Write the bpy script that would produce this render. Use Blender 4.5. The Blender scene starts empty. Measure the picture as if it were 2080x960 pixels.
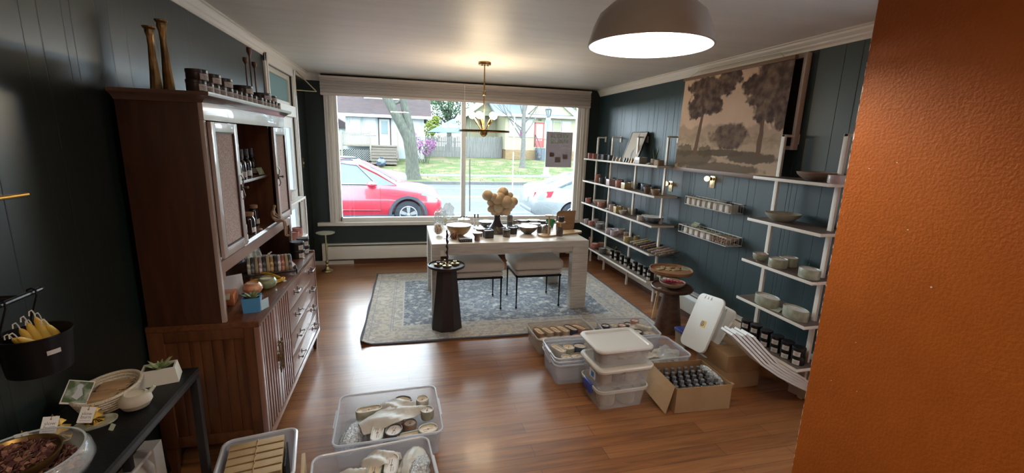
import bpy, bmesh, math, random
from mathutils import Vector, Matrix
random.seed(7)
C = bpy.context.scene.collection
SC = bpy.context.scene
PI = math.pi

# ------------------------------------------------------------------ camera
YAW, PITCH, ROLL, FPX = -0.241, -0.209, 0.030, 898.07
CAMZ = 1.742
cy_, sy_, cp_, sp_ = math.cos(YAW), math.sin(YAW), math.cos(PITCH), math.sin(PITCH)
FWD = Vector((-sy_*cp_, cy_*cp_, sp_))
R0 = Vector((cy_, sy_, 0)); U0 = R0.cross(FWD)
cr_, sr_ = math.cos(ROLL), math.sin(ROLL)
RGT = cr_*R0 + sr_*U0
UPV = -sr_*R0 + cr_*U0
CAM = Vector((0, 0, CAMZ))
cd = bpy.data.cameras.new('camera'); cam = bpy.data.objects.new('camera', cd); C.objects.link(cam)
cd.sensor_width = 36; cd.lens = FPX/2080*36; cd.clip_start = 0.02; cd.clip_end = 300
cam.matrix_world = Matrix(((RGT.x, UPV.x, -FWD.x, 0), (RGT.y, UPV.y, -FWD.y, 0), (RGT.z, UPV.z, -FWD.z, CAMZ), (0, 0, 0, 1)))
SC.camera = cam

# ------------------------------------------------------------------ view, world, lights
SC.view_settings.view_transform = 'Standard'
SC.view_settings.look = 'None'
SC.view_settings.gamma = 1
SC.view_settings.use_curve_mapping = False
SC.view_settings.exposure = 1.15
SC.cycles.use_denoising = True
SC.cycles.max_bounces = 10; SC.cycles.diffuse_bounces = 6; SC.cycles.transparent_max_bounces = 24
SC.cycles.sample_clamp_indirect = 6
SKY = 8.0
w = bpy.data.worlds.new('world'); SC.world = w; w.use_nodes = True
nt = w.node_tree; nt.nodes.clear()
o_ = nt.nodes.new('ShaderNodeOutputWorld'); bg = nt.nodes.new('ShaderNodeBackground')
tc = nt.nodes.new('ShaderNodeTexCoord'); nz = nt.nodes.new('ShaderNodeTexNoise'); nz.inputs['Scale'].default_value = 2.2
rp = nt.nodes.new('ShaderNodeValToRGB'); rp.color_ramp.elements[0].color = (.62, .80, 1, 1); rp.color_ramp.elements[1].color = (.95, .98, 1, 1)
rp.color_ramp.elements[0].position = .35; rp.color_ramp.elements[1].position = .6
nt.links.new(tc.outputs['Generated'], nz.inputs['Vector']); nt.links.new(nz.outputs['Fac'], rp.inputs['Fac'])
nt.links.new(rp.outputs['Color'], bg.inputs['Color']); bg.inputs['Strength'].default_value = SKY
nt.links.new(bg.outputs[0], o_.inputs['Surface'])

def lamp(name, kind, loc, power, col, size=.1, rot=None, sizey=None, spread=None):
    l = bpy.data.lights.new(name, kind); l.energy = power; l.color = col
    if kind == 'AREA':
        l.size = size
        if sizey: l.shape = 'RECTANGLE'; l.size_y = sizey
        if spread: l.spread = spread
    else: l.shadow_soft_size = size
    o = bpy.data.objects.new(name, l); C.objects.link(o); o.location = loc
    if rot: o.rotation_euler = rot
    return o
# window portal so the daylight is sampled well
pl = lamp('window_portal', 'AREA', (.84, 6.52, 1.45), 1, (1, 1, 1), 3.7, (-PI/2, 0, 0), 1.8); pl.data.cycles.is_portal = True
# ceiling lamp of the back room the photographer stands in
lamp('back_room_lamp', 'AREA', (-.1, -.6, 2.5), 15, (1.0, .80, .58), .5, (0, 0, 0))

# ------------------------------------------------------------------ helpers
def S(h): return tuple((c/255/12.92 if c/255 <= .04045 else ((c/255+.055)/1.055)**2.4) for c in h)
def ray(px, py): return FWD*FPX + RGT*(px-1040) + UPV*(480-py)
def on(px, py, z): d = ray(px, py); return CAM + d*((z-CAMZ)/d.z)
def onx(px, py, x): d = ray(px, py); return CAM + d*(x/d.x)
def ony(px, py, y): d = ray(px, py); return CAM + d*(y/d.y)
def mpp(p): return (Vector(p)-CAM).dot(FWD)/FPX          # metres per photo pixel at a point

MATS = {}
def mat(name, col=(.5, .5, .5), rough=.5, metal=0, spec=.5, col2=None, scale=8, stretch=(1, 1, 1), lo=.4, hi=.6, alpha=1, bump=0, bscale=60,
        trans=0, emit=None, estr=0, coat=0, sss=0, detail=4, distort=0, kind='noise'):
    if name in MATS: return MATS[name]
    m = bpy.data.materials.new(name); m.use_nodes = True; MATS[name] = m
    n = m.node_tree; b = n.nodes['Principled BSDF']
    b.inputs['Base Color'].default_value = (*col, 1); b.inputs['Roughness'].default_value = rough
    b.inputs['Metallic'].default_value = metal; b.inputs['Specular IOR Level'].default_value = spec
    b.inputs['Alpha'].default_value = alpha; b.inputs['Transmission Weight'].default_value = trans
    b.inputs['Coat Weight'].default_value = coat
    if sss: b.inputs['Subsurface Weight'].default_value = sss; b.inputs['Subsurface Scale'].default_value = .01
    if emit: b.inputs['Emission Color'].default_value = (*emit, 1); b.inputs['Emission Strength'].default_value = estr
    if col2 or bump:
        t = n.nodes.new('ShaderNodeTexCoord'); mp = n.nodes.new('ShaderNodeMapping'); mp.inputs['Scale'].default_value = stretch
        n.links.new(t.outputs['Object'], mp.inputs['Vector'])
    if col2:
        if kind == 'voronoi':
            x = n.nodes.new('ShaderNodeTexVoronoi'); x.inputs['Scale'].default_value = scale; fo = x.outputs['Distance']
        else:
            x = n.nodes.new('ShaderNodeTexNoise'); x.inputs['Scale'].default_value = scale; x.inputs['Detail'].default_value = detail
            x.inputs['Distortion'].default_value = distort; fo = x.outputs['Fac']
        r = n.nodes.new('ShaderNodeValToRGB'); r.color_ramp.elements[0].position = lo; r.color_ramp.elements[1].position = hi
        r.color_ramp.elements[0].color = (*col, 1); r.color_ramp.elements[1].color = (*col2, 1)
        n.links.new(mp.outputs[0], x.inputs['Vector']); n.links.new(fo, r.inputs['Fac']); n.links.new(r.outputs['Color'], b.inputs['Base Color'])
    if bump:
        y = n.nodes.new('ShaderNodeTexNoise'); y.inputs['Scale'].default_value = bscale; n.links.new(mp.outputs[0], y.inputs['Vector'])
        bp = n.nodes.new('ShaderNodeBump'); bp.inputs['Strength'].default_value = bump; bp.inputs['Distance'].default_value = .01
        n.links.new(y.outputs['Fac'], bp.inputs['Height']); n.links.new(bp.outputs[0], b.inputs['Normal'])
    return m

def setp(o, label=None, cat=None, group=None, kind=None):
    if label: o['label'] = label
    if cat: o['category'] = cat
    if group: o['group'] = group
    if kind: o['kind'] = kind
    return o
def thing(name, label, cat, loc=(0, 0, 0), rz=0, group=None):
    o = bpy.data.objects.new(name, None); o.empty_display_size = .05; C.objects.link(o)
    o.location = loc; o.rotation_euler = (0, 0, rz)
    return setp(o, label, cat, group)
def obj(name, bm, m, parent=None, loc=None, rz=0, smooth=35, label=None, cat=None, group=None, kind=None):
    me = bpy.data.meshes.new(name)
    bmesh.ops.recalc_face_normals(bm, faces=bm.faces[:])
    bm.to_mesh(me); bm.free()
    if smooth:
        me.polygons.foreach_set('use_smooth', [True]*len(me.polygons)); me.set_sharp_from_angle(angle=math.radians(smooth))
    for q in (m if isinstance(m, (list, tuple)) else [m]): me.materials.append(q)
    o = bpy.data.objects.new(name, me); C.objects.link(o)
    if parent is not None: o.parent = parent
    if loc is not None: o.location = loc
    o.rotation_euler = (0, 0, rz)
    return setp(o, label, cat, group, kind)
def dup(root, loc, rz=None, label=None, group=None, scale=None):
    r = root.copy(); C.objects.link(r); r.location = loc
    if rz is not None: r.rotation_euler = (0, 0, rz)
    if scale is not None: r.scale = scale
    if label: r['label'] = label
    if group: r['group'] = group
    for ch in root.children:
        c = ch.copy(); C.objects.link(c); c.parent = r
        for g in ch.children:
            d = g.copy(); C.objects.link(d); d.parent = c
    return r

def B(): return bmesh.new()
def box(bm, lo, hi, bev=0, seg=2, M=None):
    x0, y0, z0 = lo; x1, y1, z1 = hi
    v = [bm.verts.new(p) for p in ((x0, y0, z0), (x1, y0, z0), (x1, y1, z0), (x0, y1, z0), (x0, y0, z1), (x1, y0, z1), (x1, y1, z1), (x0, y1, z1))]
    f = [bm.faces.new([v[i] for i in q]) for q in ((3, 2, 1, 0), (4, 5, 6, 7), (0, 1, 5, 4), (1, 2, 6, 5), (2, 3, 7, 6), (3, 0, 4, 7))]
    if bev:
        e = list({e for q in f for e in q.edges}); r = bmesh.ops.bevel(bm, geom=e, offset=bev, segments=seg, affect='EDGES', profile=.6)
        v = list({x for q in r['faces'] for x in q.verts} | {x for x in v if x.is_valid})
    if M is not None: bmesh.ops.transform(bm, matrix=M, verts=v)
    return bm
def loft(bm, rings, close=True, cap=(True, True)):
    rs = [[bm.verts.new(p) for p in r] for r in rings]; n = len(rings[0])
    for a, b in zip(rs, rs[1:]):
        for i in range(n if close else n-1):
            j = (i+1) % n; bm.faces.new((a[i], a[j], b[j], b[i]))
    if cap[0]: bm.faces.new(rs[0][::-1])
    if cap[1]: bm.faces.new(rs[-1])
    return bm
def lathe(bm, prof, seg=28, c=(0, 0, 0), sx=1, sy=1, cap=(True, True), a0=0):
    rings = [[(c[0]+max(r, 1e-5)*sx*math.cos(a0+2*PI*i/seg), c[1]+max(r, 1e-5)*sy*math.sin(a0+2*PI*i/seg), c[2]+z) for i in range(seg)] for r, z in prof]
    return loft(bm, rings, True, cap)
def rrect(cx, cy, hx, hy, r, n=5):
    p = []
    for qx, qy, a in ((1, 1, 0), (-1, 1, PI/2), (-1, -1, PI), (1, -1, 1.5*PI)):
        for i in range(n+1):
            t = a+PI/2*i/n; p.append((cx+qx*(hx-r)+r*math.cos(t), cy+qy*(hy-r)+r*math.sin(t)))
    return p
def slab(bm, pts, z0, z1): return loft(bm, [[(x, y, z0) for x, y in pts], [(x, y, z1) for x, y in pts]])
def rbx(bm, cx, cy, hx, hy, r, levels, n=5, cap=(True, True)):
    "stack of rounded rectangles: levels = [(grow, z)]"
    return loft(bm, [[(x, y, z) for x, y in rrect(cx, cy, hx+g, hy+g, max(r+g, .001), n)] for g, z in levels], True, cap)
def stadium(hx, hy, n=10):
    p = []
    if hx >= hy:
        for i in range(n+1): t = -PI/2+PI*i/n; p.append((hx-hy+hy*math.cos(t), hy*math.sin(t)))
        for i in range(n+1): t = PI/2+PI*i/n; p.append((-(hx-hy)+hy*math.cos(t), hy*math.sin(t)))
    else: p = [(y, -x) for x, y in stadium(hy, hx, n)]
    return p
def frames(pts):
    pts = [Vector(p) for p in pts]; out = []; up = None
    for i, p in enumerate(pts):
        t = (pts[min(i+1, len(pts)-1)]-pts[max(i-1, 0)]).normalized()
        if up is None: up = Vector((0, 0, 1)) if abs(t.z) < .9 else Vector((1, 0, 0))
        s = t.cross(up).normalized(); up = s.cross(t).normalized(); out.append((p, s, up))
    return out
def tube(bm, pts, r, seg=8, cap=True, flat=1):
    fr = frames(pts); rr = r if isinstance(r, (list, tuple)) else [r]*len(fr)
    loft(bm, [[p+s*(q*math.cos(2*PI*i/seg))+u*(q*flat*math.sin(2*PI*i/seg)) for i in range(seg)] for (p, s, u), q in zip(fr, rr)], True, (cap, cap))
    return bm
def sph(bm, c, r, u=14, v=9, sz=1): bmesh.ops.create_uvsphere(bm, u_segments=u, v_segments=v, radius=r, matrix=Matrix.Translation(c) @ Matrix.Diagonal((1, 1, sz, 1))); return bm
def patch(bm, r, z0, z1, a0, a1, n=8, sx=1, sy=1, off=.0008):
    rings = [[((r+off)*sx*math.cos(a0+(a1-a0)*i/n), (r+off)*sy*math.sin(a0+(a1-a0)*i/n), z) for i in range(n+1)] for z in (z0, z1)]
    return loft(bm, rings, False, (False, False))
def frame(bm, ax, a0, a1, z0, z1, w_, d0, d1, bev=.003, e=.0002):
    "picture-frame of two stiles and two rails that butt, in the plane ax ('x' or 'y'); w_ = left, right, bottom, top widths"
    l, r, b, t = w_
    for p0, p1, q0, q1 in ((a0, a0+l, z0, z1), (a1-r, a1, z0, z1), (a0+l+e, a1-r-e, z0, z0+b), (a0+l+e, a1-r-e, z1-t, z1)):
        if ax == 'x': box(bm, (d0, p0, q0), (d1, p1, q1), bev)
        else: box(bm, (p0, d0, q0), (p1, d1, q1), bev)
    return bm
def quad(bm, a, b, c, d): bm.faces.new([bm.verts.new(p) for p in (a, b, c, d)]); return bm
def ngon(bm, pts, n): 
    "thick plate: outline pts extruded by vector n"
    n = Vector(n); loft(bm, [[Vector(p) for p in pts], [Vector(p)+n for p in pts]]); return bm
def text(body, size, m, parent, M, name='lettering', ext=.0004, align='CENTER'):
    cu = bpy.data.curves.new('t', 'FONT'); cu.body = body; cu.size = size; cu.align_x = align; cu.align_y = 'CENTER'; cu.extrude = ext
    to = bpy.data.objects.new('t', cu); C.objects.link(to)
    me = bpy.data.meshes.new_from_object(to.evaluated_get(bpy.context.evaluated_depsgraph_get()))
    bpy.data.objects.remove(to); me.transform(M); me.materials.clear(); me.materials.append(m)
    o = bpy.data.objects.new(name, me); C.objects.link(o)
    if parent is not None: o.parent = parent
    return o
ORD = ['first', 'second', 'third', 'fourth', 'fifth', 'sixth', 'seventh', 'eighth', 'ninth', 'tenth', 'eleventh', 'twelfth', 'thirteenth', 'fourteenth', 'fifteenth', 'sixteenth', 'seventeenth', 'eighteenth', 'nineteenth', 'twentieth']

# ------------------------------------------------------------------ materials
def panel_mat(name, col, rough, spec=.5):
    m = bpy.data.materials.new(name); m.use_nodes = True; n = m.node_tree; b = n.nodes['Principled BSDF']; L = n.links.new
    b.inputs['Roughness'].default_value = rough; b.inputs['Specular IOR Level'].default_value = spec
    g = n.nodes.new('ShaderNodeNewGeometry'); s = n.nodes.new('ShaderNodeSeparateXYZ'); L(g.outputs['Position'], s.inputs[0])
    def groove(per, off, wd):
        a = n.nodes.new('ShaderNodeMath'); a.operation = 'ADD'; a.inputs[1].default_value = off; L(s.outputs['Y'], a.inputs[0])
        d = n.nodes.new('ShaderNodeMath'); d.operation = 'PINGPONG'; d.inputs[1].default_value = per/2; L(a.outputs[0], d.inputs[0])
        c = n.nodes.new('ShaderNodeMapRange'); c.inputs[1].default_value = 0; c.inputs[2].default_value = wd; L(d.outputs[0], c.inputs[0]); return c.outputs[0]
    mi = n.nodes.new('ShaderNodeMath'); mi.operation = 'MINIMUM'; L(groove(.406, .03, .004), mi.inputs[0]); L(groove(.203, .11, .0028), mi.inputs[1])
    mi2 = n.nodes.new('ShaderNodeMath'); mi2.operation = 'MINIMUM'; L(mi.outputs[0], mi2.inputs[0]); L(groove(.61, .27, .003), mi2.inputs[1])
    mx = n.nodes.new('ShaderNodeMix'); mx.data_type = 'RGBA'; mx.inputs[6].default_value = (col[0]*.25, col[1]*.25, col[2]*.25, 1); mx.inputs[7].default_value = (*col, 1)
    L(mi2.outputs[0], mx.inputs[0]); L(mx.outputs[2], b.inputs['Base Color'])
    no = n.nodes.new('ShaderNodeTexNoise'); no.inputs['Scale'].default_value = 6; mp = n.nodes.new('ShaderNodeMapping'); mp.inputs['Scale'].default_value = (1, 1.5, .5)
    L(g.outputs['Position'], mp.inputs[0]); L(mp.outputs[0], no.inputs['Vector'])
    ad = n.nodes.new('ShaderNodeMath'); ad.operation = 'MULTIPLY_ADD'; ad.inputs[1].default_value = .25; L(no.outputs['Fac'], ad.inputs[0]); L(mi2.outputs[0], ad.inputs[2])
    bp = n.nodes.new('ShaderNodeBump'); bp.inputs['Distance'].default_value = .006; bp.inputs['Strength'].default_value = .15 if col[0] < .01 else .5; L(ad.outputs[0], bp.inputs['Height']); L(bp.outputs[0], b.inputs['Normal'])
    return m
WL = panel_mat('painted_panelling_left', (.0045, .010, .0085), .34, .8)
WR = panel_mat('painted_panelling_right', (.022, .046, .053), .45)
WB = mat('painted_back_wall', (.018, .030, .032), .5)
CEIL = mat('ceiling_paint', (.66, .63, .59), .5, bump=.25, bscale=5, stretch=(.5, 3, 1), col2=(.70, .67, .63), scale=3)
WHT = mat('white_trim_paint', (.74, .71, .66), .4)
WHT2 = mat('white_window_paint', (.80, .80, .78), .4)
HEAT = mat('heater_enamel', (.68, .66, .60), .4)
def floor_mat():
    m = bpy.data.materials.new('wood_plank_floor'); m.use_nodes = True; n = m.node_tree; b = n.nodes['Principled BSDF']; L = n.links.new
    g = n.nodes.new('ShaderNodeNewGeometry')
    br = n.nodes.new('ShaderNodeTexBrick'); br.offset = .37; br.inputs['Scale'].default_value = 1; br.inputs['Brick Width'].default_value = 1.1; br.inputs['Row Height'].default_value = .105
    br.inputs['Mortar Size'].default_value = .0012; br.inputs['Color1'].default_value = (.30, .30, .30, 1); br.inputs['Color2'].default_value = (.72, .72, .72, 1); br.inputs['Mortar'].default_value = (0, 0, 0, 1)
    L(g.outputs['Position'], br.inputs['Vector'])
    mp = n.nodes.new('ShaderNodeMapping'); mp.inputs['Scale'].default_value = (1.2, 16, 1); L(g.outputs['Position'], mp.inputs[0])
    no = n.nodes.new('ShaderNodeTexNoise'); no.inputs['Scale'].default_value = 2.2; no.inputs['Detail'].default_value = 7; no.inputs['Distortion'].default_value = .8; L(mp.outputs[0], no.inputs['Vector'])
    ad = n.nodes.new('ShaderNodeMix'); ad.data_type = 'FLOAT'; ad.inputs[0].default_value = .42; L(no.outputs['Fac'], ad.inputs[2])
    rb = n.nodes.new('ShaderNodeRGBToBW'); L(br.outputs['Color'], rb.inputs[0]); L(rb.outputs[0], ad.inputs[3])
    r = n.nodes.new('ShaderNodeValToRGB'); e = r.color_ramp.elements; e[0].position = .25; e[0].color = (.105, .040, .018, 1); e[1].position = .75; e[1].color = (.40, .180, .070, 1)
    k = e.new(.5); k.color = (.255, .102, .037, 1); L(ad.outputs[0], r.inputs['Fac'])
    mx = n.nodes.new('ShaderNodeMix'); mx.data_type = 'RGBA'; mx.inputs[7].default_value = (.05, .02, .01, 1); L(br.outputs['Fac'], mx.inputs[0]); L(r.outputs['Color'], mx.inputs[6]); L(mx.outputs[2], b.inputs['Base Color'])
    b.inputs['Roughness'].default_value = .33; b.inputs['Specular IOR Level'].default_value = .45; b.inputs['Coat Weight'].default_value = .18; b.inputs['Coat Roughness'].default_value = .14
    bp = n.nodes.new('ShaderNodeBump'); bp.inputs['Distance'].default_value = .002; bp.inputs['Strength'].default_value = .25; L(no.outputs['Fac'], bp.inputs['Height']); L(bp.outputs[0], b.inputs['Normal'])
    return m
FLOOR = floor_mat()
def glass_mat(name, tint, fr=.08, rough=0):
    m = bpy.data.materials.new(name); m.use_nodes = True; n = m.node_tree; n.nodes.clear(); L = n.links.new
    o = n.nodes.new('ShaderNodeOutputMaterial'); t = n.nodes.new('ShaderNodeBsdfTransparent'); t.inputs[0].default_value = (*tint, 1)
    g = n.nodes.new('ShaderNodeBsdfGlossy'); g.inputs['Roughness'].default_value = rough; f = n.nodes.new('ShaderNodeFresnel'); f.inputs[0].default_value = 1.45
    a = n.nodes.new('ShaderNodeMath'); a.operation = 'MULTIPLY'; a.inputs[1].default_value = 1.0; L(f.outputs[0], a.inputs[0])
    mx = n.nodes.new('ShaderNodeMixShader'); L(a.outputs[0], mx.inputs[0]); L(t.outputs[0], mx.inputs[1]); L(g.outputs[0], mx.inputs[2]); L(mx.outputs[0], o.inputs[0]); return m
PANE = glass_mat('window_glass', (.93, .97, .97))
CLEAR = glass_mat('clear_glass', (.93, .95, .95), rough=.02)
def sheer(name, col, mixf):
    m = bpy.data.materials.new(name); m.use_nodes = True; n = m.node_tree; n.nodes.clear(); L = n.links.new
    o = n.nodes.new('ShaderNodeOutputMaterial'); d = n.nodes.new('ShaderNodeBsdfDiffuse'); t = n.nodes.new('ShaderNodeBsdfTranslucent'); d.inputs[0].default_value = (*col, 1); t.inputs[0].default_value = (*col, 1)
    mx = n.nodes.new('ShaderNodeMixShader'); mx.inputs[0].default_value = mixf; L(d.outputs[0], mx.inputs[1]); L(t.outputs[0], mx.inputs[2]); L(mx.outputs[0], o.inputs[0]); return m

# ------------------------------------------------------------------ room
XL, XR, YB, H = -1.227, 2.866, 6.40, 2.533
YN = -2.2
def struct(name, bm, m, parent=None, smooth=0): return obj(name, bm, m, parent, kind=None if parent else 'structure', smooth=smooth)
struct('floor', box(B(), (XL-.12, YN, -.06), (XR+.12, YB+.12, 0)), FLOOR)
struct('ceiling', box(B(), (XL-.12, YN, H), (XR+.12, YB+.12, H+.08)), CEIL)
# left wall with the opening of the side door and its transom
DY0, DY1, DZ, TZ0, TZ1 = 4.74, 5.72, 1.96, 2.06, 2.40
bm = B(); box(bm, (XL-.12, YN, 0), (XL, DY0, H)); box(bm, (XL-.12, DY1, 0), (XL, YB, H)); box(bm, (XL-.12, DY0, TZ1), (XL, DY1, H)); box(bm, (XL-.12, DY0, DZ), (XL, DY1, TZ0))
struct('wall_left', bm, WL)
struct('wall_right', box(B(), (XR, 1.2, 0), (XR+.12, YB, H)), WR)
# back wall around the shop window
WX0, WX1, WZ0, WZ1 = -.90, 2.585, .60, 2.33
bm = B(); box(bm, (XL-.12, YB, 0), (WX0, YB+.14, H)); box(bm, (WX1, YB, 0), (XR+.12, YB+.14, H)); box(bm, (WX0, YB, 0), (WX1, YB+.14, WZ0)); box(bm, (WX0, YB, WZ1), (WX1, YB+.14, H))
struct('wall_back', bm, WB)
struct('wall_front', box(B(), (XL-.12, YN-.1, 0), (XR+.12, YN, H)), mat('back_room_paint', (.42, .22, .10), .6))
# rust orange wall right beside the camera
ORANGE = mat('rust_orange_paint', (.275, .070, .006), .55, spec=.22, col2=(.30, .078, .007), scale=3, bump=.18, bscale=120)
OX, OY = 1.274, 1.053
bm = box(B(), (OX, YN, 0), (XR, OY, H)); struct('wall_partition', bm, ORANGE)
# chipped bare plaster along the edge of that wall
PLAS = mat('bare_plaster', (.62, .50, .40), .8)
random.seed(3)
bm = B()
for i in range(60):
    z = .55+i*.0325+random.uniform(-.01, .01); hgt = random.uniform(.008, .03); wd = random.choice((.0008, .001, .0014, .002, .003))
    wd = wd if 1.1 < z < 1.95 else .0008
    pts = [(OX-.0006, OY+.0006, z), (OX-.0006, OY-wd*random.uniform(.3, 1), z+hgt*.25), (OX-.0006, OY-wd*random.uniform(.5, 1.3), z+hgt*.6), (OX-.0006, OY+.0006, z+hgt)]
    ngon(bm, pts, (.0008, 0, 0))
for z, y, r in ((1.55, .86, .002), (1.42, .78, .0025), (1.72, .92, .0018), (1.05, .98, .0015), (1.06, .9, .0012), (1.2, .93, .0013), (1.7, .99, .002)):
    pts = [(OX-.0006, y+r*math.cos(a)*random.uniform(.6, 1.4), z+r*.8*math.sin(a)*random.uniform(.6, 1.3)) for a in [k*PI/4 for k in range(8)]]
    ngon(bm, pts, (.0008, 0, 0))
struct('trim_1', bm, PLAS)
# crown moulding
def crown(name, x, s, y0, y1):
    prof = [(0, 0), (0, -.085), (.008, -.085), (.010, -.070), (.022, -.055), (.024, -.045), (.040, -.025), (.045, -.012), (.060, -.008), (.060, 0)]
    bm = loft(B(), [[(x+s*a, y, H+b) for a, b in prof] for y in (y0, y1)]); struct(name, bm, WHT)
crown('trim_2', XL, 1, YN, YB); crown('trim_3', XR, -1, OY, YB)
bm = loft(B(), [[(x, YB-a, H+b) for a, b in [(0, 0), (0, -.085), (.010, -.085), (.012, -.07), (.03, -.045), (.045, -.012), (.060, -.008), (.060, 0)]] for x in (XL, -1.02)]); struct('trim_4', bm, WHT)

# ------------------------------------------------------------------ shop window
win = thing('window_1', None, None); win['kind'] = 'structure'
bm = B()
for x0, x1 in ((-1.0, WX0+.01), (WX1-.01, 2.695)):
    box(bm, (x0, YB-.035, WZ0), (x1, YB, WZ1+.02), .004)
    box(bm, (x0+.03, YB-.05, WZ0), (x0+.05, YB-.03, WZ1+.02), .004)
    box(bm, (x1-.045, YB-.05, WZ0), (x1-.025, YB-.03, WZ1+.02), .004)
box(bm, (-1.0, YB-.035, WZ1), (2.695, YB, WZ1+.1), .004)
struct('window_casing', bm, WHT, win)
bm = B(); FT = .05
frame(bm, 'y', WX0, WX1, WZ0, WZ1, (FT, FT, .055, .04), YB+.02, YB+.09, .004)
struct('window_frame', bm, WHT2, win)
bm = B(); box(bm, (.795, YB-.01, WZ0+.01), (.855, YB+.08, WZ1), .006); box(bm, (.812, YB-.03, WZ0+.01), (.838, YB-.005, WZ1), .004)
struct('mullion', bm, WHT2, win)
for x0, x1 in ((WX0+FT, .795), (.855, WX1-FT)): struct('glass_pane', box(B(), (x0, YB+.05, WZ0+.055), (x1, YB+.056, WZ1-.04)), PANE, win)
bm = box(B(), (-1.16, YB-.07, WZ0-.045), (2.78, YB+.03, WZ0+.002), .006); struct('window_sill', bm, WHT, win)
for x in (-.86, .78, .86): # little latches
    struct('latch', tube(B(), [(x, YB-.0, WZ0+.01), (x, YB-.0, WZ0+.05), (x+.02, YB-.02, WZ0+.07)], .006), mat('dark_latch', (.1, .1, .1), .4, .7), win)

# blind rolled up above the glass
bl = thing('window_blind', 'taupe layered fabric blind gathered up across the top of the shop window', 'blind', (.84, YB-.06, 2.3))
FAB = mat('blind_fabric', (.38, .35, .34), .85, col2=(.44, .41, .40), scale=3, stretch=(.4, 1, 40))
def lx(x): return x-.84
bm = B(); box(bm, (lx(-1.02), -.10, .175), (lx(2.66), .02, .20), .004); obj('head_rail', bm, mat('blind_rail', (.52, .46, .41), .5), bl)
prof = [(.0, .175), (-.085, .175), (-.088, .150), (-.080, .145), (-.098, .120), (-.084, .115), (-.104, .085), (-.086, .078), (-.104, .045), (-.088, .04), (-.092, .0), (-.085, -.012), (0, -.012)]
obj('fabric_fold', loft(B(), [[(lx(x), a, b) for a, b in prof] for x in (-1.015, 2.655)]), FAB, bl)
bm = box(B(), (lx(-1.015), -.10, -.035), (lx(2.655), -.02, -.008), .006); obj('bottom_rail', bm, mat('blind_bottom', (.62, .55, .52), .6), bl)
obj('pull_wand', tube(B(), [(lx(.90), -.02, -.01), (lx(.905), -.02, -.8)], .004), CLEAR, bl)
obj('wand_grip', tube(B(), [(lx(.905), -.02, -.8), (lx(.91), -.02, -1.55)], .009), mat('clear_plastic_grip', (.55, .62, .72), .2, alpha=.7), bl)
bm = tube(B(), [(lx(.812), -.115, .18), (lx(.812), -.115, -.03)], .003); obj('lift_cord', bm, WHT2, bl)

# side door in the left wall with transom, its panes translucent sheets added for brightness, with a sheer curtain behind
dr = thing('door_1', None, None); dr['kind'] = 'structure'
bm = B()
for y0, y1 in ((DY0-.09, DY0+.005), (DY1-.005, DY1+.10)):
    box(bm, (XL, y0, 0), (XL+.022, y1, TZ1+.085), .004); box(bm, (XL+.018, y0+.03, 0), (XL+.032, y1-.03, TZ1+.08), .004)
box(bm, (XL, DY0-.09, TZ1), (XL+.022, DY1+.10, TZ1+.085), .004); box(bm, (XL-.02, DY0, DZ-.01), (XL+.022, DY1, TZ0+.01), .004)
struct('door_casing', bm, WHT2, dr)
bm = B()
frame(bm, 'x', DY0, DY1, TZ0, TZ1, (.06, .06, .05, .05), XL-.06, XL-.02, .004)
struct('transom_frame', bm, WHT, dr); struct('transom_pane', box(B(), (XL-.045, DY0+.05, TZ0+.04), (XL-.040, DY1-.05, TZ1-.04)), sheer('added_pale_transom_sheet', (.15, .18, .17), .6), dr)  # translucent sheet in place of clear glass, added to look pale
bm = B(); DM = DZ-.01
frame(bm, 'x', DY0, DY1, 0, DM, (.11, .11, .25, .12), XL-.05, XL-.012, .004); box(bm, (XL-.05, DY0+.112, .92), (XL-.012, DY1-.112, 1.0), .004)
struct('door_panel', bm, WHT2, dr)
struct('door_pane', box(B(), (XL-.04, DY0+.1, .24), (XL-.036, DY1-.1, DM-.11)), sheer('added_bright_door_sheet', (.62, .66, .68), .65), dr)  # translucent sheet added so the white door glows bright
bm = B(); n = 60
loft(bm, [[(XL-.075+.010*math.sin(i*1.1)+.004*math.sin(i*2.7), DY0+.01+(DY1-DY0-.02)*i/n, z) for i in range(n+1)] for z in (.1, DM)], False, (False, False))
struct('door_curtain', bm, sheer('sheer_curtain', (.55, .58, .58), .6), dr, smooth=60)
struct('door_handle', tube(B(), [(XL-.01, DY1-.05, 1.0), (XL+.04, DY1-.05, 1.0), (XL+.045, DY1-.12, 1.0)], .009), mat('aged_brass', S((150, 120, 70)), .35, 1), dr)
# folded wire bracket screwed on the casing above the door
bk = thing('wall_bracket', 'thin brass triangular bracket hanging from the side door casing near the ceiling', 'bracket', (XL+.03, DY1+.05, 2.2))
bm = B(); P3 = [(0, 0, .27), (.015, 0, .27), (.22, .0, .055), (.0, 0, .06)]
tube(bm, P3[1:3], .006); tube(bm, P3[2:4], .005); tube(bm, [(0, 0, .0), (0, 0, .28)], .006); obj('arm', bm, mat('pale_brass', S((196, 180, 140)), .35, .7), bk)
# electric switch plate
sw = thing('switch_plate', 'brass light switch plate on the dark green wall left of the window', 'light switch', (XL, 6.02, 1.36))
obj('plate', box(B(), (0, -.035, 0), (.006, .035, .115), .002), mat('aged_brass'), sw); obj('toggle', box(B(), (.005, -.005, .045), (.018, .005, .07), .002), WHT, sw)

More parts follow.
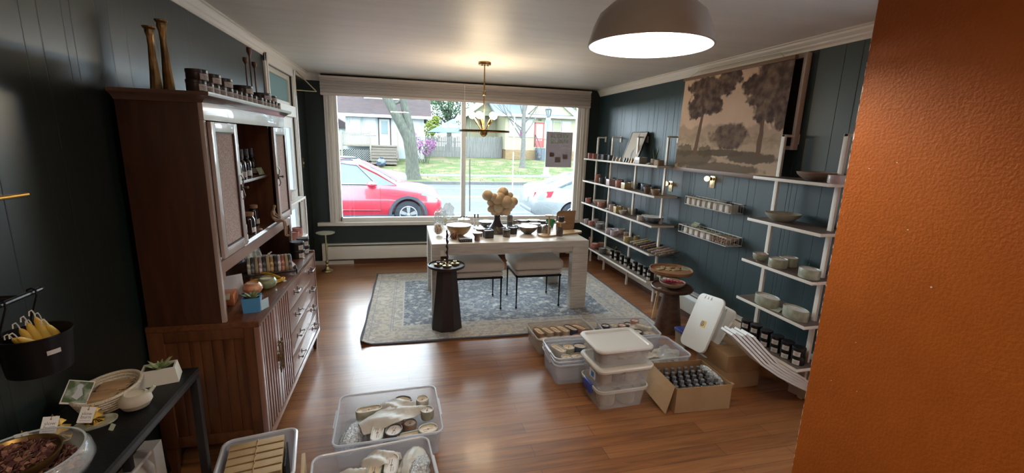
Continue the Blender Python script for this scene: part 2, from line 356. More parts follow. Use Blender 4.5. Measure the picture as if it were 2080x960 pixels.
# baseboard heaters
def heater(name, a, b, wall, label):
    "slim baseboard heater cabinet along a wall from a to b"
    t = thing(name, label, 'heater', (0, 0, 0))
    def P(s, d, z): return (s, YB-d, z) if wall == 'back' else ((XR-d, s, z) if wall == 'right' else (XL+d, s, z))
    prof = [(.0, .26), (.035, .26), (.055, .235), (.062, .22), (.062, .085), (.050, .075), (.048, .20), (.0, .20)]
    obj('cover', loft(B(), [[P(s, d, z) for d, z in prof] for s in (a, b)]), HEAT, t)
    pr2 = [(.0, .30), (.058, .30), (.060, .285), (.0, .285)]
    obj('top_cap', loft(B(), [[P(s, d, z) for d, z in pr2] for s in (a, b)]), HEAT, t)
    for s in (a, b-.07):
        q = [(0, .305), (.068, .305), (.072, .07), (0, .07)]
        obj('end_cap', loft(B(), [[P(u, d, z) for d, z in q] for u in (s, s+.07)]), HEAT, t)
    obj('heating_fin', loft(B(), [[P(s, d, z) for d, z in ((.01, .16), (.04, .16), (.04, .10), (.01, .10))] for s in (a+.07, b-.07)]), mat('heater_fin', (.2, .2, .2), .5, .6), t)
    return t
heater('baseboard_heater', -1.12, 2.5, 'back', 'long cream baseboard heater on the back wall under the shop window')
heater('baseboard_heater', 1.9, 5.95, 'right', 'long cream baseboard heater on the right wall behind the shelving')
heater('baseboard_heater', .3, 2.2, 'left', 'cream baseboard heater on the left wall under the black console table')
struct('baseboard_back', box(B(), (XL, YB-.022, 0), (-.72, YB, .055), .003), WHT)
struct('baseboard_right', box(B(), (XR-.02, 1.2, 0), (XR, YB, .06), .003), mat('dark_wood_base', (.10, .035, .015), .5))
struct('trim_5', box(B(), (-.72, YB-.02, 0), (XR, YB, .06), .003), mat('dark_wood_base'))
# ================================================================== big furniture
WAL = mat('walnut_wood', (.070, .023, .007), .42, col2=(.105, .037, .012), scale=3, stretch=(9, 9, 1), coat=.15, distort=.6)
WALX = mat('walnut_wood_along', (.085, .030, .012), .32, col2=(.135, .050, .020), scale=3, stretch=(14, 2, 14), coat=.4, distort=.6)
WALD = mat('walnut_bead_gap_shade', (.022, .006, .004), .6)  # dark bead colour, also standing in for shade between the door slats
CANE = mat('woven_cane', (.26, .16, .13), .7, col2=(.44, .31, .26), scale=140, lo=.35, hi=.65, bump=.4, bscale=200)
STEEL = mat('pewter_handle', (.16, .14, .12), .3, .85)
CX0, CX1, CY0, CY1 = -1.215, -.729, 2.31, 3.755
ct = thing('sideboard_cabinet', 'walnut sideboard with slatted doors and pewter pulled drawers under the tall hutch', 'cabinet', (0, 0, 0))
bm = B()
box(bm, (CX0, CY0+.02, .17), (CX1-.025, CY1-.02, .80))
obj('carcass', bm, WAL, ct)
bm = B()                                                            # near end: frame and beaded boards
frame(bm, 'y', CX0, CX1, .17, .80, (.07, .07, .055, .055), CY0, CY0+.02)
obj('end_frame', bm, WAL, ct)
bm = B(); n = 7; xs = [CX0+.07+i*(CX1-CX0-.14)/n for i in range(n+1)]
for i in range(n): box(bm, (xs[i]+.0006, CY0+.010, .225), (xs[i+1]-.0012, CY0+.021, .745), .0008)
obj('end_panel', bm, WAL, ct)
bm = box(B(), (CX0, CY0-.002, .80), (CX1+.004, CY1+.002, .832), .004); obj('top', bm, WALX, ct)
bm = B(); box(bm, (CX1-.03, CY1-.02, .179), (CX1+.006, CY1+.004, .845), .003); box(bm, (CX1-.021, CY0-.004, .179), (CX1+.004, CY0+.024, .799), .003)
box(bm, (CX1-.03, CY0-.005, .15), (CX1+.010, CY1+.004, .178), .004); obj('front_frame', bm, mat('walnut_painted_reflection', (.24, .125, .095), .32, coat=.7), ct)  # front lightened in its base colour to suggest window reflection
FRONT = mat('walnut_painted_reflection')
DY = 2.885
for s, (a, b) in enumerate(((CY0+.024, CY0+.024+(DY-CY0-.03)/2), (CY0+.024+(DY-CY0-.03)/2, DY-.006))):
    d = obj('door', box(B(), (CX1-.022, a+.001, .18), (CX1-.010, b-.001, .80)), WALD, ct)
    n = 6; bm = B()
    for i in range(n):
        y = a+.004+(b-a-.008)*(i+.5)/n; hw = .0088 if (i != (n-1 if s == 0 else 0)) else .020
        box(bm, (CX1-.014, y-hw, .18), (CX1+.002, y+hw, .798), .003)
    obj('slats', bm, FRONT, d)
    yy = b-.02 if s == 0 else a+.02
    bm = B(); tube(bm, [(CX1+.012, yy, .40), (CX1+.018, yy, .47), (CX1+.012, yy, .60)], [.004, .006, .004])
    for z in (.43, .50, .57): sph(bm, (CX1+.012, yy, z), .009, 8, 6)
    box(bm, (CX1, yy-.016, .475), (CX1+.014, yy+.016, .520), .004); obj('door_pull', bm, mat('antique_brass', (.22, .16, .09), .35, .8), d)
dz = (.80-.185)/4
for i in range(4):
    z0 = .185+i*dz
    d = obj('drawer', box(B(), (CX1-.02, DY+.004, z0+.003), (CX1+.002, CY1-.026, z0+dz-.003), .003), FRONT, ct)
    for yq in (.23, .77):
        y = DY+(CY1-DY)*yq; zc = z0+dz*.55; bm = B()
        for q in (-.045, .045):
            box(bm, (CX1+.001, y+q-.006, zc-.016), (CX1+.006, y+q+.006, zc+.016), .002); tube(bm, [(CX1+.004, y+q, zc), (CX1+.026, y+q, zc)], .004, 6)
            sph(bm, (CX1+.028, y+q, zc), .0075, 8, 6)
        tube(bm, [(CX1+.026, y-.055, zc), (CX1+.030, y, zc), (CX1+.026, y+.055, zc)], .0045, 6); obj('drawer_pull', bm, STEEL, d)
for x, y, sx, sy in ((CX0+.03, CY0+.03, -1, -1), (CX1-.03, CY0+.03, 1, -1), (CX0+.03, CY1-.03, -1, 1), (CX1-.03, CY1-.03, 1, 1)):
    bm = loft(B(), [[(x+k*q, y+k2*q, z) for k, k2 in ((-1, -1), (1, -1), (1, 1), (-1, 1))] for q, z in ((.012, 0), (.026, .17))]); obj('leg', bm, WAL, ct)

hu = thing('hutch', 'tall walnut hutch with cane doors and open shelves standing on the sideboard', 'cabinet', (0, 0, 0))
HX0, HX1, HY0, HY1, HZ0, HZ1 = -1.2, -.87, 2.31, 3.71, .8335, 1.885
GREYF = mat('walnut_painted_sheen', (.40, .33, .30), .36, coat=.35, col2=(.33, .26, .23), scale=2)  # pale grey base colour stands in for reflected window light
for y0, y1 in ((HY0, HY0+.022), (HY1-.022, HY1)): obj('side_panel', box(B(), (HX0, y0, HZ0), (HX1-.018, y1, HZ1), .002), mat('walnut_painted_shade', (.038, .0115, .005), .45, col2=(.055, .018, .008), scale=3, stretch=(9, 9, 1), distort=.6), hu)  # sides coloured darker to stand in for shade away from the window
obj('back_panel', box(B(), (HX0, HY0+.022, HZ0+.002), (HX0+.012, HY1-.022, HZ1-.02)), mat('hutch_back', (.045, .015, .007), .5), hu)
bm = B(); prof = [(0, 0), (.0, -.045), (.006, -.045), (.010, -.038), (.03, -.022), (.045, -.016), (.048, -.010), (.048, 0)]
def cor(k): return [[(HX0, HY0-k(a), HZ1+.035+b), (HX1+k(a), HY0-k(a), HZ1+.035+b), (HX1+k(a), HY1+k(a), HZ1+.035+b), (HX0, HY1+k(a), HZ1+.035+b)] for a, b in prof[1:]]
bm = loft(B(), cor(lambda a: a)); obj('cornice', bm, mat('walnut_painted_reflection2', (.12, .07, .055), .3, coat=.6), hu)
obj('top_board', box(B(), (HX0, HY0+.001, HZ1-.03), (HX1-.02, HY1-.001, HZ1-.005)), WAL, hu)
bm = B(); box(bm, (HX1-.018, HY0, 1.800), (HX1+.002, HY1, HZ1), .002); box(bm, (HX1-.018, HY0, HZ0), (HX1, HY0+.024, 1.799), .002); box(bm, (HX1-.018, HY1-.024, HZ0), (HX1, HY1, 1.799), .002)
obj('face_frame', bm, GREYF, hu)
bm = B(); q = [(HY0+.024, 1.135), (HY0+.024, 1.02)]
q += [(HY0+.03+.03*math.sin(t), 1.02+.055*(1-math.cos(t))) for t in [k*PI/12 for k in range(1, 7)]]; q += [(HY1-.03-.03*math.sin(t), 1.02+.055*(1-math.cos(t))) for t in [k*PI/12 for k in range(6, 0, -1)]]
q += [(HY1-.024, 1.02), (HY1-.024, 1.135)]
ngon(bm, [(HX1-.018, y, z) for y, z in q], (.018, 0, 0)); obj('rail', bm, FRONT, hu)
obj('shelf', box(B(), (HX0+.012, HY0+.022, 1.125), (HX1-.0185, HY1-.022, 1.147)), WALX, hu)
obj('shelf', box(B(), (HX0+.012, HY0+.35, 1.465), (HX1-.035, HY1-.34, 1.482), .004), WALX, hu)
for y in (HY0+.345, HY1-.352): obj('divider', box(B(), (HX0+.012, y, 1.147), (HX1-.019, y+.012, 1.855)), WAL, hu)
for y0, y1, hs in ((HY0+.026, HY0+.356, 1), (HY1-.356, HY1-.026, -1)):
    z0, z1 = 1.15, 1.795; f = .045; bm = B()
    frame(bm, 'x', y0, y1, z0, z1, (f, f, f, f), HX1+.001, HX1+.018)
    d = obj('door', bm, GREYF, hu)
    obj('cane_panel', box(B(), (HX1+.003, y0+f-.004, z0+f-.004), (HX1+.008, y1-f+.004, z1-f+.004)), CANE, d)
    bm = B()
    frame(bm, 'x', y0+f+.0003, y1-f-.0003, z0+f+.0003, z1-f-.0003, (.006,)*4, HX1+.005, HX1+.016, 0)
    obj('bead', bm, WALD, d)
    yh = y1-.02 if hs > 0 else y0+.02; bm = B()
    tube(bm, [(HX1+.022, yh, 1.40), (HX1+.032, yh, 1.42), (HX1+.024, yh, 1.465), (HX1+.032, yh, 1.51), (HX1+.022, yh, 1.53)], .0035, 6)
    box(bm, (HX1+.018, yh-.010, 1.448), (HX1+.026, yh+.010, 1.482), .002); tube(bm, [(HX1+.02, yh, 1.465), (HX1+.045, yh, 1.465)], .004, 6); sph(bm, (HX1+.047, yh, 1.465), .008, 8, 6)
    obj('door_pull', bm, STEEL, d)

# ------------------------------------------------------------------ centre table
TW = mat('whitewashed_oak', (.50, .45, .39), .5, col2=(.62, .57, .51), scale=5, stretch=(1, 1, 14), distort=.4)
TWT = mat('whitewashed_oak_top', (.56, .52, .47), .38, col2=(.66, .62, .57), scale=5, stretch=(1, 14, 14), distort=.4)
TX0, TX1, TY0, TY1, TZ = .242, 1.876, 4.225, 5.198, .76
tb = thing('display_table', 'large whitewashed oak table with thick slab legs in the middle of the rug', 'table', (0, 0, 0))
obj('tabletop', box(B(), (TX0, TY0, .695), (TX1, TY1, TZ), .004), TWT, tb)
obj('apron', box(B(), (TX0+.12, TY0+.02, .640), (TX1-.12, TY0+.035, .696)), TW, tb)
for x0, x1, y0, y1 in ((TX0, TX0+.085, TY0, TY0+.17), (TX1-.175, TX1, TY0, TY0+.10), (TX0, TX0+.085, TY1-.17, TY1), (TX1-.175, TX1, TY1-.10, TY1)):
    obj('leg', box(B(), (x0, y0, .0125), (x1, y1, .696), .003), TW, tb)

# ------------------------------------------------------------------ rug
def rug_mat():
    m = bpy.data.materials.new('rug_weave'); m.use_nodes = True; n = m.node_tree; b = n.nodes['Principled BSDF']; L = n.links.new; b.inputs['Roughness'].default_value = .95; b.inputs['Specular IOR Level'].default_value = .15
    tc = n.nodes.new('ShaderNodeTexCoord'); s = n.nodes.new('ShaderNodeSeparateXYZ'); L(tc.outputs['Object'], s.inputs[0])
    def mth(op, a, bb=None, c=None):
        k = n.nodes.new('ShaderNodeMath'); k.operation = op
        for i, v in enumerate((a, bb, c)):
            if v is None: continue
            if isinstance(v, (int, float)): k.inputs[i].default_value = v
            else: L(v, k.inputs[i])
        return k.outputs[0]
    dx = mth('SUBTRACT', 1.43, mth('ABSOLUTE', s.outputs['X'])); dy = mth('SUBTRACT', 1.06, mth('ABSOLUTE', s.outputs['Y'])); d = mth('MINIMUM', dx, dy)
    def noise(sc, det=3, dist=0):
        q = n.nodes.new('ShaderNodeTexNoise'); q.inputs['Scale'].default_value = sc; q.inputs['Detail'].default_value = det; q.inputs['Distortion'].default_value = dist; L(tc.outputs['Object'], q.inputs['Vector']); return q.outputs['Fac']
    vo = n.nodes.new('ShaderNodeTexVoronoi'); vo.inputs['Scale'].default_value = 8.5; L(tc.outputs['Object'], vo.inputs['Vector'])
    def ramp(f, st):
        r = n.nodes.new('ShaderNodeValToRGB'); e = r.color_ramp.elements; e[0].position = st[0][0]; e[0].color = (*st[0][1], 1); e[1].position = st[-1][0]; e[1].color = (*st[-1][1], 1)
        for p_, c_ in st[1:-1]: k = e.new(p_); k.color = (*c_, 1)
        L(f, r.inputs[0]); return r.outputs[0]
    fieldf = mth('ADD', mth('MULTIPLY', noise(16, 6, 1.5), .75), mth('MULTIPLY', vo.outputs['Distance'], .40))
    field = ramp(fieldf, [(.38, (.60, .60, .57)), (.46, (.40, .41, .42)), (.54, (.24, .26, .29)), (.62, (.16, .18, .215)), (.70, (.38, .39, .40))])
    bordf = mth('ADD', mth('MULTIPLY', noise(14, 5, 1.2), .7), mth('MULTIPLY', vo.outputs['Distance'], .4))
    bord = ramp(bordf, [(.36, (.36, .33, .29)), (.50, (.54, .50, .43)), (.62, (.34, .33, .32)), (.72, (.56, .52, .46))])
    def mix(f, a, c):
        k = n.nodes.new('ShaderNodeMix'); k.data_type = 'RGBA'; L(f, k.inputs[0])
        for i, v in ((6, a), (7, c)):
            if isinstance(v, tuple): k.inputs[i].default_value = (*v, 1)
            else: L(v, k.inputs[i])
        return k.outputs[2]
    inside = mth('GREATER_THAN', d, .36); col = mix(inside, bord, field)
    def band(a, w_, c, amt=.7):
        nonlocal col
        col = mix(mth('MULTIPLY', mth('LESS_THAN', mth('ABSOLUTE', mth('SUBTRACT', d, a)), w_), amt), col, c)
    band(.36, .006, (.55, .53, .50), .9); band(.27, .004, (.28, .28, .30)); band(.25, .004, (.28, .28, .30)); band(.07, .005, (.30, .30, .32)); band(.0, .022, (.09, .09, .12), .95)
    L(col, b.inputs['Base Color'])
    bp = n.nodes.new('ShaderNodeBump'); bp.inputs['Distance'].default_value = .004; bp.inputs['Strength'].default_value = .5; L(noise(220, 2), bp.inputs['Height']); L(bp.outputs[0], b.inputs['Normal'])
    return m
bm = B(); nx, ny = 58, 44; zz = {}
vs = [[None]*(ny+1) for _ in range(nx+1)]
for i in range(nx+1):
    for j in range(ny+1):
        x = -1.43+2.86*i/nx; y = -1.06+2.12*j/ny
        c = max(0, 1-math.hypot(x+1.43, y+1.06)/.13)
        vs[i][j] = bm.verts.new((x+c*.02+.004*math.sin(y*9)*(i in (0, nx)), y+c*.02+.004*math.sin(x*8)*(j in (0, ny)), .012+.035*c*c+.0*math.sin(x*3)))
for i in range(nx):
    for j in range(ny): bm.faces.new((vs[i][j], vs[i+1][j], vs[i+1][j+1], vs[i][j+1]))
r = bmesh.ops.extrude_face_region(bm, geom=bm.faces[:]); bmesh.ops.translate(bm, vec=(0, 0, -.010), verts=[v for v in r['geom'] if isinstance(v, bmesh.types.BMVert)])
obj('area_rug', bm, rug_mat(), None, (1.035, 4.735, 0), -.015, label='faded blue and cream oriental area rug under the big table', cat='rug')

# ------------------------------------------------------------------ two upholstered stools
LINEN = mat('linen_upholstery', (.52, .46, .40), .9, bump=.3, bscale=260)
IRON = mat('black_iron', (.012, .011, .012), .4, .6)
def cushion(bm, hx, hy, z0, z1, r=.035, puff=.02):
    lv = [(-.03, z0), (-.006, z0+.008), (0, z0+.022), (.004, (z0+z1)/2), (0, z1-.022), (-.010, z1-.008)]
    rings = [[(x, y, z) for x, y in rrect(0, 0, hx+g, hy+g, max(r+g, .01), 5)] for g, z in lv]
    for k, (f, dz_) in enumerate(((.86, .35), (.6, .8), (.3, .97))): rings.append([(x*f, y*f, z1-.008+puff*dz_) for x, y in rrect(0, 0, hx-.01, hy-.01, r, 5)])
    rings.append([(x*.05, y*.05, z1-.008+puff) for x, y in rrect(0, 0, hx, hy, r, 5)]); return loft(bm, rings)
def stool(x, y, rz, label):
    t = thing('upholstered_stool', label, 'stool', (x, y, .0125), rz, 'linen stools at the display table')
    obj('seat_base', cushion(B(), .255, .235, .365, .425, puff=.004), LINEN, t, smooth=60); obj('cushion', cushion(B(), .270, .25, .425, .525, .045, .022), LINEN, t, smooth=60)
    bm = B()
    for a, b in (((-.25, -.23), (.25, -.215)), ((-.25, .215), (.25, .23)), ((-.25, -.23), (-.235, .23)), ((.235, -.23), (.25, .23))): box(bm, (a[0], a[1], .345), (b[0], b[1], .366))
    obj('frame', bm, IRON, t)
    for sx in (-1, 1):
        for sy in (-1, 1):
            bm = B(); tube(bm, [(sx*.238, sy*.218, .0), (sx*.238, sy*.218, .35)], [.0065, .010], 8); sph(bm, (sx*.238, sy*.218, .014), .0125, 10, 7); obj('leg', bm, IRON, t)
    return t
stool(.72, 4.53, 0, 'linen topped stool with black iron legs on the left, behind the dark pedestal')
stool(1.365, 4.53, 0, 'linen topped stool with black iron legs on the right, next to the right table leg')

# ------------------------------------------------------------------ dark octagonal pedestal
DKW = mat('blackened_wood', (.020, .014, .016), .42)
pd = thing('pedestal_table', 'dark octagonal pedestal side table standing at the rug front edge', 'side table', (.36, 3.97, .0125))
obj('pedestal', lathe(B(), [(.148, 0), (.150, .004), (.095, .575), (.09, .585)], 8, a0=PI/8), DKW, pd, smooth=0)
bm = lathe(B(), [(.10, .583), (.158, .587), (.168, .592), (.170, .600), (.170, .612), (.164, .615), (.160, .604), (.0, .604)], 48); obj('tray_top', bm, DKW, pd)

# ------------------------------------------------------------------ brass drinks table in the corner
BRS = mat('polished_brass', (.55, .46, .27), .28, 1)
st = thing('drinks_table', 'slim polished brass drinks table in front of the back wall heater', 'side table', (-1.02, 6.06, 0))
obj('tabletop', lathe(B(), [(.01, .505), (.10, .508), (.115, .515), (.117, .525), (.112, .523), (.105, .517), (0, .516)], 36), mat('brushed_brass_top', (.78, .76, .64), .3, .7), st)
obj('stem', lathe(B(), [(.014, .13), (.012, .2), (.011, .507)], 16), BRS, st)
obj('base', lathe(B(), [(.068, 0), (.072, .006), (.068, .014), (.045, .022), (.030, .035), (.018, .055), (.012, .065), (.024, .078), (.026, .085), (.014, .098), (.022, .118), (.024, .128), (.014, .142)], 28), BRS, st)

# ------------------------------------------------------------------ wall racks
RACK = mat('white_powder_coat', (.78, .745, .68), .45)
TOPG = mat('taupe_shelf_board', (.12, .088, .072), .55, col2=(.17, .13, .108), scale=4, stretch=(1, 1, 1))
ZS = [1.55, 1.23, .907, .596, .285]
FX, BX, PX = 2.575, 2.855, 2.745
def rack(name, label, y0, y1, posts, y0last=None):
    t = thing(name, label, 'shelf', (0, 0, 0), 0, None)
    for i, z in enumerate(ZS):
        a = y0 if i < 4 else y0
        obj('shelf', box(B(), (FX, a, z-.022), (BX, y1, z-.0005), .002), RACK, t)
        s = obj('shelf_inlay', box(B(), (FX+.004, a+.004, z-.004), (BX-.004, y1-.004, z)), TOPG, t)
    for y in posts:
        bm = B(); box(bm, (PX-.010, y-.016, 0), (PX+.010, y+.016, 1.86), .002); box(bm, (PX-.010, y-.014, 1.842), (XR-.004, y+.014, 1.86), .002); obj('post', bm, RACK, t)
        obj('wall_plate', box(B(), (XR-.010, y-.02, 1.79), (XR, y+.02, 1.865), .002), RACK, t)
    return t
rack('display_rack', 'long white five tier wall rack of pottery beside the shop window', 4.20, 6.18, (4.305, 4.94, 5.625, 6.10))
rack('display_rack', 'short white five tier wall rack of pottery next to the orange wall', 2.225, 2.86, (2.31, 2.80))

# ------------------------------------------------------------------ tapestry and the frame behind it
fr = thing('framed_board', 'large pale frame hung on the right wall behind the landscape tapestry', 'picture frame', (XR, 3.45, 1.55))
bm = B(); y0, y1 = 2.78-3.45, 4.12-3.45
frame(bm, 'x', y0, y1, .2, .885, (.028,)*4, -.05, -.008, .002)
obj('frame', bm, mat('pale_frame', (.60, .53, .46), .45), fr); obj('backing', box(B(), (-.020, y0+.01, .21), (-.012, y1-.01, .875)), mat('dark_backing', (.02, .018, .016), .6), fr)
def tapestry_mat():
    m = bpy.data.materials.new('tapestry_landscape'); m.use_nodes = True; n = m.node_tree; b = n.nodes['Principled BSDF']; L = n.links.new; b.inputs['Roughness'].default_value = .9; b.inputs['Specular IOR Level'].default_value = .1
    tc = n.nodes.new('ShaderNodeTexCoord'); s = n.nodes.new('ShaderNodeSeparateXYZ'); L(tc.outputs['Object'], s.inputs[0]); Y, Z = s.outputs['Y'], s.outputs['Z']
    def mth(op, a, bb=None, c=None, cl=False):
        k = n.nodes.new('ShaderNodeMath'); k.operation = op; k.use_clamp = cl
        for i, v in enumerate((a, bb, c)):
            if v is None: continue
            if isinstance(v, (int, float)): k.inputs[i].default_value = v
            else: L(v, k.inputs[i])
        return k.outputs[0]
    def noise(sc, det=4, off=0, st=(1, 1, 1)):
        mp = n.nodes.new('ShaderNodeMapping'); mp.inputs['Location'].default_value = (off, off, 0); mp.inputs['Scale'].default_value = st; L(tc.outputs['Object'], mp.inputs[0])
        q = n.nodes.new('ShaderNodeTexNoise'); q.inputs['Scale'].default_value = sc; q.inputs['Detail'].default_value = det; L(mp.outputs[0], q.inputs['Vector']); return q.outputs['Fac']
    n1, n2, n3 = noise(14, 5), noise(7, 5, 3), noise(30, 4, 5)
    def blob(cy, cz, ry, rz, edge=.35, nn=n1):
        a = mth('DIVIDE', mth('SUBTRACT', Y, cy), ry); c = mth('DIVIDE', mth('SUBTRACT', Z, cz), rz)
        d = mth('SQRT', mth('ADD', mth('MULTIPLY', a, a), mth('MULTIPLY', c, c))); d = mth('ADD', d, mth('MULTIPLY', mth('SUBTRACT', nn, .5), edge*4))
        k = n.nodes.new('ShaderNodeMapRange'); k.inputs[1].default_value = 1.12; k.inputs[2].default_value = .92; L(d, k.inputs[0]); return k.outputs[0]
    def mix(f, a, c):
        k = n.nodes.new('ShaderNodeMix'); k.data_type = 'RGBA'; L(f, k.inputs[0])
        for i, v in ((6, a), (7, c)):
            if isinstance(v, tuple): k.inputs[i].default_value = (*v, 1)
            else: L(v, k.inputs[i])
        return k.outputs[2]
    vo = n.nodes.new('ShaderNodeTexVoronoi'); vo.inputs['Scale'].default_value = 18; L(tc.outputs['Object'], vo.inputs['Vector'])
    sky = mix(n2, (.64, .46, .34), (.78, .59, .45))
    fol = mix(mth('MULTIPLY_ADD', n1, 2.6, mth('MULTIPLY_ADD', vo.outputs['Distance'], .5, -1.25), True), (.095, .070, .065), (.30, .215, .165))
    col = sky
    def lay(f, c):
        nonlocal col; col = mix(f, col, c)
    def lt(z, w_=.012, amp=.05, nn=n2):
        k = n.nodes.new('ShaderNodeMapRange'); k.inputs[1].default_value = z+w_; k.inputs[2].default_value = z-w_; L(mth('ADD', Z, mth('MULTIPLY', mth('SUBTRACT', nn, .5), amp*4)), k.inputs[0]); return k.outputs[0]
    lay(mth('MULTIPLY', lt(.40), .45), (.22, .165, .12)); lay(mth('MULTIPLY', lt(.33), .8), mix(noise(9, 5, 2, (1, 1, 3)), (.22, .17, .115), (.62, .47, .34)))
    lay(mth('MULTIPLY', lt(.24, .03, .10, n1), .55), (.60, .46, .34))
    # local Y runs towards the window: large Y is the left side of the picture
    lay(mth('MULTIPLY', blob(-.08, .31, .22, .11, .22), .9), fol)
    lay(blob(.02, .16, .30, .03, .3), (.17, .13, .095)); lay(mth('MULTIPLY', blob(-.35, .13, .28, .045, .3), .9), (.14, .11, .085)); lay(mth('MULTIPLY', blob(.42, .10, .34, .075, .25), .9), (.15, .115, .085)); lay(mth('MULTIPLY', blob(.05, .03, .55, .045, .25), .85), (.15, .12, .09))
    lay(mth('MULTIPLY', blob(.52, .17, .13, .06, .4, n3), .8), (.13, .105, .07)); lay(mth('MULTIPLY', blob(.22, .17, .10, .05, .4, n3), .8), (.13, .105, .07))
    def trunk(cy, z0, z1, w0, lean):
        cyz = mth('ADD', cy, mth('MULTIPLY', mth('SUBTRACT', Z, z0), lean)); ww = mth('MULTIPLY_ADD', Z, -.03, w0)
        e = mth('LESS_THAN', mth('ABSOLUTE', mth('SUBTRACT', mth('ADD', Y, mth('MULTIPLY', mth('SUBTRACT', n2, .5), .04)), cyz)), ww)
        return mth('MULTIPLY', e, mth('MULTIPLY', mth('GREATER_THAN', Z, z0), mth('LESS_THAN', Z, z1)))
    lay(trunk(.36, .13, .62, .033, -.10), (.19, .12, .085)); lay(trunk(-.44, .14, .5, .030, .0), (.20, .13, .095))
    for q in ((.30, .66, .20, .13), (.16, .74, .22, .10), (.42, .58, .14, .10), (.18, .57, .13, .07), (.36, .78, .22, .07), (.02, .79, .16, .07)): lay(blob(*q), fol)
    for q in ((-.50, .78, .22, .14), (-.36, .70, .18, .10), (-.55, .60, .17, .14), (-.46, .50, .13, .09), (-.34, .60, .12, .05), (-.62, .45, .10, .10)): lay(blob(*q), fol)
    L(col, b.inputs['Base Color']); return m
tp = thing('wall_tapestry', 'sepia landscape tapestry of two big trees hung from wooden battens', 'tapestry', (XR-.075, 3.49, 1.545))
Y0, Y1, TZH = -.655, .66, .875
# the cloth hangs with its lower edge further from the wall
bm = B(); n_ = 24
loft(bm, [[(-.018-.022*(1-k/8)+.003*math.sin(i*.7), Y0+(Y1-Y0)*i/n_, TZH*k/8) for i in range(n_+1)] for k in range(9)], False, (False, False))
r = bmesh.ops.extrude_face_region(bm, geom=bm.faces[:]); bmesh.ops.translate(bm, vec=(.0015, 0, 0), verts=[v for v in r['geom'] if isinstance(v, bmesh.types.BMVert)])
obj('cloth', bm, tapestry_mat(), tp, smooth=60)
TWD = mat('tapestry_batten_wood', (.20, .115, .07), .5)
obj('batten', box(B(), (-.036, Y0-.012, TZH-.025), (-.004, Y1+.012, TZH+.003), .003), TWD, tp); obj('batten', box(B(), (-.058, Y0-.02, -.032), (-.026, Y1+.012, .002), .003), TWD, tp)
bm = B(); tube(bm, [(-.02, Y0+.10, TZH), (.0, Y0+.16, TZH+.045), (.03, Y0+.30, TZH+.055), (.03, Y1-.12, TZH+.055), (-.02, Y1-.05, TZH)], .0016, 5); obj('hanging_cord', bm, mat('jute_cord', (.35, .25, .13), .8), tp)

# ------------------------------------------------------------------ outlets with night light
def outlet(x, y, z, label, light=True):
    t = thing('wall_outlet', label, 'outlet', (x, y, z))
    obj('plate', box(B(), (-.006, -.035, -.057), (0, .035, .057), .002), mat('brass_plate', (.62, .52, .30), .3, .7), t)
    bm = B()
    for q in (-.03,): 
        for k in (-.008, .008): box(bm, (-.0075, k-.0015, q-.006), (-.0055, k+.0015, q+.006))
    box(bm, (-.0075, -.003, -.048), (-.0055, .003, -.042)); obj('socket', bm, mat('socket_dark', (.02, .02, .02), .5), t)
    if light:
        n = obj('night_light', lathe(B(), [(.016, 0), (.018, .02), (.012, .03)], 14), mat('copper_fitting', (.42, .24, .12), .35, .8), t, (-.028, 0, .015))
        b = obj('bulb', sph(B(), (-.060, .012, .03), .026), mat('night_light_globe', (.8, .7, .55), .4, emit=(1, .62, .25), estr=1.6), t)
    return t
outlet(XR, 3.68, 1.43, 'brass outlet plate with a small glowing globe night light under the tapestry')
outlet(XR, 4.36, 1.32, 'brass outlet with globe night light half hidden behind the long rack end post')

# ------------------------------------------------------------------ pendant lamp
pn = thing('pendant_lamp', 'large taupe enamel dome pendant lamp glowing white inside', 'lamp', (.81, 1.44, 2.07))
prof = [(.2, 0), (.206, .002), (.204, .010), (.190, .060), (.172, .098), (.135, .130), (.075, .158), (.050, .180), (.046, .22), (.046, .26), (.030, .285), (.012, .29)]
bm = lathe(B(), prof, 64, cap=(False, True)); obj('shade', bm, mat('taupe_enamel', (.33, .305, .275), .45, coat=.2), pn, smooth=50)
inn = [(.2, .001), (.186, .06), (.168, .094), (.131, .126), (.071, .152), (.046, .176), (.0, .178)]
obj('reflector', lathe(B(), inn, 64, cap=(False, False)), mat('white_enamel_inside', (.85, .84, .80), .35), pn, smooth=60)
obj('bulb', sph(B(), (0, 0, .085), .045, 20, 14), mat('daylight_bulb', (1, 1, 1), .5, emit=(1, .93, .82), estr=170), pn)
obj('cord', tube(B(), [(0, 0, .285), (0, 0, .463)], .004), mat('black_cord', (.02, .02, .02), .6), pn)
obj('canopy', lathe(B(), [(.055, .44), (.06, .445), (.06, .463), (0, .463)], 28), mat('taupe_enamel'), pn)

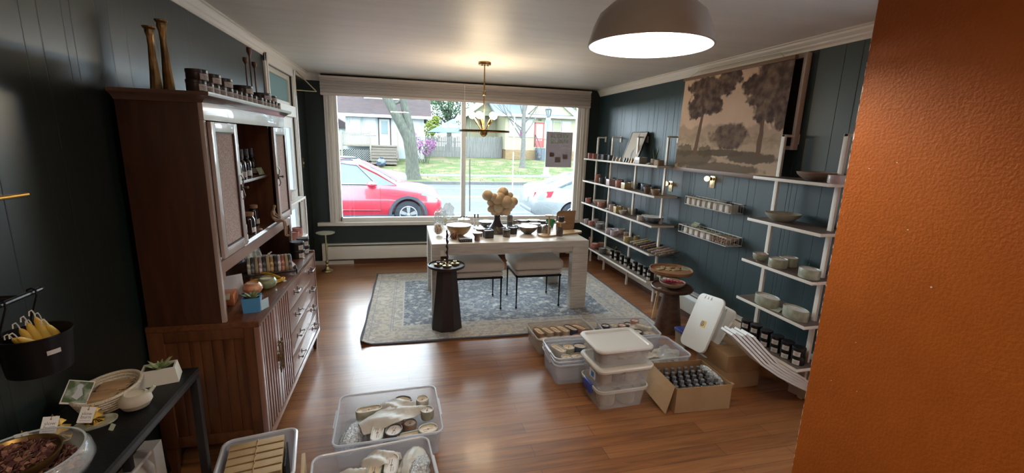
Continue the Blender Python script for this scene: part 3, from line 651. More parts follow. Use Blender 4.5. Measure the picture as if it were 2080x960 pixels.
# ------------------------------------------------------------------ chandelier
ch = thing('chandelier', 'brass ring chandelier with five upward bulbs over the display table', 'chandelier', (.815, 4.70, 1.80))
GB = mat('satin_gold_brass', (.42, .27, .10), .32, 1)
ZR = .05
bm = B(); n = 64
prof = [(.255, ZR-.008), (.275, ZR-.008), (.275, ZR+.008), (.255, ZR+.008)]
loft(bm, [[(r_*math.cos(2*PI*i/n), r_*math.sin(2*PI*i/n), z) for i in range(n)] for r_, z in prof+prof[:1]], True, (False, False)); obj('ring', bm, mat('bronze_ring', (.10, .055, .022), .4, .8), ch)
for k in range(5):
    a = 2*PI*k/5+.35; ca, sa = math.cos(a), math.sin(a)
    obj('spoke', tube(B(), [(.03*ca, .03*sa, ZR), (.258*ca, .258*sa, ZR)], .005), GB, ch)
    sp = obj('arm', tube(B(), [(.02*ca, .02*sa, ZR), (.065*ca, .065*sa, ZR+.07)], .0055), GB, ch)
    obj('lamp_socket', tube(B(), [(.065*ca, .065*sa, ZR+.07), (.100*ca, .100*sa, ZR+.125)], .012, 12), GB, sp)
    obj('bulb', sph(B(), (.122*ca, .122*sa, ZR+.158), .034), mat('warm_globe_bulb', (1, .9, .75), .4, emit=(1, .78, .50), estr=60), sp)
obj('hub', lathe(B(), [(0, -.010), (.022, -.002), (.040, .022), (.044, .045), (.044, .062), (.0, .066)], 24), GB, ch)
obj('stem', tube(B(), [(0, 0, .06), (0, 0, .73)], .007), GB, ch); obj('collar', lathe(B(), [(.010, .405), (.020, .41), (.020, .45), (.010, .455)], 20), mat('bright_brass', (.75, .6, .3), .2, 1), ch)
obj('canopy', lathe(B(), [(.062, .705), (.065, .71), (.065, .731), (0, .733)], 32), GB, ch)
for s in (-.03, .03): obj('canopy_screw', lathe(B(), [(.003, .69), (.006, .692), (.006, .708)], 8, (s, -.02, 0)), GB, ch)

# ------------------------------------------------------------------ two round wooden tables near the rack
def wood(n_, a, b, st=(1, 12, 12), rough=.45): return mat(n_, a, rough, col2=b, scale=3, stretch=st, distort=.5)
LTD = wood('dark_acacia', (.060, .027, .016), (.10, .05, .03)); LTL = wood('light_acacia', (.27, .125, .06), (.38, .20, .10)); PALE = wood('pale_ash', (.55, .40, .22), (.66, .50, .30), (1, 1, 6))
t = thing('round_table', 'dark walnut round table on a thick tapered trunk base, lower of the two', 'side table', (2.46, 3.555, 0))
obj('tabletop', lathe(B(), [(.10, .415), (.185, .42), (.192, .43), (.192, .445), (.186, .453), (.178, .444), (0, .444)], 44), LTD, t)
obj('base', lathe(B(), [(.125, 0), (.128, .004), (.075, .37), (.07, .416)], 32), LTD, t)
t = thing('round_table', 'light acacia round tray table with splayed legs, taller and nearer the rack', 'side table', (2.60, 3.80, 0))
obj('tabletop', lathe(B(), [(.0, .495), (.18, .50), (.205, .515), (.212, .545), (.204, .547), (.196, .528), (0, .525)], 44), LTL, t)
for k in range(3):
    a = math.radians((150, 30, -90)[k]); ca, sa = math.cos(a), math.sin(a); sx, sy = -sa, ca
    def cr(r_, z, hw, ht): return [(r_*ca+u*ht*ca+v*hw*sx, r_*sa+u*ht*sa+v*hw*sy, z) for u, v in ((-1, -1), (1, -1), (1, 1), (-1, 1))]
    bm = loft(B(), [cr(.13, 0, .020, .012), cr(.08, .496, .034, .014)]); obj('leg', bm, PALE, t)

# ------------------------------------------------------------------ black console table on the left
KX = -.885
t = thing('console_table', 'narrow black console table against the left wall in front of the sideboard', 'console table', (0, 0, 0))
BLK = mat('black_laminate', (.005, .0055, .006), .42, spec=.3, bump=.1, bscale=150)
obj('tabletop', box(B(), (XL+.004, -.2, .735), (KX, 2.02, .75)), BLK, t); obj('frame', box(B(), (KX-.03, -.2, .71), (KX, 2.02, .7355), .002), mat('black_steel', (.014, .015, .017), .4, .2), t)
for x in (XL+.02, KX-.03):
    for y in (1.99, -.19): obj('leg', box(B(), (x, y, 0), (x+.03, y+.03, .711), .002), mat('black_steel'), t)

# ------------------------------------------------------------------ white etagere by the side door
t = thing('narrow_shelf_unit', 'narrow white metal shelf unit between the sideboard and the side door', 'shelf', (0, 0, 0))
EX0, EX1, EY0, EY1 = -1.19, -.955, 4.02, 4.66
for x in (EX0, EX1):
    for y in (EY0, EY1): obj('post', box(B(), (x-.01, y-.01, 0), (x+.01, y+.01, 1.17), .002), WHT2, t)
for z in (.16, .50, .80, 1.17): obj('shelf', box(B(), (EX0-.01, EY0-.01, z-.02), (EX1+.01, EY1+.01, z), .003), WHT2, t)
# ================================================================== outside the shop window
OUT = .52  # scales the outdoor colours, which also carry a modest pale haze
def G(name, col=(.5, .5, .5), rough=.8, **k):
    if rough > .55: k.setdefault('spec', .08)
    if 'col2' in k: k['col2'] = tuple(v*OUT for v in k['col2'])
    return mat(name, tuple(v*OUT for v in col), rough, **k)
ROAD = G('asphalt', (.090, .099, .108), .8, col2=(.102, .111, .120), scale=.6); CONC = G('concrete', (.12, .127, .125), .85, col2=(.15, .15, .147), scale=1.5)
LAWN = G('spring_lawn', (.080, .115, .042), .95, col2=(.17, .14, .09), scale=1.1, lo=.45, hi=.62, detail=8, bump=.5, bscale=30)
def strip(name, y0, z0, y1, z1, m, t=.05):
    bm = loft(B(), [[(x, y0, z0), (x, y1, z1), (x, y1, z1-t), (x, y0, z0-t)] for x in (-45, 55)]); return struct(name, bm, m)
strip('near_sidewalk', 6.6, -.36, 11.0, -.36, CONC, .3)
strip('street', 11.0, -.5, 23.4, -.5, ROAD)
strip('far_kerb', 23.4, -.36, 23.6, -.36, CONC, .2)
strip('verge', 23.6, -.36, 26.0, -.29, LAWN); strip('far_sidewalk', 26.0, -.28, 27.4, -.25, CONC); strip('front_lawn', 27.4, -.27, 32.5, .32, LAWN); strip('back_lawn', 32.5, .32, 70, .9, LAWN)
PAINTY = G('yellow_road_paint', (.42, .31, .05)); PAINTW = G('white_road_paint', (.24, .25, .25))
for i, (y, m) in enumerate(((17.95, PAINTY), (18.25, PAINTY), (13.95, PAINTW), (21.5, PAINTW))): struct('trim_%d' % (10+i), box(B(), (-45, y-.05, -.5), (55, y+.05, -.496)), m)

def house_window(root, x0, x1, z0, z1, y, sash=True, name='window', glass=None):
    T = G('house_trim', (.46, .50, .50), .6); g = glass or G('house_glass', (.09, .13, .17), .6)
    w_ = obj(name, box(B(), (x0, y-.03, z0), (x1, y+.02, z1)), g, root)
    bm = B(); f = .07
    box(bm, (x0-f, y-.07, z0-f), (x0, y, z1+f)); box(bm, (x1, y-.07, z0-f), (x1+f, y, z1+f)); box(bm, (x0, y-.07, z1), (x1, y, z1+f)); box(bm, (x0, y-.07, z0-f), (x1, y, z0))
    if sash: box(bm, (x0, y-.06, (z0+z1)/2-.03), (x1, y, (z0+z1)/2+.03))
    obj('window_frame', bm, T, w_); return w_
ROOF = G('weathered_shingles', (.085, .062, .062), .85, col2=(.060, .050, .053), scale=3, stretch=(1, 6, 1)); SIDE = G('white_siding', (.42, .47, .475), .7)
h = thing('house', 'white bungalow with a brown shingle roof and wooden porch steps across the street', 'house', (0, 0, 0))
Y = 34
bm = B(); box(bm, (-3.98, Y, .3), (1.46, Y+7, 3.35)); obj('wall', bm, SIDE, h)
bm = loft(B(), [[(x, Y-.55, 3.36), (x, Y+3.6, 6.6), (x, Y+7.6, 3.36), (x, Y+7.6, 3.24), (x, Y+3.6, 6.48), (x, Y-.55, 3.24)] for x in (-4.75, 2.0)]); obj('roof', bm, ROOF, h)
bm = box(B(), (-4.75, Y-.60, 3.20), (2.02, Y-.48, 3.40)); obj('gutter', bm, SIDE, h)
bm = loft(B(), [[(x, Y+1.0, 4.55), (x, Y+1.0, 6.1), (x, Y+4, 6.6), (x, Y+4, 4.55)] for x in (-2.75, .1)]); dm = obj('dormer', bm, SIDE, h)
for x in (-2.4, -1.2): obj('dormer_window', box(B(), (x, Y+.96, 4.85), (x+.9, Y+1.01, 5.8)), G('house_glass'), dm)
house_window(h, -3.70, -3.02, 2.05, 3.12, Y); house_window(h, -2.68, -1.98, 2.02, 3.12, Y); house_window(h, .46, 1.16, 2.02, 3.12, Y)
obj('wreath', tube(B(), [(.81+.42*math.cos(t), Y-.08, 3.25+.12*math.sin(t)) for t in [k*PI/6 for k in range(7)]], .06), G('dry_garland', (.15, .15, .12)), h)
bm = B(); box(bm, (-1.78, Y-.05, 1.3), (-1.70, Y+.01, 3.17)); box(bm, (-.96, Y-.05, 1.3), (-.88, Y+.01, 3.17)); box(bm, (-1.78, Y-.05, 3.12), (-.88, Y+.01, 3.2)); obj('door_frame', bm, G('brown_trim', (.09, .06, .055)), h)
d = obj('door', box(B(), (-1.69, Y-.03, 1.3), (-.97, Y, 3.11)), G('house_trim'), h); obj('door_glass', box(B(), (-1.56, Y-.04, 2.05), (-1.10, Y-.02, 2.98)), G('house_glass2', (.09, .14, .14), .2), d)
DECK = G('weathered_deck', (.17, .145, .115), .85, col2=(.22, .19, .155), scale=4, stretch=(1, 8, 8))
bm = B(); box(bm, (-3.97, 31.2, 1.22), (-.42, Y, 1.30)); obj('porch_deck', bm, DECK, h)
RL = G('deck_rail_wood', (.26, .235, .20))
bm = B(); box(bm, (-3.97, 31.2, 2.02), (-2.15, 31.3, 2.10)); box(bm, (-3.97, 31.22, 1.34), (-2.15, 31.28, 1.40))
for k in range(19): box(bm, (-3.93+k*.095, 31.23, 1.38), (-3.89+k*.095, 31.27, 2.03))
obj('porch_railing', bm, RL, h)
for x in (-3.99, -2.2): obj('porch_post', box(B(), (x, 31.15, .3), (x+.11, 31.27, 2.22)), RL, h)
obj('porch_post', box(B(), (-.45, 31.15, .3), (-.34, 31.27, 2.2)), RL, h)
bm = box(B(), (-3.88, 31.3, .2), (-2.2, 31.33, 1.0)); lt_ = obj('porch_shade_sheet', bm, G('under_porch_shade', (.02, .025, .03)), h)  # near-black sheet painted as the shade behind the lattice
bm = B()
for k in range(-8, 20):
    x = -3.88+k*.14
    for s in (1, -1):
        a = Vector((x, 31.26 if s > 0 else 31.28, .25)) if s > 0 else Vector((x+.75, 31.28, .25)); b_ = a+Vector((.75*s, 0, .75))
        pts = []
        def cl(p, q): 
            d_ = q-p; t0, t1 = 0, 1
            for lim, sg in ((-3.88, 1), (-2.2, -1)):
                f0 = (p.x-lim)*sg; f1 = (q.x-lim)*sg
                if f0 < 0 and f1 < 0: return None
                if f0 < 0: t0 = max(t0, f0/(f0-f1))
                if f1 < 0: t1 = min(t1, f0/(f0-f1))
            return (p+d_*t0, p+d_*t1) if t1-t0 > .02 else None
        c = cl(a, b_)
        if c: ngon(bm, [c[0]+Vector((0, 0, -.02)), c[1]+Vector((0, 0, -.02)), c[1]+Vector((0, 0, .02)), c[0]+Vector((0, 0, .02))], (0, .012, 0))
obj('porch_lattice', bm, G('white_lattice', (.28, .28, .26)), h)
for k in range(6): obj('porch_step', box(B(), (-2.08, 29.9+k*.24, .14+k*.185), (-.46, 30.3+k*.24, .22+k*.185)), DECK, h)
bm = box(B(), (-2.1, 30.2, .1), (-.45, 31.2, .2)); obj('under_step_shade', loft(B(), [[(x, 29.95, .1), (x, 31.25, 1.2), (x, 31.25, .1)] for x in (-2.05, -.5)]), G('painted_step_shade', (.08, .07, .06)), h); bm.free()  # wedge in a darkened deck colour, painted as shade under the steps
bm = B(); box(bm, (-1.90, 30.3, .20), (-1.88, 30.31, .21)); bm.free()
bm = sph(B(), (0, 0, .28), .30, 16, 10, .85)
for v in bm.verts: v.co += Vector((random.uniform(-.03, .03), random.uniform(-.03, .03), random.uniform(-.03, .03)))*1.3; v.co.z = max(v.co.z, 0)
tube(bm, [(0, 0, .48), (.04, 0, .60)], [.06, .12], 8); obj('bin_bag', bm, G('blue_grey_bag', (.055, .085, .13), .4), None, (-1.42, 29.5, .0), label='tied blue grey rubbish bag at the foot of the porch steps', cat='bag')

# second house, cream with a red door
h = thing('house', 'cream house with grey gables, a red door and a brick base across the street', 'house', (0, 0, 0))
Y = 37; CREAM = G('cream_siding', (.36, .345, .23), .7); SLATE = G('grey_blue_shingles', (.12, .15, .19), .8)
obj('wall', box(B(), (8.24, Y, 1.16), (14.6, Y+8, 4.0)), CREAM, h); obj('brick_base', box(B(), (8.3, Y-.02, .2), (14.55, Y+8, 1.16)), G('tan_brick', (.22, .155, .085), .9, col2=(.28, .20, .12), scale=3, stretch=(1, 1, 5)), h)
bm = loft(B(), [[(x, Y-.5, 4.02), (x, Y+3.2, 5.35), (x, Y+3.2, 5.2), (x, Y-.5, 3.88)] for x in (7.3, 14.9)]); obj('porch_roof', bm, SLATE, h)
obj('eave_board', box(B(), (7.3, Y-.56, 3.84), (14.9, Y-.46, 4.04)), G('house_trim'), h)
bm = B(); ngon(bm, [(5.4, Y+3, 4.0), (14.2, Y+3, 4.0), (9.9, Y+3, 7.2)], (0, 7, 0)); obj('upper_gable', bm, CREAM, h)
bm = B()
for s, (a, b_) in enumerate((((5.0, 3.85), (9.9, 7.45)), ((14.6, 3.85), (9.9, 7.45)))): ngon(bm, [(a[0], Y+2.5, a[1]), (b_[0], Y+2.5, b_[1]), (b_[0], Y+2.5, b_[1]-.25), (a[0], Y+2.5, a[1]-.25)], (0, 8, 0))
obj('roof', bm, G('house_trim'), h)
bm = B(); ngon(bm, [(10.1, Y-.2, 4.05), (14.3, Y-.2, 4.05), (12.0, Y-.2, 5.75)], (0, 3, 0)); obj('porch_gable', bm, CREAM, h)
bm = B(); ngon(bm, [(11.9, Y-.4, 5.95), (14.6, Y-.4, 4.05), (14.3, Y-.4, 3.95), (11.9, Y-.4, 5.75)], (0, 3.3, 0)); ngon(bm, [(9.7, Y-.4, 4.15), (11.9, Y-.4, 5.95), (11.9, Y-.4, 5.75), (9.9, Y-.4, 3.98)], (0, 3.3, 0)); obj('gable_trim', bm, G('house_trim'), h)
obj('side_wall', box(B(), (5.6, Y+4, .5), (8.3, Y+9, 4.2)), CREAM, h)
for a, b_ in ((8.62, 9.22), (9.36, 9.70), (10.04, 10.62)): house_window(h, a, b_, 2.3, 3.66, Y)
for a, b_, g in ((11.70, 12.24, None), (12.46, 13.06, G('drawn_blind', (.30, .31, .20))), (13.25, 13.95, None)): house_window(h, a, b_, 2.2, 3.60, Y, glass=g)
bm = B(); box(bm, (10.78, Y-.06, 1.45), (10.86, Y, 3.46)); box(bm, (11.56, Y-.06, 1.45), (11.64, Y, 3.46)); box(bm, (10.78, Y-.06, 3.40), (11.64, Y, 3.48)); obj('door_frame', bm, G('red_paint', (.32, .03, .03), .5), h)
d = obj('door', box(B(), (10.86, Y-.04, 1.45), (11.56, Y, 3.40)), G('red_door', (.33, .04, .03), .5), h)
obj('door_light', box(B(), (10.92, Y-.05, 2.18), (11.50, Y-.03, 3.34)), G('house_trim'), d); bm = B()
for i in range(3):
    for j in range(4): box(bm, (10.97+i*.175, Y-.06, 2.25+j*.26), (11.11+i*.175, Y-.045, 2.45+j*.26))
obj('door_glass', bm, G('house_glass'), d); bm = B()
for i in range(3): box(bm, (10.95+i*.19, Y-.05, 1.98), (11.06+i*.19, Y-.035, 2.08))
obj('door_trim', bm, G('house_trim'), d)
text('7808', .16, G('house_number', (.05, .05, .06)), h, Matrix.Translation((11.2, Y-.03, 3.66)) @ Matrix.Rotation(PI/2, 4, 'X'), 'house_number', .005)
for k in range(6): obj('front_step', box(B(), (10.9, Y-1.9+k*.3, .1), (12.05, Y-1.55+k*.3, .36+k*.2)), G('grey_step', (.13, .15, .17)), h)
bm = B()
for x in (10.85, 12.1):
    tube(bm, [(x, Y-2.0, .2), (x, Y-2.0, 1.25), (x, Y-.1, 2.45)], .03, 6); tube(bm, [(x, Y-.1, 1.45), (x, Y-.1, 2.45)], .03, 6); tube(bm, [(x, Y-1.9, .55), (x, Y-.1, 1.75)], .02, 6)
obj('stair_railing', bm, G('dark_iron', (.03, .02, .035), .4), h)
obj('yard_banner', box(B(), (9.50, Y-.10, 2.30), (9.98, Y-.08, 2.85)), G('magenta_poster', (.24, .05, .16)), h)

# fence, tent, lamp post
f = thing('wooden_fence', 'tall grey weathered board fence between the two houses', 'fence', (0, 0, 0)); bm = B()
FNC = G('grey_fence_boards', (.175, .18, .175), .9, col2=(.22, .215, .20), scale=2, stretch=(5, 1, .6))
x = 1.55; k = 0
while x < 8.1:
    z = 2.05+.05*math.sin(k*1.7)+(x-2)*.022; box(bm, (x, 38-.02*(k % 2), .35), (x+.128, 38.02-.02*(k % 2), z)); x += .145; k += 1
obj('board_panel', bm, FNC, f); obj('rail', box(B(), (1.55, 38.03, 1.6), (8.2, 38.1, 1.7)), FNC, f); obj('rail', box(B(), (1.55, 38.03, .8), (8.2, 38.1, .9)), FNC, f)
for x in (1.7, 4.1, 6.5, 8.1): obj('fence_post', box(B(), (x, 38.1, .3), (x+.1, 38.2, 2.0)), FNC, f)
t = thing('garden_tent', 'pale blue tent roof peeking over the board fence', 'tent', (3.68, 42, .7)); t.scale = (.78, 1, 1)
obj('canopy', loft(B(), [[(-2.0, -1.5, 1.75), (2.0, -1.5, 1.75), (2.0, 1.5, 1.75), (-2.0, 1.5, 1.75)], [(.9, -.1, 3.0), (1.1, -.1, 3.0), (1.1, .1, 3.0), (.9, .1, 3.0)]]), G('pale_blue_canvas', (.17, .31, .36)), t)
bm = B()
for a in (-1.9, 1.9): 
    for b_ in (-1.4, 1.4): tube(bm, [(a, b_, -.2), (a, b_, 1.8)], .03, 6)
obj('tent_pole', bm, G('house_trim'), t)
LP = G('pale_green_paint', (.24, .29, .28), .5); l = thing('street_lamp', 'pale lamp post with a black lantern in front of the cream house', 'street lamp', (8.60, 26.6, -.28))
obj('base', lathe(B(), [(.32, -.1), (.32, .12), (.20, .16), (.17, .5), (.12, .62), (.11, .7)], 16), LP, l); obj('pole', lathe(B(), [(.105, .7), (.085, 3.25), (.15, 3.35), (.16, 3.5), (.08, 3.55), (.1, 3.62)], 16), LP, l)
bm = B()
for k in range(6):
    a = k*PI/3; tube(bm, [(.10*math.cos(a), .10*math.sin(a), 3.62), (.20*math.cos(a), .20*math.sin(a), 4.02)], .016, 5)
lathe(bm, [(.21, 4.02), (.22, 4.07), (.06, 4.2), (.02, 4.36), (.0, 4.38)], 6); lathe(bm, [(.11, 3.58), (.11, 3.64), (0, 3.64)], 6); obj('lantern', bm, G('black_lantern', (.015, .02, .02), .4), l); obj('lantern_glass', lathe(B(), [(.095, 3.64), (.19, 4.02)], 6), G('lantern_pane', (.25, .28, .28), .2), l)

# trees and shrubs
def branch(bm, p, d, L_, r, n, spread=.5, kids=2, seed_up=.15):
    pts = [Vector(p)]; dd = Vector(d).normalized()
    for k in range(4):
        dd = (dd+Vector((random.uniform(-.15, .15), random.uniform(-.15, .15), random.uniform(-.05, seed_up)))).normalized(); pts.append(pts[-1]+dd*L_/4)
    tube(bm, pts, [r*(1-.45*k/4) for k in range(5)], 7 if r > .05 else 4)
    if n > 0:
        for k in range(kids):
            nd = (dd+Vector((random.uniform(-spread, spread), random.uniform(-spread, spread), random.uniform(0, spread*.6)))).normalized()
            branch(bm, pts[-1 if k == 0 else random.choice((2, 3, 4))], nd, L_*.72, r*.55, n-1, spread, kids, seed_up)
def foliage(bm, blobs, n, s):
    for k in range(n):
        c, r = random.choice(blobs); v = Vector((random.gauss(0, 1), random.gauss(0, 1), random.gauss(0, 1))).normalized()*r*random.uniform(.55, 1)**.6
        p = Vector(c)+v; a = Vector((random.uniform(-1, 1), random.uniform(-1, 1), random.uniform(-1, 1))).normalized(); b_ = a.orthogonal().normalized(); q = s*random.uniform(.6, 1.3)
        quad(bm, p+a*q, p+b_*q*.6, p-a*q, p-b_*q*.6)
BARK = G('mossy_bark', (.115, .125, .10), .95, col2=(.075, .08, .07), scale=5, stretch=(4, 4, .7), bump=.8, bscale=14); BARK2 = G('pale_bark', (.17, .165, .15), .9, col2=(.12, .12, .11), scale=6, stretch=(4, 4, 1))
random.seed(11)
t = thing('street_tree', 'big mossy forked tree trunk on the verge in front of the white bungalow', 'tree', (.42, 24.6, -.33))
bm = B(); tube(bm, [(.02, 0, -.15), (.0, 0, .35), (-.02, 0, 1.2), (-.10, 0, 2.0), (-.30, 0, 2.5)], [.52, .38, .34, .36, .30], 14); obj('trunk', bm, BARK, t, smooth=60)
bm = B(); tube(bm, [(-.16, 0, 2.1), (-.55, 0, 2.9), (-1.0, 0, 3.7), (-1.45, .1, 4.6), (-1.7, .2, 6.2)], [.30, .27, .25, .23, .2], 12); obj('limb', bm, BARK, t, smooth=60)
bm = B(); tube(bm, [(-.02, .02, 1.9), (-.12, .05, 2.8), (-.32, .1, 3.6), (-.50, .1, 4.6), (-.52, .2, 6.2)], [.27, .23, .20, .19, .17], 12); obj('limb', bm, BARK, t, smooth=60)
bm = B()
for p, d_ in (((-1.6, .2, 5.8), (-.5, 0, .6)), ((-.5, .2, 5.6), (.6, .1, .5)), ((-1.0, 0, 3.8), (1.2, .3, .5)), ((-.5, .2, 6.0), (.1, -.2, 1))): branch(bm, p, d_, 2.2, .08, 3, .7)
obj('branches', bm, BARK, t)
t = thing('street_tree', 'slim bare tree on the lawn in front of the cream house', 'tree', (8.02, 30.2, .02))
bm = B(); tube(bm, [(0, 0, -.05), (0, 0, .4), (.02, 0, 1.8), (-.02, 0, 3.0), (0, 0, 5.5)], [.26, .19, .16, .15, .10], 12); obj('trunk', bm, BARK2, t, smooth=60)
bm = B()
for p, d_ in (((0, 0, 1.9), (-.7, 0, .9)), ((0, 0, 2.1), (.6, 0, 1)), ((0, 0, 2.6), (-.9, .2, .6)), ((0, 0, 3.0), (.7, -.2, .9)), ((0, 0, 3.4), (-.5, 0, .9)), ((0, 0, 3.6), (.4, .1, 1)), ((0, 0, 2.3), (-1.2, 0, 1.1))): branch(bm, p, d_, 1.5, .055, 3, .55)
obj('branches', bm, BARK2, t)
t = thing('garden_shrub', 'magenta flowering shrub beside the big forked tree trunk', 'shrub', (1.15, 31.4, .25))
bm = B()
for k in range(16): branch(bm, (random.uniform(-.4, .5), random.uniform(-.2, .2), -.1), (random.uniform(-.7, .7), random.uniform(-.3, .3), 1), 1.0, .02, 1, .5)
obj('stems', bm, BARK, t)
bm = B(); bl_ = [((-.65, 0, 1.7), .4), ((-.3, 0, 1.2), .5), ((.3, 0, 1.0), .55), ((.65, 0, 1.2), .4), ((-.6, .0, 1.1), .4)]
foliage(bm, bl_, 700, .05); obj('leaves', bm, G('dark_leaf', (.06, .10, .06)), t, smooth=0)
bm = B(); foliage(bm, bl_, 900, .055); obj('blossom', bm, G('magenta_blossom', (.36, .10, .32)), t, smooth=0)
YG = G('yellow_green_leaf', (.20, .25, .05)); MG = G('soft_green_leaf', (.12, .19, .11)); PG = G('olive_spring_leaf', (.21, .22, .12))
def tree(name, label, loc, blobs, n, s, m, trunk=2.0, tr=.15, cat='tree', group=None):
    t = thing(name, label, cat, loc, 0, group); bm = B(); tube(bm, [(0, 0, -.2), (.05, 0, trunk*.5), (0, 0, trunk)], [tr*1.2, tr, tr*.8], 8); 
    for c, r in blobs[:5]: tube(bm, [(0, 0, trunk*.7), (c[0]*.5, c[1]*.5, (trunk*.7+c[2])/2), c], [tr*.5, tr*.35, .02], 5)
    obj('trunk', bm, BARK2, t); bm = B(); foliage(bm, blobs, n, s); obj('crown', bm, m, t, smooth=0); return t
tree('conifer', 'bright yellow green bush tree standing between the bungalow and the tent', (2.90, 47, .6), [((0, 0, 1.6), .8), ((0, 0, 2.6), .7), ((-.3, 0, 2.2), .7), ((.3, 0, 3.2), .4)], 2600, .09, YG, 1.5, .1)
tree('background_tree', 'tall soft green tree filling the gap above the tent', (5.0, 52, .7), [((-1.8, 0, 4.2), 1.8), ((0, 0, 6), 2.3), ((1.4, 0, 4.6), 1.9), ((-1.5, 0, 7), 2.0), ((1.0, 0, 7.5), 2)], 5500, .16, MG, 4, .3)
tree('background_tree', 'pale yellow tree behind the left corner of the bungalow', (-8.4, 53, .7), [((0, 0, 3.2), 1.5), ((1, 0, 4.5), 1.4), ((-.5, 0, 5.5), 1.6)], 3000, .14, PG, 2.5, .2)
tree('background_tree', 'green tree crown above the left end of the bungalow roof', (-6.6, 38.5, .7), [((0, 0, 5.2), 1.3), ((-.6, 0, 6.4), 1.3), ((.5, 0, 4.2), .9)], 2500, .12, G('mid_green_leaf', (.09, .20, .10)), 4, .2)
tree('background_tree', 'olive tree crown behind the right gable of the cream house', (17.2, 47, .7), [((0, 0, 5.2), 1.8), ((-1.6, 0, 6.5), 1.6), ((1.5, 0, 6.2), 2)], 3800, .15, PG, 4, .25)
random.seed(5)
t = thing('background_tree', 'small bare tree at the far right end of the cream house', 'tree', (15.3, 34.5, .4)); bm = B(); tube(bm, [(0, 0, -.2), (-.1, 0, 1.2), (.1, 0, 2.4)], [.12, .1, .07], 8); obj('trunk', bm, BARK, t); bm = B()
for k in range(5): branch(bm, (0, 0, 1.4+k*.25), (random.uniform(-1, 1), 0, 1), 1.3, .04, 3, .6)
obj('branches', bm, BARK, t)
# leaf litter on the lawn
bm = B(); random.seed(9)
for k in range(2600):
    x = random.uniform(-1, 14); y = random.uniform(23.8, 33) ; z = (-.36+(y-23.6)*.029) if y < 26 else (-.24 if y < 27.4 else -.27+(y-27.4)*.1157)
    if random.random() > (.9 if (y < 25.5 or 27.4 < y < 29 or math.hypot(x-4.5, y-32) < 1.6) else .25): continue
    a = random.uniform(0, PI); s = random.uniform(.04, .10); quad(bm, (x, y, z+.02), (x+s*math.cos(a), y+s*math.sin(a), z+.03), (x+s*math.cos(a+.9), y+s*math.sin(a+.9), z+.045), (x+.5*s*math.cos(a+1.5), y+.5*s*math.sin(a+1.5), z+.03))
obj('fallen_leaves', bm, G('dry_leaf', (.20, .135, .085)), None, smooth=0, label='dry brown leaves scattered over the verge and the front lawns', cat='leaves', kind='stuff')
# further house far left behind the bungalow
h = thing('garage', 'small brown roofed garage far behind the left side of the bungalow', 'garage', (-7.0, 45, .6)); obj('wall', box(B(), (-2, 0, 0), (2.2, 4, 2.1)), SIDE, h); bm = B(); ngon(bm, [(-2.5, -.3, 2.0), (2.7, -.3, 2.0), (.1, -.3, 3.4)], (0, 4.6, 0)); obj('roof', bm, ROOF, h)

# ------------------------------------------------------------------ cars
TIRE = G('tyre_rubber', (.03, .035, .045), .8); RIM = G('alloy_rim', (.30, .32, .34), .3, metal=.4); CG = G('car_glass', (.05, .085, .09), .06); CLAD = G('grey_cladding', (.055, .065, .085), .6)
def wheel(t, x, y, r, side=-1):
    w_ = obj('wheel', B(), TIRE, t); bm = bmesh.new(); pr = [(r*.60, -.11), (r*.95, -.11), (r, -.08), (r, .08), (r*.95, .11), (r*.60, .11)]; n = 36
    loft(bm, [[(x+q*math.cos(2*PI*i/n), y+h_, r+q*math.sin(2*PI*i/n)) for i in range(n)] for q, h_ in pr+pr[:1]], True, (False, False)); bm.to_mesh(w_.data); bm.free(); w_.data.polygons.foreach_set('use_smooth', [True]*len(w_.data.polygons))
    bm = B(); q = r*.62
    loft(bm, [[(x+k*math.cos(2*PI*i/n), y+h_*side*-1, r+k*math.sin(2*PI*i/n)) for i in range(n)] for k, h_ in ((q, -.10), (q*.9, -.10), (q*.88, -.06), (q*.1, -.05))], True, (False, True))
    obj('rim_barrel', bm, G('dark_rim', (.05, .055, .065), .5), w_); bm = B()
    for k in range(5):
        for dq in (-.13, .13):
            a = 2*PI*k/5+.3; ca, sa = math.cos(a+dq), math.sin(a+dq); c2, s2 = math.cos(a+dq*.8), math.sin(a+dq*.8)
            p0 = Vector((x+.05*ca, y+side*.115, r+.05*sa)); p1 = Vector((x+q*.93*c2, y+side*.118, r+q*.93*s2)); nn = Vector((-s2, 0, c2))*.024; ngon(bm, [p0-nn, p1-nn*1.2, p1+nn*1.2, p0+nn], (0, .02*-side, 0))
    tube(bm, [(x+q*.96*math.cos(2*PI*i/40), y+side*.115, r+q*.96*math.sin(2*PI*i/40)) for i in range(41)], .014, 6); sph(bm, (x, y+side*.115, r), .05, 10, 6); obj('rim', bm, RIM, w_)
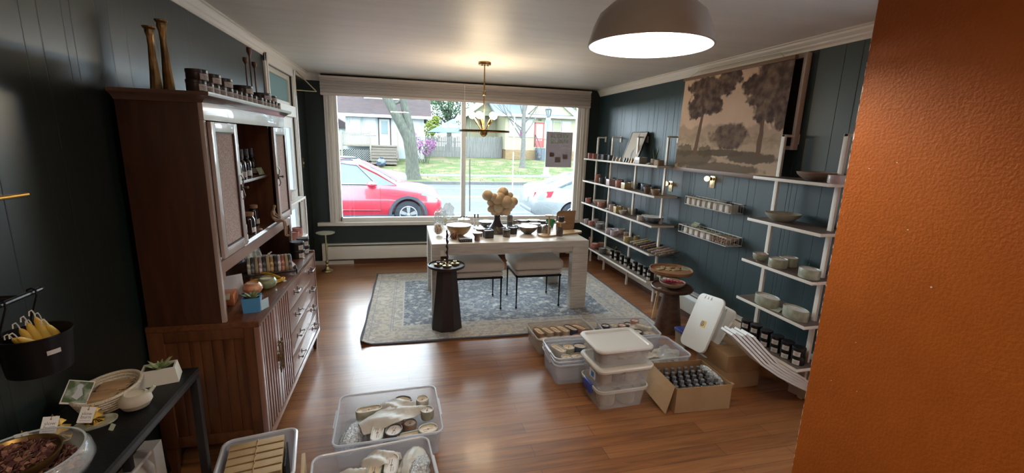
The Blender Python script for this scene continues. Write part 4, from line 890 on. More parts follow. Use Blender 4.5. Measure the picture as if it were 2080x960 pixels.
def car(name, label, loc, ln, wd, paint, body, roof, wheels, dirx, wr, clad=False, kind='suv'):
    """body: stations (s, z_low, z_top) from the nose back; roof: stations (s, z, half width). dirx = +1 when the nose points to +x"""
    t = thing(name, label, 'car', loc); X = lambda s: -dirx*s
    rings = []
    for s, zl, zt, hw in body:
        zm = zl+(zt-zl)*.55
        rings.append([(X(s), -hw*.90, zl), (X(s), -hw*.97, zl+.07), (X(s), -hw, zm), (X(s), -hw*.985, zl+(zt-zl)*.78), (X(s), -hw*.93, zt-.03), (X(s), -hw*.84, zt), (X(s), -hw*.4, zt+.02), (X(s), hw*.4, zt+.02), (X(s), hw*.84, zt), (X(s), hw*.93, zt-.03), (X(s), hw*.985, zl+(zt-zl)*.78), (X(s), hw, zm), (X(s), hw*.97, zl+.07), (X(s), hw*.90, zl)])
    bm = loft(B(), rings); bo = obj('body', bm, paint, t, smooth=40)
    md = bo.modifiers.new('wheel_arches', 'BOOLEAN'); cb = bmesh.new()
    for ws in wheels:
        for sgn in (-1, 1): bmesh.ops.create_cone(cb, cap_ends=True, segments=32, radius1=wr*1.17, radius2=wr*1.17, depth=.5, matrix=Matrix.Translation((X(ws), sgn*(wd/2-.05), wr)) @ Matrix.Rotation(PI/2, 4, 'X'))
    cme = bpy.data.meshes.new('cut'); cb.to_mesh(cme); cb.free(); co = bpy.data.objects.new('cut', cme); C.objects.link(co); co.location = loc; md.object = co; md.solver = 'EXACT'
    bpy.context.view_layer.update(); me = bpy.data.meshes.new_from_object(bo.evaluated_get(bpy.context.evaluated_depsgraph_get())); bo.modifiers.clear(); bo.data = me; bpy.data.objects.remove(co)
    me.set_sharp_from_angle(angle=math.radians(40))
    # greenhouse
    rg = []
    for s, z, hw, zb, hb in roof: rg.append([(X(s), -hb, zb), (X(s), -hw, z-.03), (X(s), -hw*.9, z), (X(s), hw*.9, z), (X(s), hw, z-.03), (X(s), hb, zb)])
    obj('glasshouse', loft(B(), rg), CG, t, smooth=30)
    e = .012; i0 = next(i for i, q in enumerate(roof) if q[1] > max(r_[1] for r_ in roof)-.12); i1 = len(roof)-1-next(i for i, q in enumerate(roof[::-1]) if q[1] > max(r_[1] for r_ in roof)-.12)
    bm = loft(B(), [[(X(s), -hw-e, z-.05), (X(s), -hw*.9, z+e), (X(s), hw*.9, z+e), (X(s), hw+e, z-.05), (X(s), hw*.9, z-.03), (X(s), -hw*.9, z-.03)] for s, z, hw, zb, hb in roof[i0:i1+1]]); obj('roof', bm, paint, t, smooth=40)
    bm = B()
    for sg in (-1, 1):
        tube(bm, [(X(q[0]), sg*(q[2]+.0), q[1]-.02) for q in roof[:i0+1]], .045, 6); tube(bm, [(X(q[0]), sg*(q[2]+.0), q[1]-.02) for q in roof[i1:]], .06, 6)
    obj('pillar', bm, paint, t)
    for ws in wheels:
        for sg in (-1, 1):
            wheel(t, X(ws), sg*(wd/2-.14), wr, sg)
            if clad:
                n = 24; bm = loft(B(), [[(X(ws)+q*math.cos(PI*i/n), sg*(wd/2+yy), wr+q*math.sin(PI*i/n)) for q, yy in ((wr*1.16, -.12), (wr*1.16, .012), (wr*1.36, .012), (wr*1.36, -.05))] for i in range(n+1)]); obj('arch_cladding', bm, CLAD, t)
    if clad: obj('sill_cladding', box(B(), (min(X(wheels[0]+wr), X(wheels[1]-wr)), -wd/2-.01, .20), (max(X(wheels[0]+wr), X(wheels[1]-wr)), wd/2+.01, .36), .02), CLAD, t)
    return t, X
RED = G('red_car_paint', (.42, .022, .045), .25, coat=.6); WHC = G('white_car_paint', (.19, .212, .225), .3, coat=.5); SIL = G('silver_car_paint', (.20, .22, .235), .3, coat=.5)
body = [(0, .42, .70, .55), (.05, .30, .80, .74), (.18, .26, .92, .86), (.45, .24, 1.0, .92), (1.0, .24, 1.08, .925), (1.35, .24, 1.12, .925), (2.4, .24, 1.12, .925), (3.6, .24, 1.14, .925), (4.3, .26, 1.12, .90), (4.6, .3, 1.05, .82), (4.68, .4, .95, .7)]
roof = [(1.15, 1.12, .76, 1.08, .80), (1.6, 1.40, .70, 1.08, .86), (2.05, 1.62, .64, 1.08, .87), (2.6, 1.68, .63, 1.08, .87), (3.5, 1.67, .62, 1.08, .87), (4.1, 1.60, .60, 1.08, .85), (4.5, 1.15, .66, 1.05, .78)]
t, X = car('suv_car', 'red parked compact SUV seen from its side outside the left window pane', (.95, 12.42, -.5), 4.68, 1.85, RED, body, roof, (.87, 3.57), 1, .355, True)
CHR = G('chrome_strip', (.55, .56, .57), .2, metal=.7)
bm = B(); tube(bm, [(X(1.62), -.875, 1.125), (X(3.9), -.875, 1.15)], .014, 6); tube(bm, [(X(1.7), -.84, 1.2), (X(2.1), -.69, 1.60), (X(2.6), -.67, 1.66), (X(3.6), -.67, 1.64)], .012, 6); obj('window_trim', bm, CHR, t)
bm = B(); loft(bm, [[(X(s), -.925+a, z) for s, a, z in r_] for r_ in (((.06, .20, .84), (.10, .10, .76), (.55, .0, .86), (.50, .02, .93)), ((.06, .24, .84), (.10, .15, .76), (.55, .05, .86), (.50, .06, .93)))]); obj('headlight', bm, G('headlamp', (.10, .12, .15), .15), t)
bm = B(); sph(bm, (X(1.75), -1.03, 1.14), .11, 14, 9, .7); tube(bm, [(X(1.75), -.9, 1.06), (X(1.75), -1.0, 1.1)], .04, 6); obj('wing_mirror', bm, RED, t)
bm = B(); box(bm, (X(2.95), -.945, .93), (X(2.70), -.925, .96), .008); obj('door_handle', bm, G('red_handle', (.5, .1, .12), .2), t)
bm = B()
for s in (1.55, 2.62, 3.6): tube(bm, [(X(s), -.932, .36), (X(s), -.932, 1.05)], .004, 4)
tube(bm, [(X(1.55), -.935, .48), (X(3.3), -.935, .50)], .012, 6); obj('door_seam', bm, G('dark_red_seam', (.16, .02, .025), .4), t)
bm = B(); tube(bm, [(X(2.2), -.58, 1.70), (X(3.9), -.58, 1.69)], .02, 6); tube(bm, [(X(2.2), .58, 1.70), (X(3.9), .58, 1.69)], .02, 6); obj('roof_rail', bm, CLAD, t)
bm = B(); box(bm, (X(.10), -.80, .22), (X(.0), .80, .32), .02); obj('bumper_lip', bm, CLAD, t)
body = [(0, .42, .62, .6), (.06, .28, .74, .76), (.4, .22, .80, .88), (1.2, .2, .93, .91), (1.6, .2, .96, .91), (3.2, .2, 1.0, .91), (4.1, .22, 1.06, .90), (4.55, .26, 1.08, .86), (4.72, .30, 1.02, .80), (4.80, .36, .85, .76), (4.84, .42, .66, .72)]
roof = [(1.4, .96, .74, .92, .80), (1.9, 1.25, .66, .94, .84), (2.3, 1.43, .60, .94, .85), (3.0, 1.46, .59, .94, .85), (3.4, 1.40, .58, .95, .84), (3.85, 1.22, .64, .98, .82), (4.25, 1.06, .70, 1.0, .78)]
t, X = car('sedan_car', 'white parked sedan, rear end with red tail light, outside the right window pane', (8.22, 12.25, -.5), 4.84, 1.82, WHC, body, roof, (.9, 3.72), 1, .33)
bm = B(); loft(bm, [[(X(s), -.86+a, z) for s, a, z in r_] for r_ in (((4.30, -.048, .99), (4.38, -.045, .82), (4.76, .10, .78), (4.77, .14, .93)), ((4.30, .06, .99), (4.38, .06, .82), (4.70, .18, .78), (4.70, .2, .93)))])
loft(bm, [[(X(s), y, z) for s, y, z in r_] for r_ in (((4.785, -.72, .95), (4.815, -.70, .80), (4.825, -.42, .84), (4.80, -.42, .94)), ((4.70, -.72, .95), (4.70, -.70, .80), (4.70, -.42, .84), (4.70, -.42, .94)))]); obj('tail_light', bm, G('red_tail_light', (.50, .02, .04), .2), t)
bm = B(); box(bm, (X(4.86), -.26, .62), (X(4.80), .26, .78), .01); obj('number_plate', bm, G('number_plate', (.26, .30, .32), .4), t); bm = B(); box(bm, (X(4.86), -.62, .38), (X(4.70), .62, .48), .03); obj('bumper_trim', bm, G('painted_bumper_shade', (.16, .18, .20), .5), t)  # lower bumper strip darkened in colour to read as shade
body2 = [(s, a, b_, c) for s, a, b_, c in body]
t, X = car('sedan_car', 'silver car in the far lane half hidden behind the red car bonnet', (.1, 20.3, -.5), 4.84, 1.82, SIL, body2, roof, (.9, 3.72), 1, .33)

# poster hung inside the glass, right of the lamp post
po = thing('window_poster', 'brown poster with green lettering and three candle jars taped to the window glass', 'poster', (2.255, YB-.012, 1.40))
obj('sheet', box(B(), (-.205, 0, 0), (.205, .003, .515)), sheer('poster_paper', (.30, .255, .25), .75), po)
GRN = sheer('poster_green', (.35, .55, .22), .7); CRM = sheer('poster_cream', (.85, .82, .80), .7); RX = Matrix.Rotation(PI/2, 4, 'X')
text('SLOW', .085, GRN, po, Matrix.Translation((.0, -.001, .455)) @ RX @ Matrix.Diagonal((1.25, 1, 1, 1))); text('BURN', .085, GRN, po, Matrix.Translation((.0, -.001, .375)) @ RX @ Matrix.Diagonal((1.25, 1, 1, 1)))
for i, s in enumerate(('CANDLES', 'HANDMADE', 'HERE')): text(s, .034, CRM, po, Matrix.Translation((.185, -.001, .312-i*.032)) @ RX, align='RIGHT')
for x, z, r_, c in ((-.11, .15, .036, (.10, .08, .075)), (-.015, .07, .044, (.115, .095, .088)), (.10, .125, .036, (.10, .08, .078))):
    bm = B(); ngon(bm, [(x-r_, -.002, z), (x+r_, -.002, z), (x+r_*1.08, -.002, z+r_*1.8), (x-r_*1.08, -.002, z+r_*1.8)], (0, .0015, 0)); obj('printed_jar', bm, sheer('printed_jar_%d' % int(x*100), tuple(v*4 for v in c), .7), po)
# ================================================================== small things: builders
BT = mat('black_tin', (.012, .011, .012), .38, .3); LBL = mat('paper_label', (.50, .44, .38), .7); LBLW = mat('white_label', (.62, .60, .57), .7); INK = mat('label_ink', (.06, .055, .05), .7)
WAX = mat('cream_wax', (.66, .60, .48), .5, sss=.1); WICK = mat('wick', (.35, .30, .22), .8)
def aw(p, r):
    "push a point away from the camera by r, horizontally"
    d = Vector((p[0]-CAM.x, p[1]-CAM.y, 0)).normalized(); return (p[0]+d.x*r, p[1]+d.y*r)
def tin_parts(t, r, h, lab, a, span=.75, lines=2, lm=None, m=None):
    m = m or BT
    obj('body', lathe(B(), [(r*.97, 0), (r, .002), (r, h*.66), (r*.985, h*.67)], 28), m, t)
    obj('lid', lathe(B(), [(r*1.02, h*.67), (r*1.03, h*.69), (r*1.03, h*.965), (r*1.0, h), (0, h)], 28), m, t)
    l = obj('label', patch(B(), r, h*.06, h*.62, a-span, a+span), lm or lab, t)
    if lines:
        bm = B()
        for k in range(lines): patch(bm, r, h*(.40-.12*k), h*(.43-.12*k), a-span*(.6-.15*k), a+span*(.6-.15*k), off=.0014)
        obj('print', bm, INK, l)
def tin(name, label, cat, loc, r, h, a, group=None, lab=None, **k):
    t = thing(name, label, cat, loc, 0, group); tin_parts(t, r, h, lab or LBL, a, **k); return t
GL = {}
def glaze(k):
    P = dict(pink=((.42, .17, .15), (.55, .28, .25)), red=((.36, .11, .09), (.50, .22, .19)), terracotta=((.34, .14, .09), (.42, .21, .15)), grey=((.10, .105, .115), (.17, .175, .185)), darkgrey=((.045, .048, .055), (.09, .09, .10)),
             lilac=((.44, .36, .42), (.56, .48, .52)), tan=((.33, .25, .17), (.43, .34, .24)), cream=((.50, .44, .33), (.60, .54, .43)), yellow=((.45, .36, .14), (.55, .46, .24)), white=((.52, .49, .44), (.62, .59, .54)), blue=((.05, .10, .20), (.22, .28, .34)),
             brown=((.13, .09, .065), (.24, .18, .13)), sage=((.25, .27, .20), (.40, .40, .31)), black=((.018, .016, .017), (.04, .035, .034)), mottle=((.055, .045, .038), (.19, .15, .12)), mustard=((.34, .22, .09), (.42, .29, .13)), pinkgrey=((.40, .30, .30), (.50, .42, .42)), stone=((.36, .33, .27), (.46, .43, .36)))
    a, b_ = P[k]; return mat('glaze_'+k, a, .38, col2=b_, scale=22, lo=.35, hi=.65, coat=.25)
def cup(name, label, cat, loc, r, h, g, wax='cream', sx=1, sy=1, foot=0, flare=0, rz=0, group=None, sides=30, wick=True, belly=0, bumpr=0):
    t = thing(name, label, cat, loc, rz, group); f = foot; z0 = f; r0 = r*(1-flare)
    pr = ([(r*.5, 0), (r*.55, f*.9)] if f else []) + [(r0*.93, z0), (r0*.985, z0+h*.05), (r0+(r-r0)*.5+belly*r, z0+h*.5), (r, z0+h*.97), (r*.985, z0+h), (r*.93, z0+h), (r*.91, z0+h*.97), (r*.90, z0+h*.80), (0, z0+h*.80)]
    obj('vessel', lathe(B(), pr, sides, sx=sx, sy=sy, a0=PI/sides), glaze(g) if isinstance(g, str) else g, t, smooth=40 if sides > 8 else 25)
    if wax: 
        w_ = obj('wax', lathe(B(), [(r*.905, z0+h*.78), (r*.905, z0+h*.88), (0, z0+h*.885)], sides, sx=sx, sy=sy, a0=PI/sides), WAX if wax == 'cream' else mat('wax_'+wax, dict(pink=(.55, .36, .34), white=(.68, .66, .64), lilac=(.55, .50, .54))[wax], .5), t)
        if wick: obj('wick', tube(B(), [(0, 0, z0+h*.88), (0, 0, z0+h*.88+.008)], .0012, 5), WICK, w_)
    return t
def bowl(name, label, loc, r, h, g, group=None, ribs=0, lip=None, foot=.35):
    t = thing(name, label, 'bowl', loc, 0, group); n = 72 if ribs else 40
    def rr(q, z, k): return q*(1+(ribs*(1 if k % 2 else -1) if .15*h < z < .95*h else 0))
    pr = [(r*foot, 0), (r*(foot+.05), .003), (r*.72, h*.32), (r*.93, h*.68), (r, h*.97), (r*.985, h), (r*.955, h*.98), (r*.88, h*.70), (r*.66, h*.34), (r*.3, h*.14), (0, h*.12)]
    no = 7; bm = B(); rings = []
    for i, (q, z) in enumerate(pr): rings.append([((rr(q, z, k) if i < no else q)*math.cos(2*PI*k/n), (rr(q, z, k) if i < no else q)*math.sin(2*PI*k/n), z) for k in range(n)])
    for q in rings[-1:]: rings[-1] = [(1e-5*math.cos(2*PI*k/n), 1e-5*math.sin(2*PI*k/n), pr[-1][1]) for k in range(n)]
    obj('vessel', loft(bm, rings), glaze(g) if isinstance(g, str) else g, t, smooth=50)
    if lip: obj('rim', lathe(B(), [(r*.975, h*.96), (r*1.008, h*.97), (r*1.006, h*1.01), (r*.965, h*1.01)], 40), lip, t)
    return t
def card(name, label, cat, p, w_, h_, rz, tilt, m, group=None, lines=0, tm=None, th=.0016):
    "small card leaning back: its face looks to local -y"
    t = thing(name, label, cat, p, rz, group); M = Matrix.Rotation(-tilt, 4, 'X')
    bm = box(B(), (-w_/2, 0, 0), (w_/2, th, h_), M=M); obj('sheet', bm, m, t)
    if lines:
        bm = B()
        for k in range(lines): box(bm, (-w_*.32, -.0006, h_*(.72-.16*k)), (w_*(.3-.08*(k % 2)), 0, h_*(.76-.16*k)), M=M)
        obj('print', bm, tm or INK, t)
    return t

# ================================================================== long rack
SN = ['top', 'second', 'middle', 'fourth', 'bottom']
PRICE = mat('pale_green_card', (.45, .50, .40), .6)
def sh(px, py, row, r, deep=0, x=None):
    x = x if x else (FX+.018+r if not deep else BX-.03-r)
    p = onx(px, py, x); return (x, p.y, ZS[row]+.0004)
def wpx(w_, x, y): return w_*mpp((x, y, 1))*.97
# (px, py, width px, height px, row, depth, kind, glaze, label)
RA = [
 (1198, 316, 6.5, 11, 0, 0, 'box', 'pink', 'small square pink pot at the window end of the top shelf'),
 (1208, 318, 9, 11, 0, 0, 'box', 'red', 'square coral red pot, second from the window on the top shelf'),
 (1217, 319, 8, 11, 0, 0, 'box', 'grey', 'square pale grey pot, third from the window on the top shelf'),
 (1228, 321, 12, 11, 0, 0, 'box', 'darkgrey', 'square slate pot, fourth from the window on the top shelf'),
 (1239, 323, 8, 11, 0, 0, 'box', 'darkgrey', 'square slate pot just left of the second post on the top shelf'),
 (1302, 327, 20, 13, 0, 0, 'box', 'stone', 'square cream stone pot in front of the leaning art print'),
 (1214, 361, 12, 17, 1, 0, 'cup', 'terracotta', 'tall terracotta cup at the window end of the second shelf'),
 (1223, 364, 12, 12, 1, 0, 'cup', 'darkgrey', 'slate candle pot beside the tall terracotta cup'),
 (1234, 364, 9, 12, 1, 1, 'cup', 'darkgrey', 'slate candle pot in the back row of the second shelf'),
 (1241, 370, 16, 13, 1, 0, 'box', 'pinkgrey', 'square pinkish grey pot in front of the second post'),
 (1257, 374, 14, 14, 1, 0, 'cup', 'pink', 'round dusty pink candle on the second shelf'),
 (1260, 370, 14, 12, 1, 1, 'cup', 'brown', 'brown candle pot behind the dusty pink one'),
 (1272, 378, 17, 13, 1, 0, 'box', 'yellow', 'square pale yellow pot in the middle of the second shelf'),
 (1286, 377, 8, 13, 1, 1, 'cup', 'cream', 'small cream cup left of the third post'),
 (1297, 379, 7, 12, 1, 1, 'cup', 'darkgrey', 'narrow slate cup right of the third post'),
 (1312, 379, 20, 14, 1, 1, 'cup', 'blue', 'pale blue rimmed cup behind the brown handmade bowls'),
 (1315, 388, 17, 13, 1, 0, 'foot', 'brown', 'brown footed cup on the second shelf'),
 (1331, 392, 20, 12, 1, 0, 'foot', 'tan', 'tan footed bowl at the near end of the second shelf'),
 (1195, 409, 12, 12, 2, 0, 'cup', 'pink', 'coral candle pot at the window end of the middle shelf'),
 (1221, 416, 15, 12, 2, 0, 'cup', 'pink', 'coral candle pot in front of the pink glazed bowl'),
 (1232, 414, 10, 12, 2, 1, 'cup', 'terracotta', 'terracotta cup between the pink bowl and the second post'),
 (1243, 420, 12, 16, 2, 0, 'cup', 'pinkgrey', 'tall pinkish grey cup beside the second post'),
 (1254, 424, 13, 16, 2, 0, 'box', 'yellow', 'yellow glazed pot on the middle shelf'),
 (1260, 413, 12, 10, 2, 1, 'cup', 'tan', 'tan cup in the back row behind the yellow pot'),
 (1265, 430, 17, 10, 2, 0, 'foot', 'white', 'white footed cup in front on the middle shelf'),
 (1272, 415, 14, 10, 2, 1, 'foot', 'tan', 'tan footed bowl in the back row of the middle shelf'),
 (1281, 428, 13, 12, 2, 1, 'foot', 'cream', 'cream footed cup left of the third post'),
 (1292, 430, 6, 14, 2, 1, 'cup', 'darkgrey', 'narrow charcoal cup right of the third post'),
 (1302, 441, 16, 13, 2, 0, 'cup', 'white', 'white candle pot beside the big blue bowl'),
 (1312, 428, 16, 8, 2, 1, 'cup', 'white', 'white cup partly hidden behind the big blue bowl'),
 (1191, 454, 9, 12, 3, 0, 'cup', 'lilac', 'lilac candle pot at the window end of the fourth shelf'),
 (1201, 457, 12, 12, 3, 0, 'cup', 'pink', 'pink and brown candle pot, second on the fourth shelf'),
 (1210, 450, 13, 10, 3, 1, 'cup', 'lilac', 'lilac cup in the back row near the window on the fourth shelf'),
 (1221, 449, 15, 9, 3, 1, 'cup', 'pinkgrey', 'wide pinkish cup at the back of the fourth shelf'),
 (1217, 463, 19, 13, 3, 0, 'oval', 'grey', 'oval blue grey candle pot on the fourth shelf'),
 (1230, 454, 10, 10, 3, 1, 'cup', 'grey', 'grey cup behind the second post on the fourth shelf'),
 (1237, 470, 15, 13, 3, 0, 'cup', 'lilac', 'square shouldered lilac candle just past the second post'),
 (1252, 461, 18, 9, 3, 1, 'oval', 'lilac', 'wide lilac oval pot in the back row of the fourth shelf'),
 (1247, 479, 16, 14, 3, 0, 'cup', 'lilac', 'pale lilac candle at the very front of the fourth shelf'),
 (1261, 474, 16, 13, 3, 1, 'cup', 'pinkgrey', 'pinkish grey candle behind the pale lilac one'),
 (1273, 470, 14, 10, 3, 1, 'oval', 'tan', 'tan pot in the back row near the third post'),
 (1274, 485, 15, 14, 3, 0, 'cup', 'yellow', 'pale yellow candle beside the knobbly tapers'),
 (1293, 480, 12, 11, 3, 1, 'cup', 'yellow', 'olive yellow candle behind the third post'),
 (1200, 497, 10, 10, 4, 1, 'cup', 'pink', 'pink pot at the back of the window end of the bottom shelf'),
 (1207, 502, 17, 13, 4, 0, 'cup', 'red', 'red and pink marbled candle on the bottom shelf'),
 (1221, 500, 15, 11, 4, 1, 'cup', 'terracotta', 'brown pink cup in the back row of the bottom shelf'),
 (1224, 508, 15, 14, 4, 0, 'cup', 'grey', 'blue grey candle left of the second post on the bottom shelf'),
]
for px, py, wd, ht, row, dp, kd, g, lab in RA:
    x = FX+.055 if not dp else BX-.06
    p = onx(px, py, x); r = wpx(wd, x, p.y)/2; h_ = ht*mpp((x, p.y, 1))*(.95 if row < 2 else .82)
    x = FX+.012+r if not dp else BX-.02-r
    p = onx(px, py-2, x); loc = (x, p.y, ZS[row]+.0004); lab = lab if 'shelf' in lab else lab+', long rack'
    grp = 'pottery candles on the long rack'
    if kd == 'box': 
        t = cup('candle_pot', lab, 'candle', loc, r*1.3, h_, g, 'cream' if g != 'darkgrey' else 'white', sides=4, rz=0, group=grp)
    elif kd == 'oval': t = cup('candle_pot', lab, 'candle', loc, r, h_, g, 'white', sx=.72, sy=1.05, group=grp)
    elif kd == 'foot': t = cup('pottery_cup', lab, 'cup', loc, r, h_*.82, g, None, foot=h_*.2, flare=.28, group='handmade cups on the long rack')
    else: t = cup('candle_pot', lab, 'candle', loc, r, h_, g, 'white' if g in ('lilac', 'grey', 'white') else 'cream', group=grp)
p = onx(1218, 410, FX+.13); bowl('pottery_bowl', 'wide pink glazed bowl near the window on the middle shelf of the long rack', (FX+.135, p.y, ZS[2]+.0004), .105, .065, 'pink', lip=glaze('cream'))
p = onx(1325, 448, FX+.13); bowl('pottery_bowl', 'large blue and white glazed bowl at the near end of the middle shelf', (FX+.135, p.y-.01, ZS[2]+.0004), .112, .070, 'blue', lip=glaze('white'))
p = onx(1243, 513, FX+.12); bowl('pottery_bowl', 'brown rimmed bowl behind the black tins on the bottom shelf of the long rack', (FX+.15, p.y, ZS[4]+.0004), .09, .06, 'brown', lip=glaze('tan'))
p = onx(1253, 500, 2.82); t = thing('small_bottle', 'small bottle with a gold cap behind the brown rimmed bowl', 'bottle', (2.815, p.y, ZS[4]+.0004)); obj('body', lathe(B(), [(.014, 0), (.015, .05), (.007, .065), (.007, .08)], 14), BT, t); obj('cap', lathe(B(), [(.009, .078), (.009, .105), (0, .107)], 14), BRS, t); obj('label', patch(B(), .015, .01, .045, PI-.9, PI+.9), LBLW, t)
for px, py, r_, lab in ((1228, 421, .5, 'small pale price card at the edge of the middle shelf under the pink bowl'), (1311, 329, .4, 'small pale price card beside the snake plant pots')):
    p = onx(px, py, FX+.02); card('price_card', lab, 'card', (FX+.035, p.y, ZS[2 if py > 400 else 0]+.0004), .055, .04, -PI/2, 1.1, PRICE, lines=2)
# cone candles along the top shelf
CN = [(1247, 'tan', 'left of the second post'), (1254, 'tan', 'second of the tan ones'), (1261, 'tan', 'third of the tan ones'), (1270, 'darkgrey', 'slate, before the art print'), (1275, 'darkgrey', 'slate, at the corner of the art print'), (1280, 'mustard', 'ochre, before the art print'), (1285, 'mustard', 'ochre, right of its twin'), (1291, 'terracotta', 'rust brown, beside the cream stone pot')]
for px, g, lab in CN:
    p = onx(px, 322, FX+.05); t = thing('cone_candle', 'pleated tree candle on the top shelf, '+lab, 'candle', (FX+.05, p.y, ZS[0]+.0004), 0, 'tree shaped candles on the top shelf'); n = 16
    bm = loft(B(), [[(r_*(1+.12*(k % 2))*math.cos(2*PI*k/n), r_*(1+.12*(k % 2))*math.sin(2*PI*k/n), z) for k in range(n)] for r_, z in ((.021, 0), (.021, .008), (.013, .035), (.003, .056))]); obj('cone', bm, glaze(g), t, smooth=20); obj('wick', tube(B(), [(0, 0, .055), (0, 0, .063)], .001, 5), WICK, t)
# leaning art print
a, b_, c_, d_ = onx(1278, 252, XR-.02), onx(1308, 252, XR-.02), onx(1300, 323, FX+.09), onx(1268, 320, FX+.09)
y0, y1 = (a.y+d_.y)/2, (b_.y+c_.y)/2
t = thing('art_print', 'framed cream art print of two blue grey birds leaning on the wall above the rack', 'picture', (FX+.12, (y0+y1)/2, ZS[0]+.0004), -PI/2)
hw = abs(y0-y1)/2; th = math.atan2(XR-.03-(FX+.12), .40); M = Matrix.Rotation(-th, 4, 'X'); HH = .40/math.cos(th)*.92
bm = B(); fr_ = bmesh.new()
for lo, hi in (((-hw, 0, 0), (-hw+.008, .018, HH)), ((hw-.008, 0, 0), (hw, .018, HH)), ((-hw+.0082, 0, 0), (hw-.0082, .018, .008)), ((-hw+.0082, 0, HH-.008), (hw-.0082, .018, HH))): box(bm, lo, hi, M=M)
obj('frame', bm, mat('thin_black_frame', (.02, .02, .02), .4), t); fr_.free()
obj('print', box(B(), (-hw+.009, .004, .009), (hw-.009, .008, HH-.009), M=M), mat('cream_print', (.55, .50, .42), .7), t)
def bird(cx, cz, s, m, flip=1):
    pts = [(0, 0), (.10, .25), (.12, .5), (.04, .75), (-.06, .85), (-.14, .78), (-.30, 1.1), (-.22, .70), (-.20, .45), (-.24, .1), (-.18, -.2), (-.08, -.25)]
    bm = B(); ngon(bm, [(cx+flip*q[0]*s, .003, cz+q[1]*s) for q in pts], (0, .001, 0)); bmesh.ops.transform(bm, matrix=M, verts=bm.verts[:]); return obj('painted_bird', bm, m, t)
GB2 = mat('blue_grey_ink', (.24, .26, .32), .7); bird(.0, .06, .12, GB2, -1)
bm = B()
for x, z, l, a in ((.02, HH-.05, .05, .2), (.045, HH-.075, .06, .5), (.055, HH-.12, .05, .1), (.03, HH-.03, .03, -.6)):
    d = Vector((math.sin(a), 0, -math.cos(a)))*l; n_ = Vector((math.cos(a), 0, math.sin(a)))*l*.22; c = Vector((x*.6, .003, z)); ngon(bm, [c-d*.5, c+n_, c+d*.5, c-n_], (0, .001, 0))
bmesh.ops.transform(bm, matrix=M, verts=bm.verts[:]); obj('painted_leaves', bm, GB2, t)
# felt pots and snake plant
FELT = mat('crumpled_paper_pot', (.36, .30, .24), .9, col2=(.43, .37, .30), scale=12, bump=.8, bscale=30)
p1 = onx(1325, 331, FX+.10); t = thing('potted_plant', 'small snake plant in a crumpled paper pot on the top shelf', 'plant', (FX+.13, p1.y, ZS[0]+.0004))
obj('pot', lathe(B(), [(.040, 0), (.046, .03), (.044, .062), (.038, .062), (.038, .05), (0, .05)], 12), FELT, t, smooth=30)
bm = B(); random.seed(2)
for k in range(11):
    a = k*2.4; l = random.uniform(.10, .155); s = .25*random.random()+.12; r_ = .012; d = Vector((math.cos(a)*s, math.sin(a)*s, 1)).normalized(); p = Vector((math.cos(a)*r_, math.sin(a)*r_, .048)); n_ = Vector((-math.sin(a), math.cos(a), 0))
    bm_ = [p-n_*.005, p+n_*.005, p+d*l*.5+n_*.0065, p+d*l, p+d*l*.5-n_*.0065]; ngon(bm, bm_, (math.cos(a)*.002, math.sin(a)*.002, 0))
obj('leaves', bm, mat('dark_green_leaf', (.035, .075, .030), .45, col2=(.08, .14, .05), scale=40, stretch=(1, 1, 6)), t)
p1 = onx(1339, 333, FX+.09); t = thing('paper_pot', 'crumpled brown paper pot in front of the snake plant', 'pot', (FX+.085, p1.y, ZS[0]+.0004)); obj('pot', rbx(B(), 0, 0, .036, .042, .012, [(0, 0), (.003, .03), (0, .055), (-.005, .055), (-.006, .045)]), FELT, t, smooth=30)
# knobbly tapers in a fan on the fourth shelf
TM = [('cream', 'cream'), ('yellow', 'yellow'), ('darkgrey', 'slate'), ('terracotta', 'rust'), ('black', 'black'), ('tan', 'tan'), ('pinkgrey', 'rose grey'), ('tan', 'sand'), ('mottle', 'dark brown')]
a_, z_ = onx(1283, 492, FX+.04), onx(1347, 512, FX+.06)
for i, (g, cn) in enumerate(TM):
    f = i/(len(TM)-1); y = a_.y+(z_.y-a_.y)*f; t = thing('bubble_taper', '%s knobbly taper candle, %s from the window in the fan on the rack' % (cn, ORD[i]), 'candle', (FX+.02, y, ZS[3]+.012), .0, 'knobbly tapers on the fourth shelf')
    for s in (0,):
        bm = B()
        for k in range(13): sph(bm, (.012+k*.0165, -.03*k/13, .014+.0036*k), .0125 if k < 12 else .008, 10, 7)
        obj('shaft', bm, glaze(g), t, smooth=60); obj('wick', tube(B(), [(.212, -.03, .058), (.226, -.033, .066)], .0012, 5), WICK, t)
t = thing('taper_tray', 'low dark wire tray carrying the fan of knobbly tapers', 'tray', (FX+.13, (a_.y+z_.y)/2, ZS[3]+.0004)); bm = B()
L2 = abs(a_.y-z_.y)/2+.03
for s in (-.1, 0, .09): tube(bm, [(s, -L2, .006), (s, L2, .006)], .003, 5)
for k in range(8): tube(bm, [(-.105, -L2+2*L2*k/7, .0095), (.095, -L2+2*L2*k/7, .0095)], .002, 5)
obj('wire', bm, IRON, t)
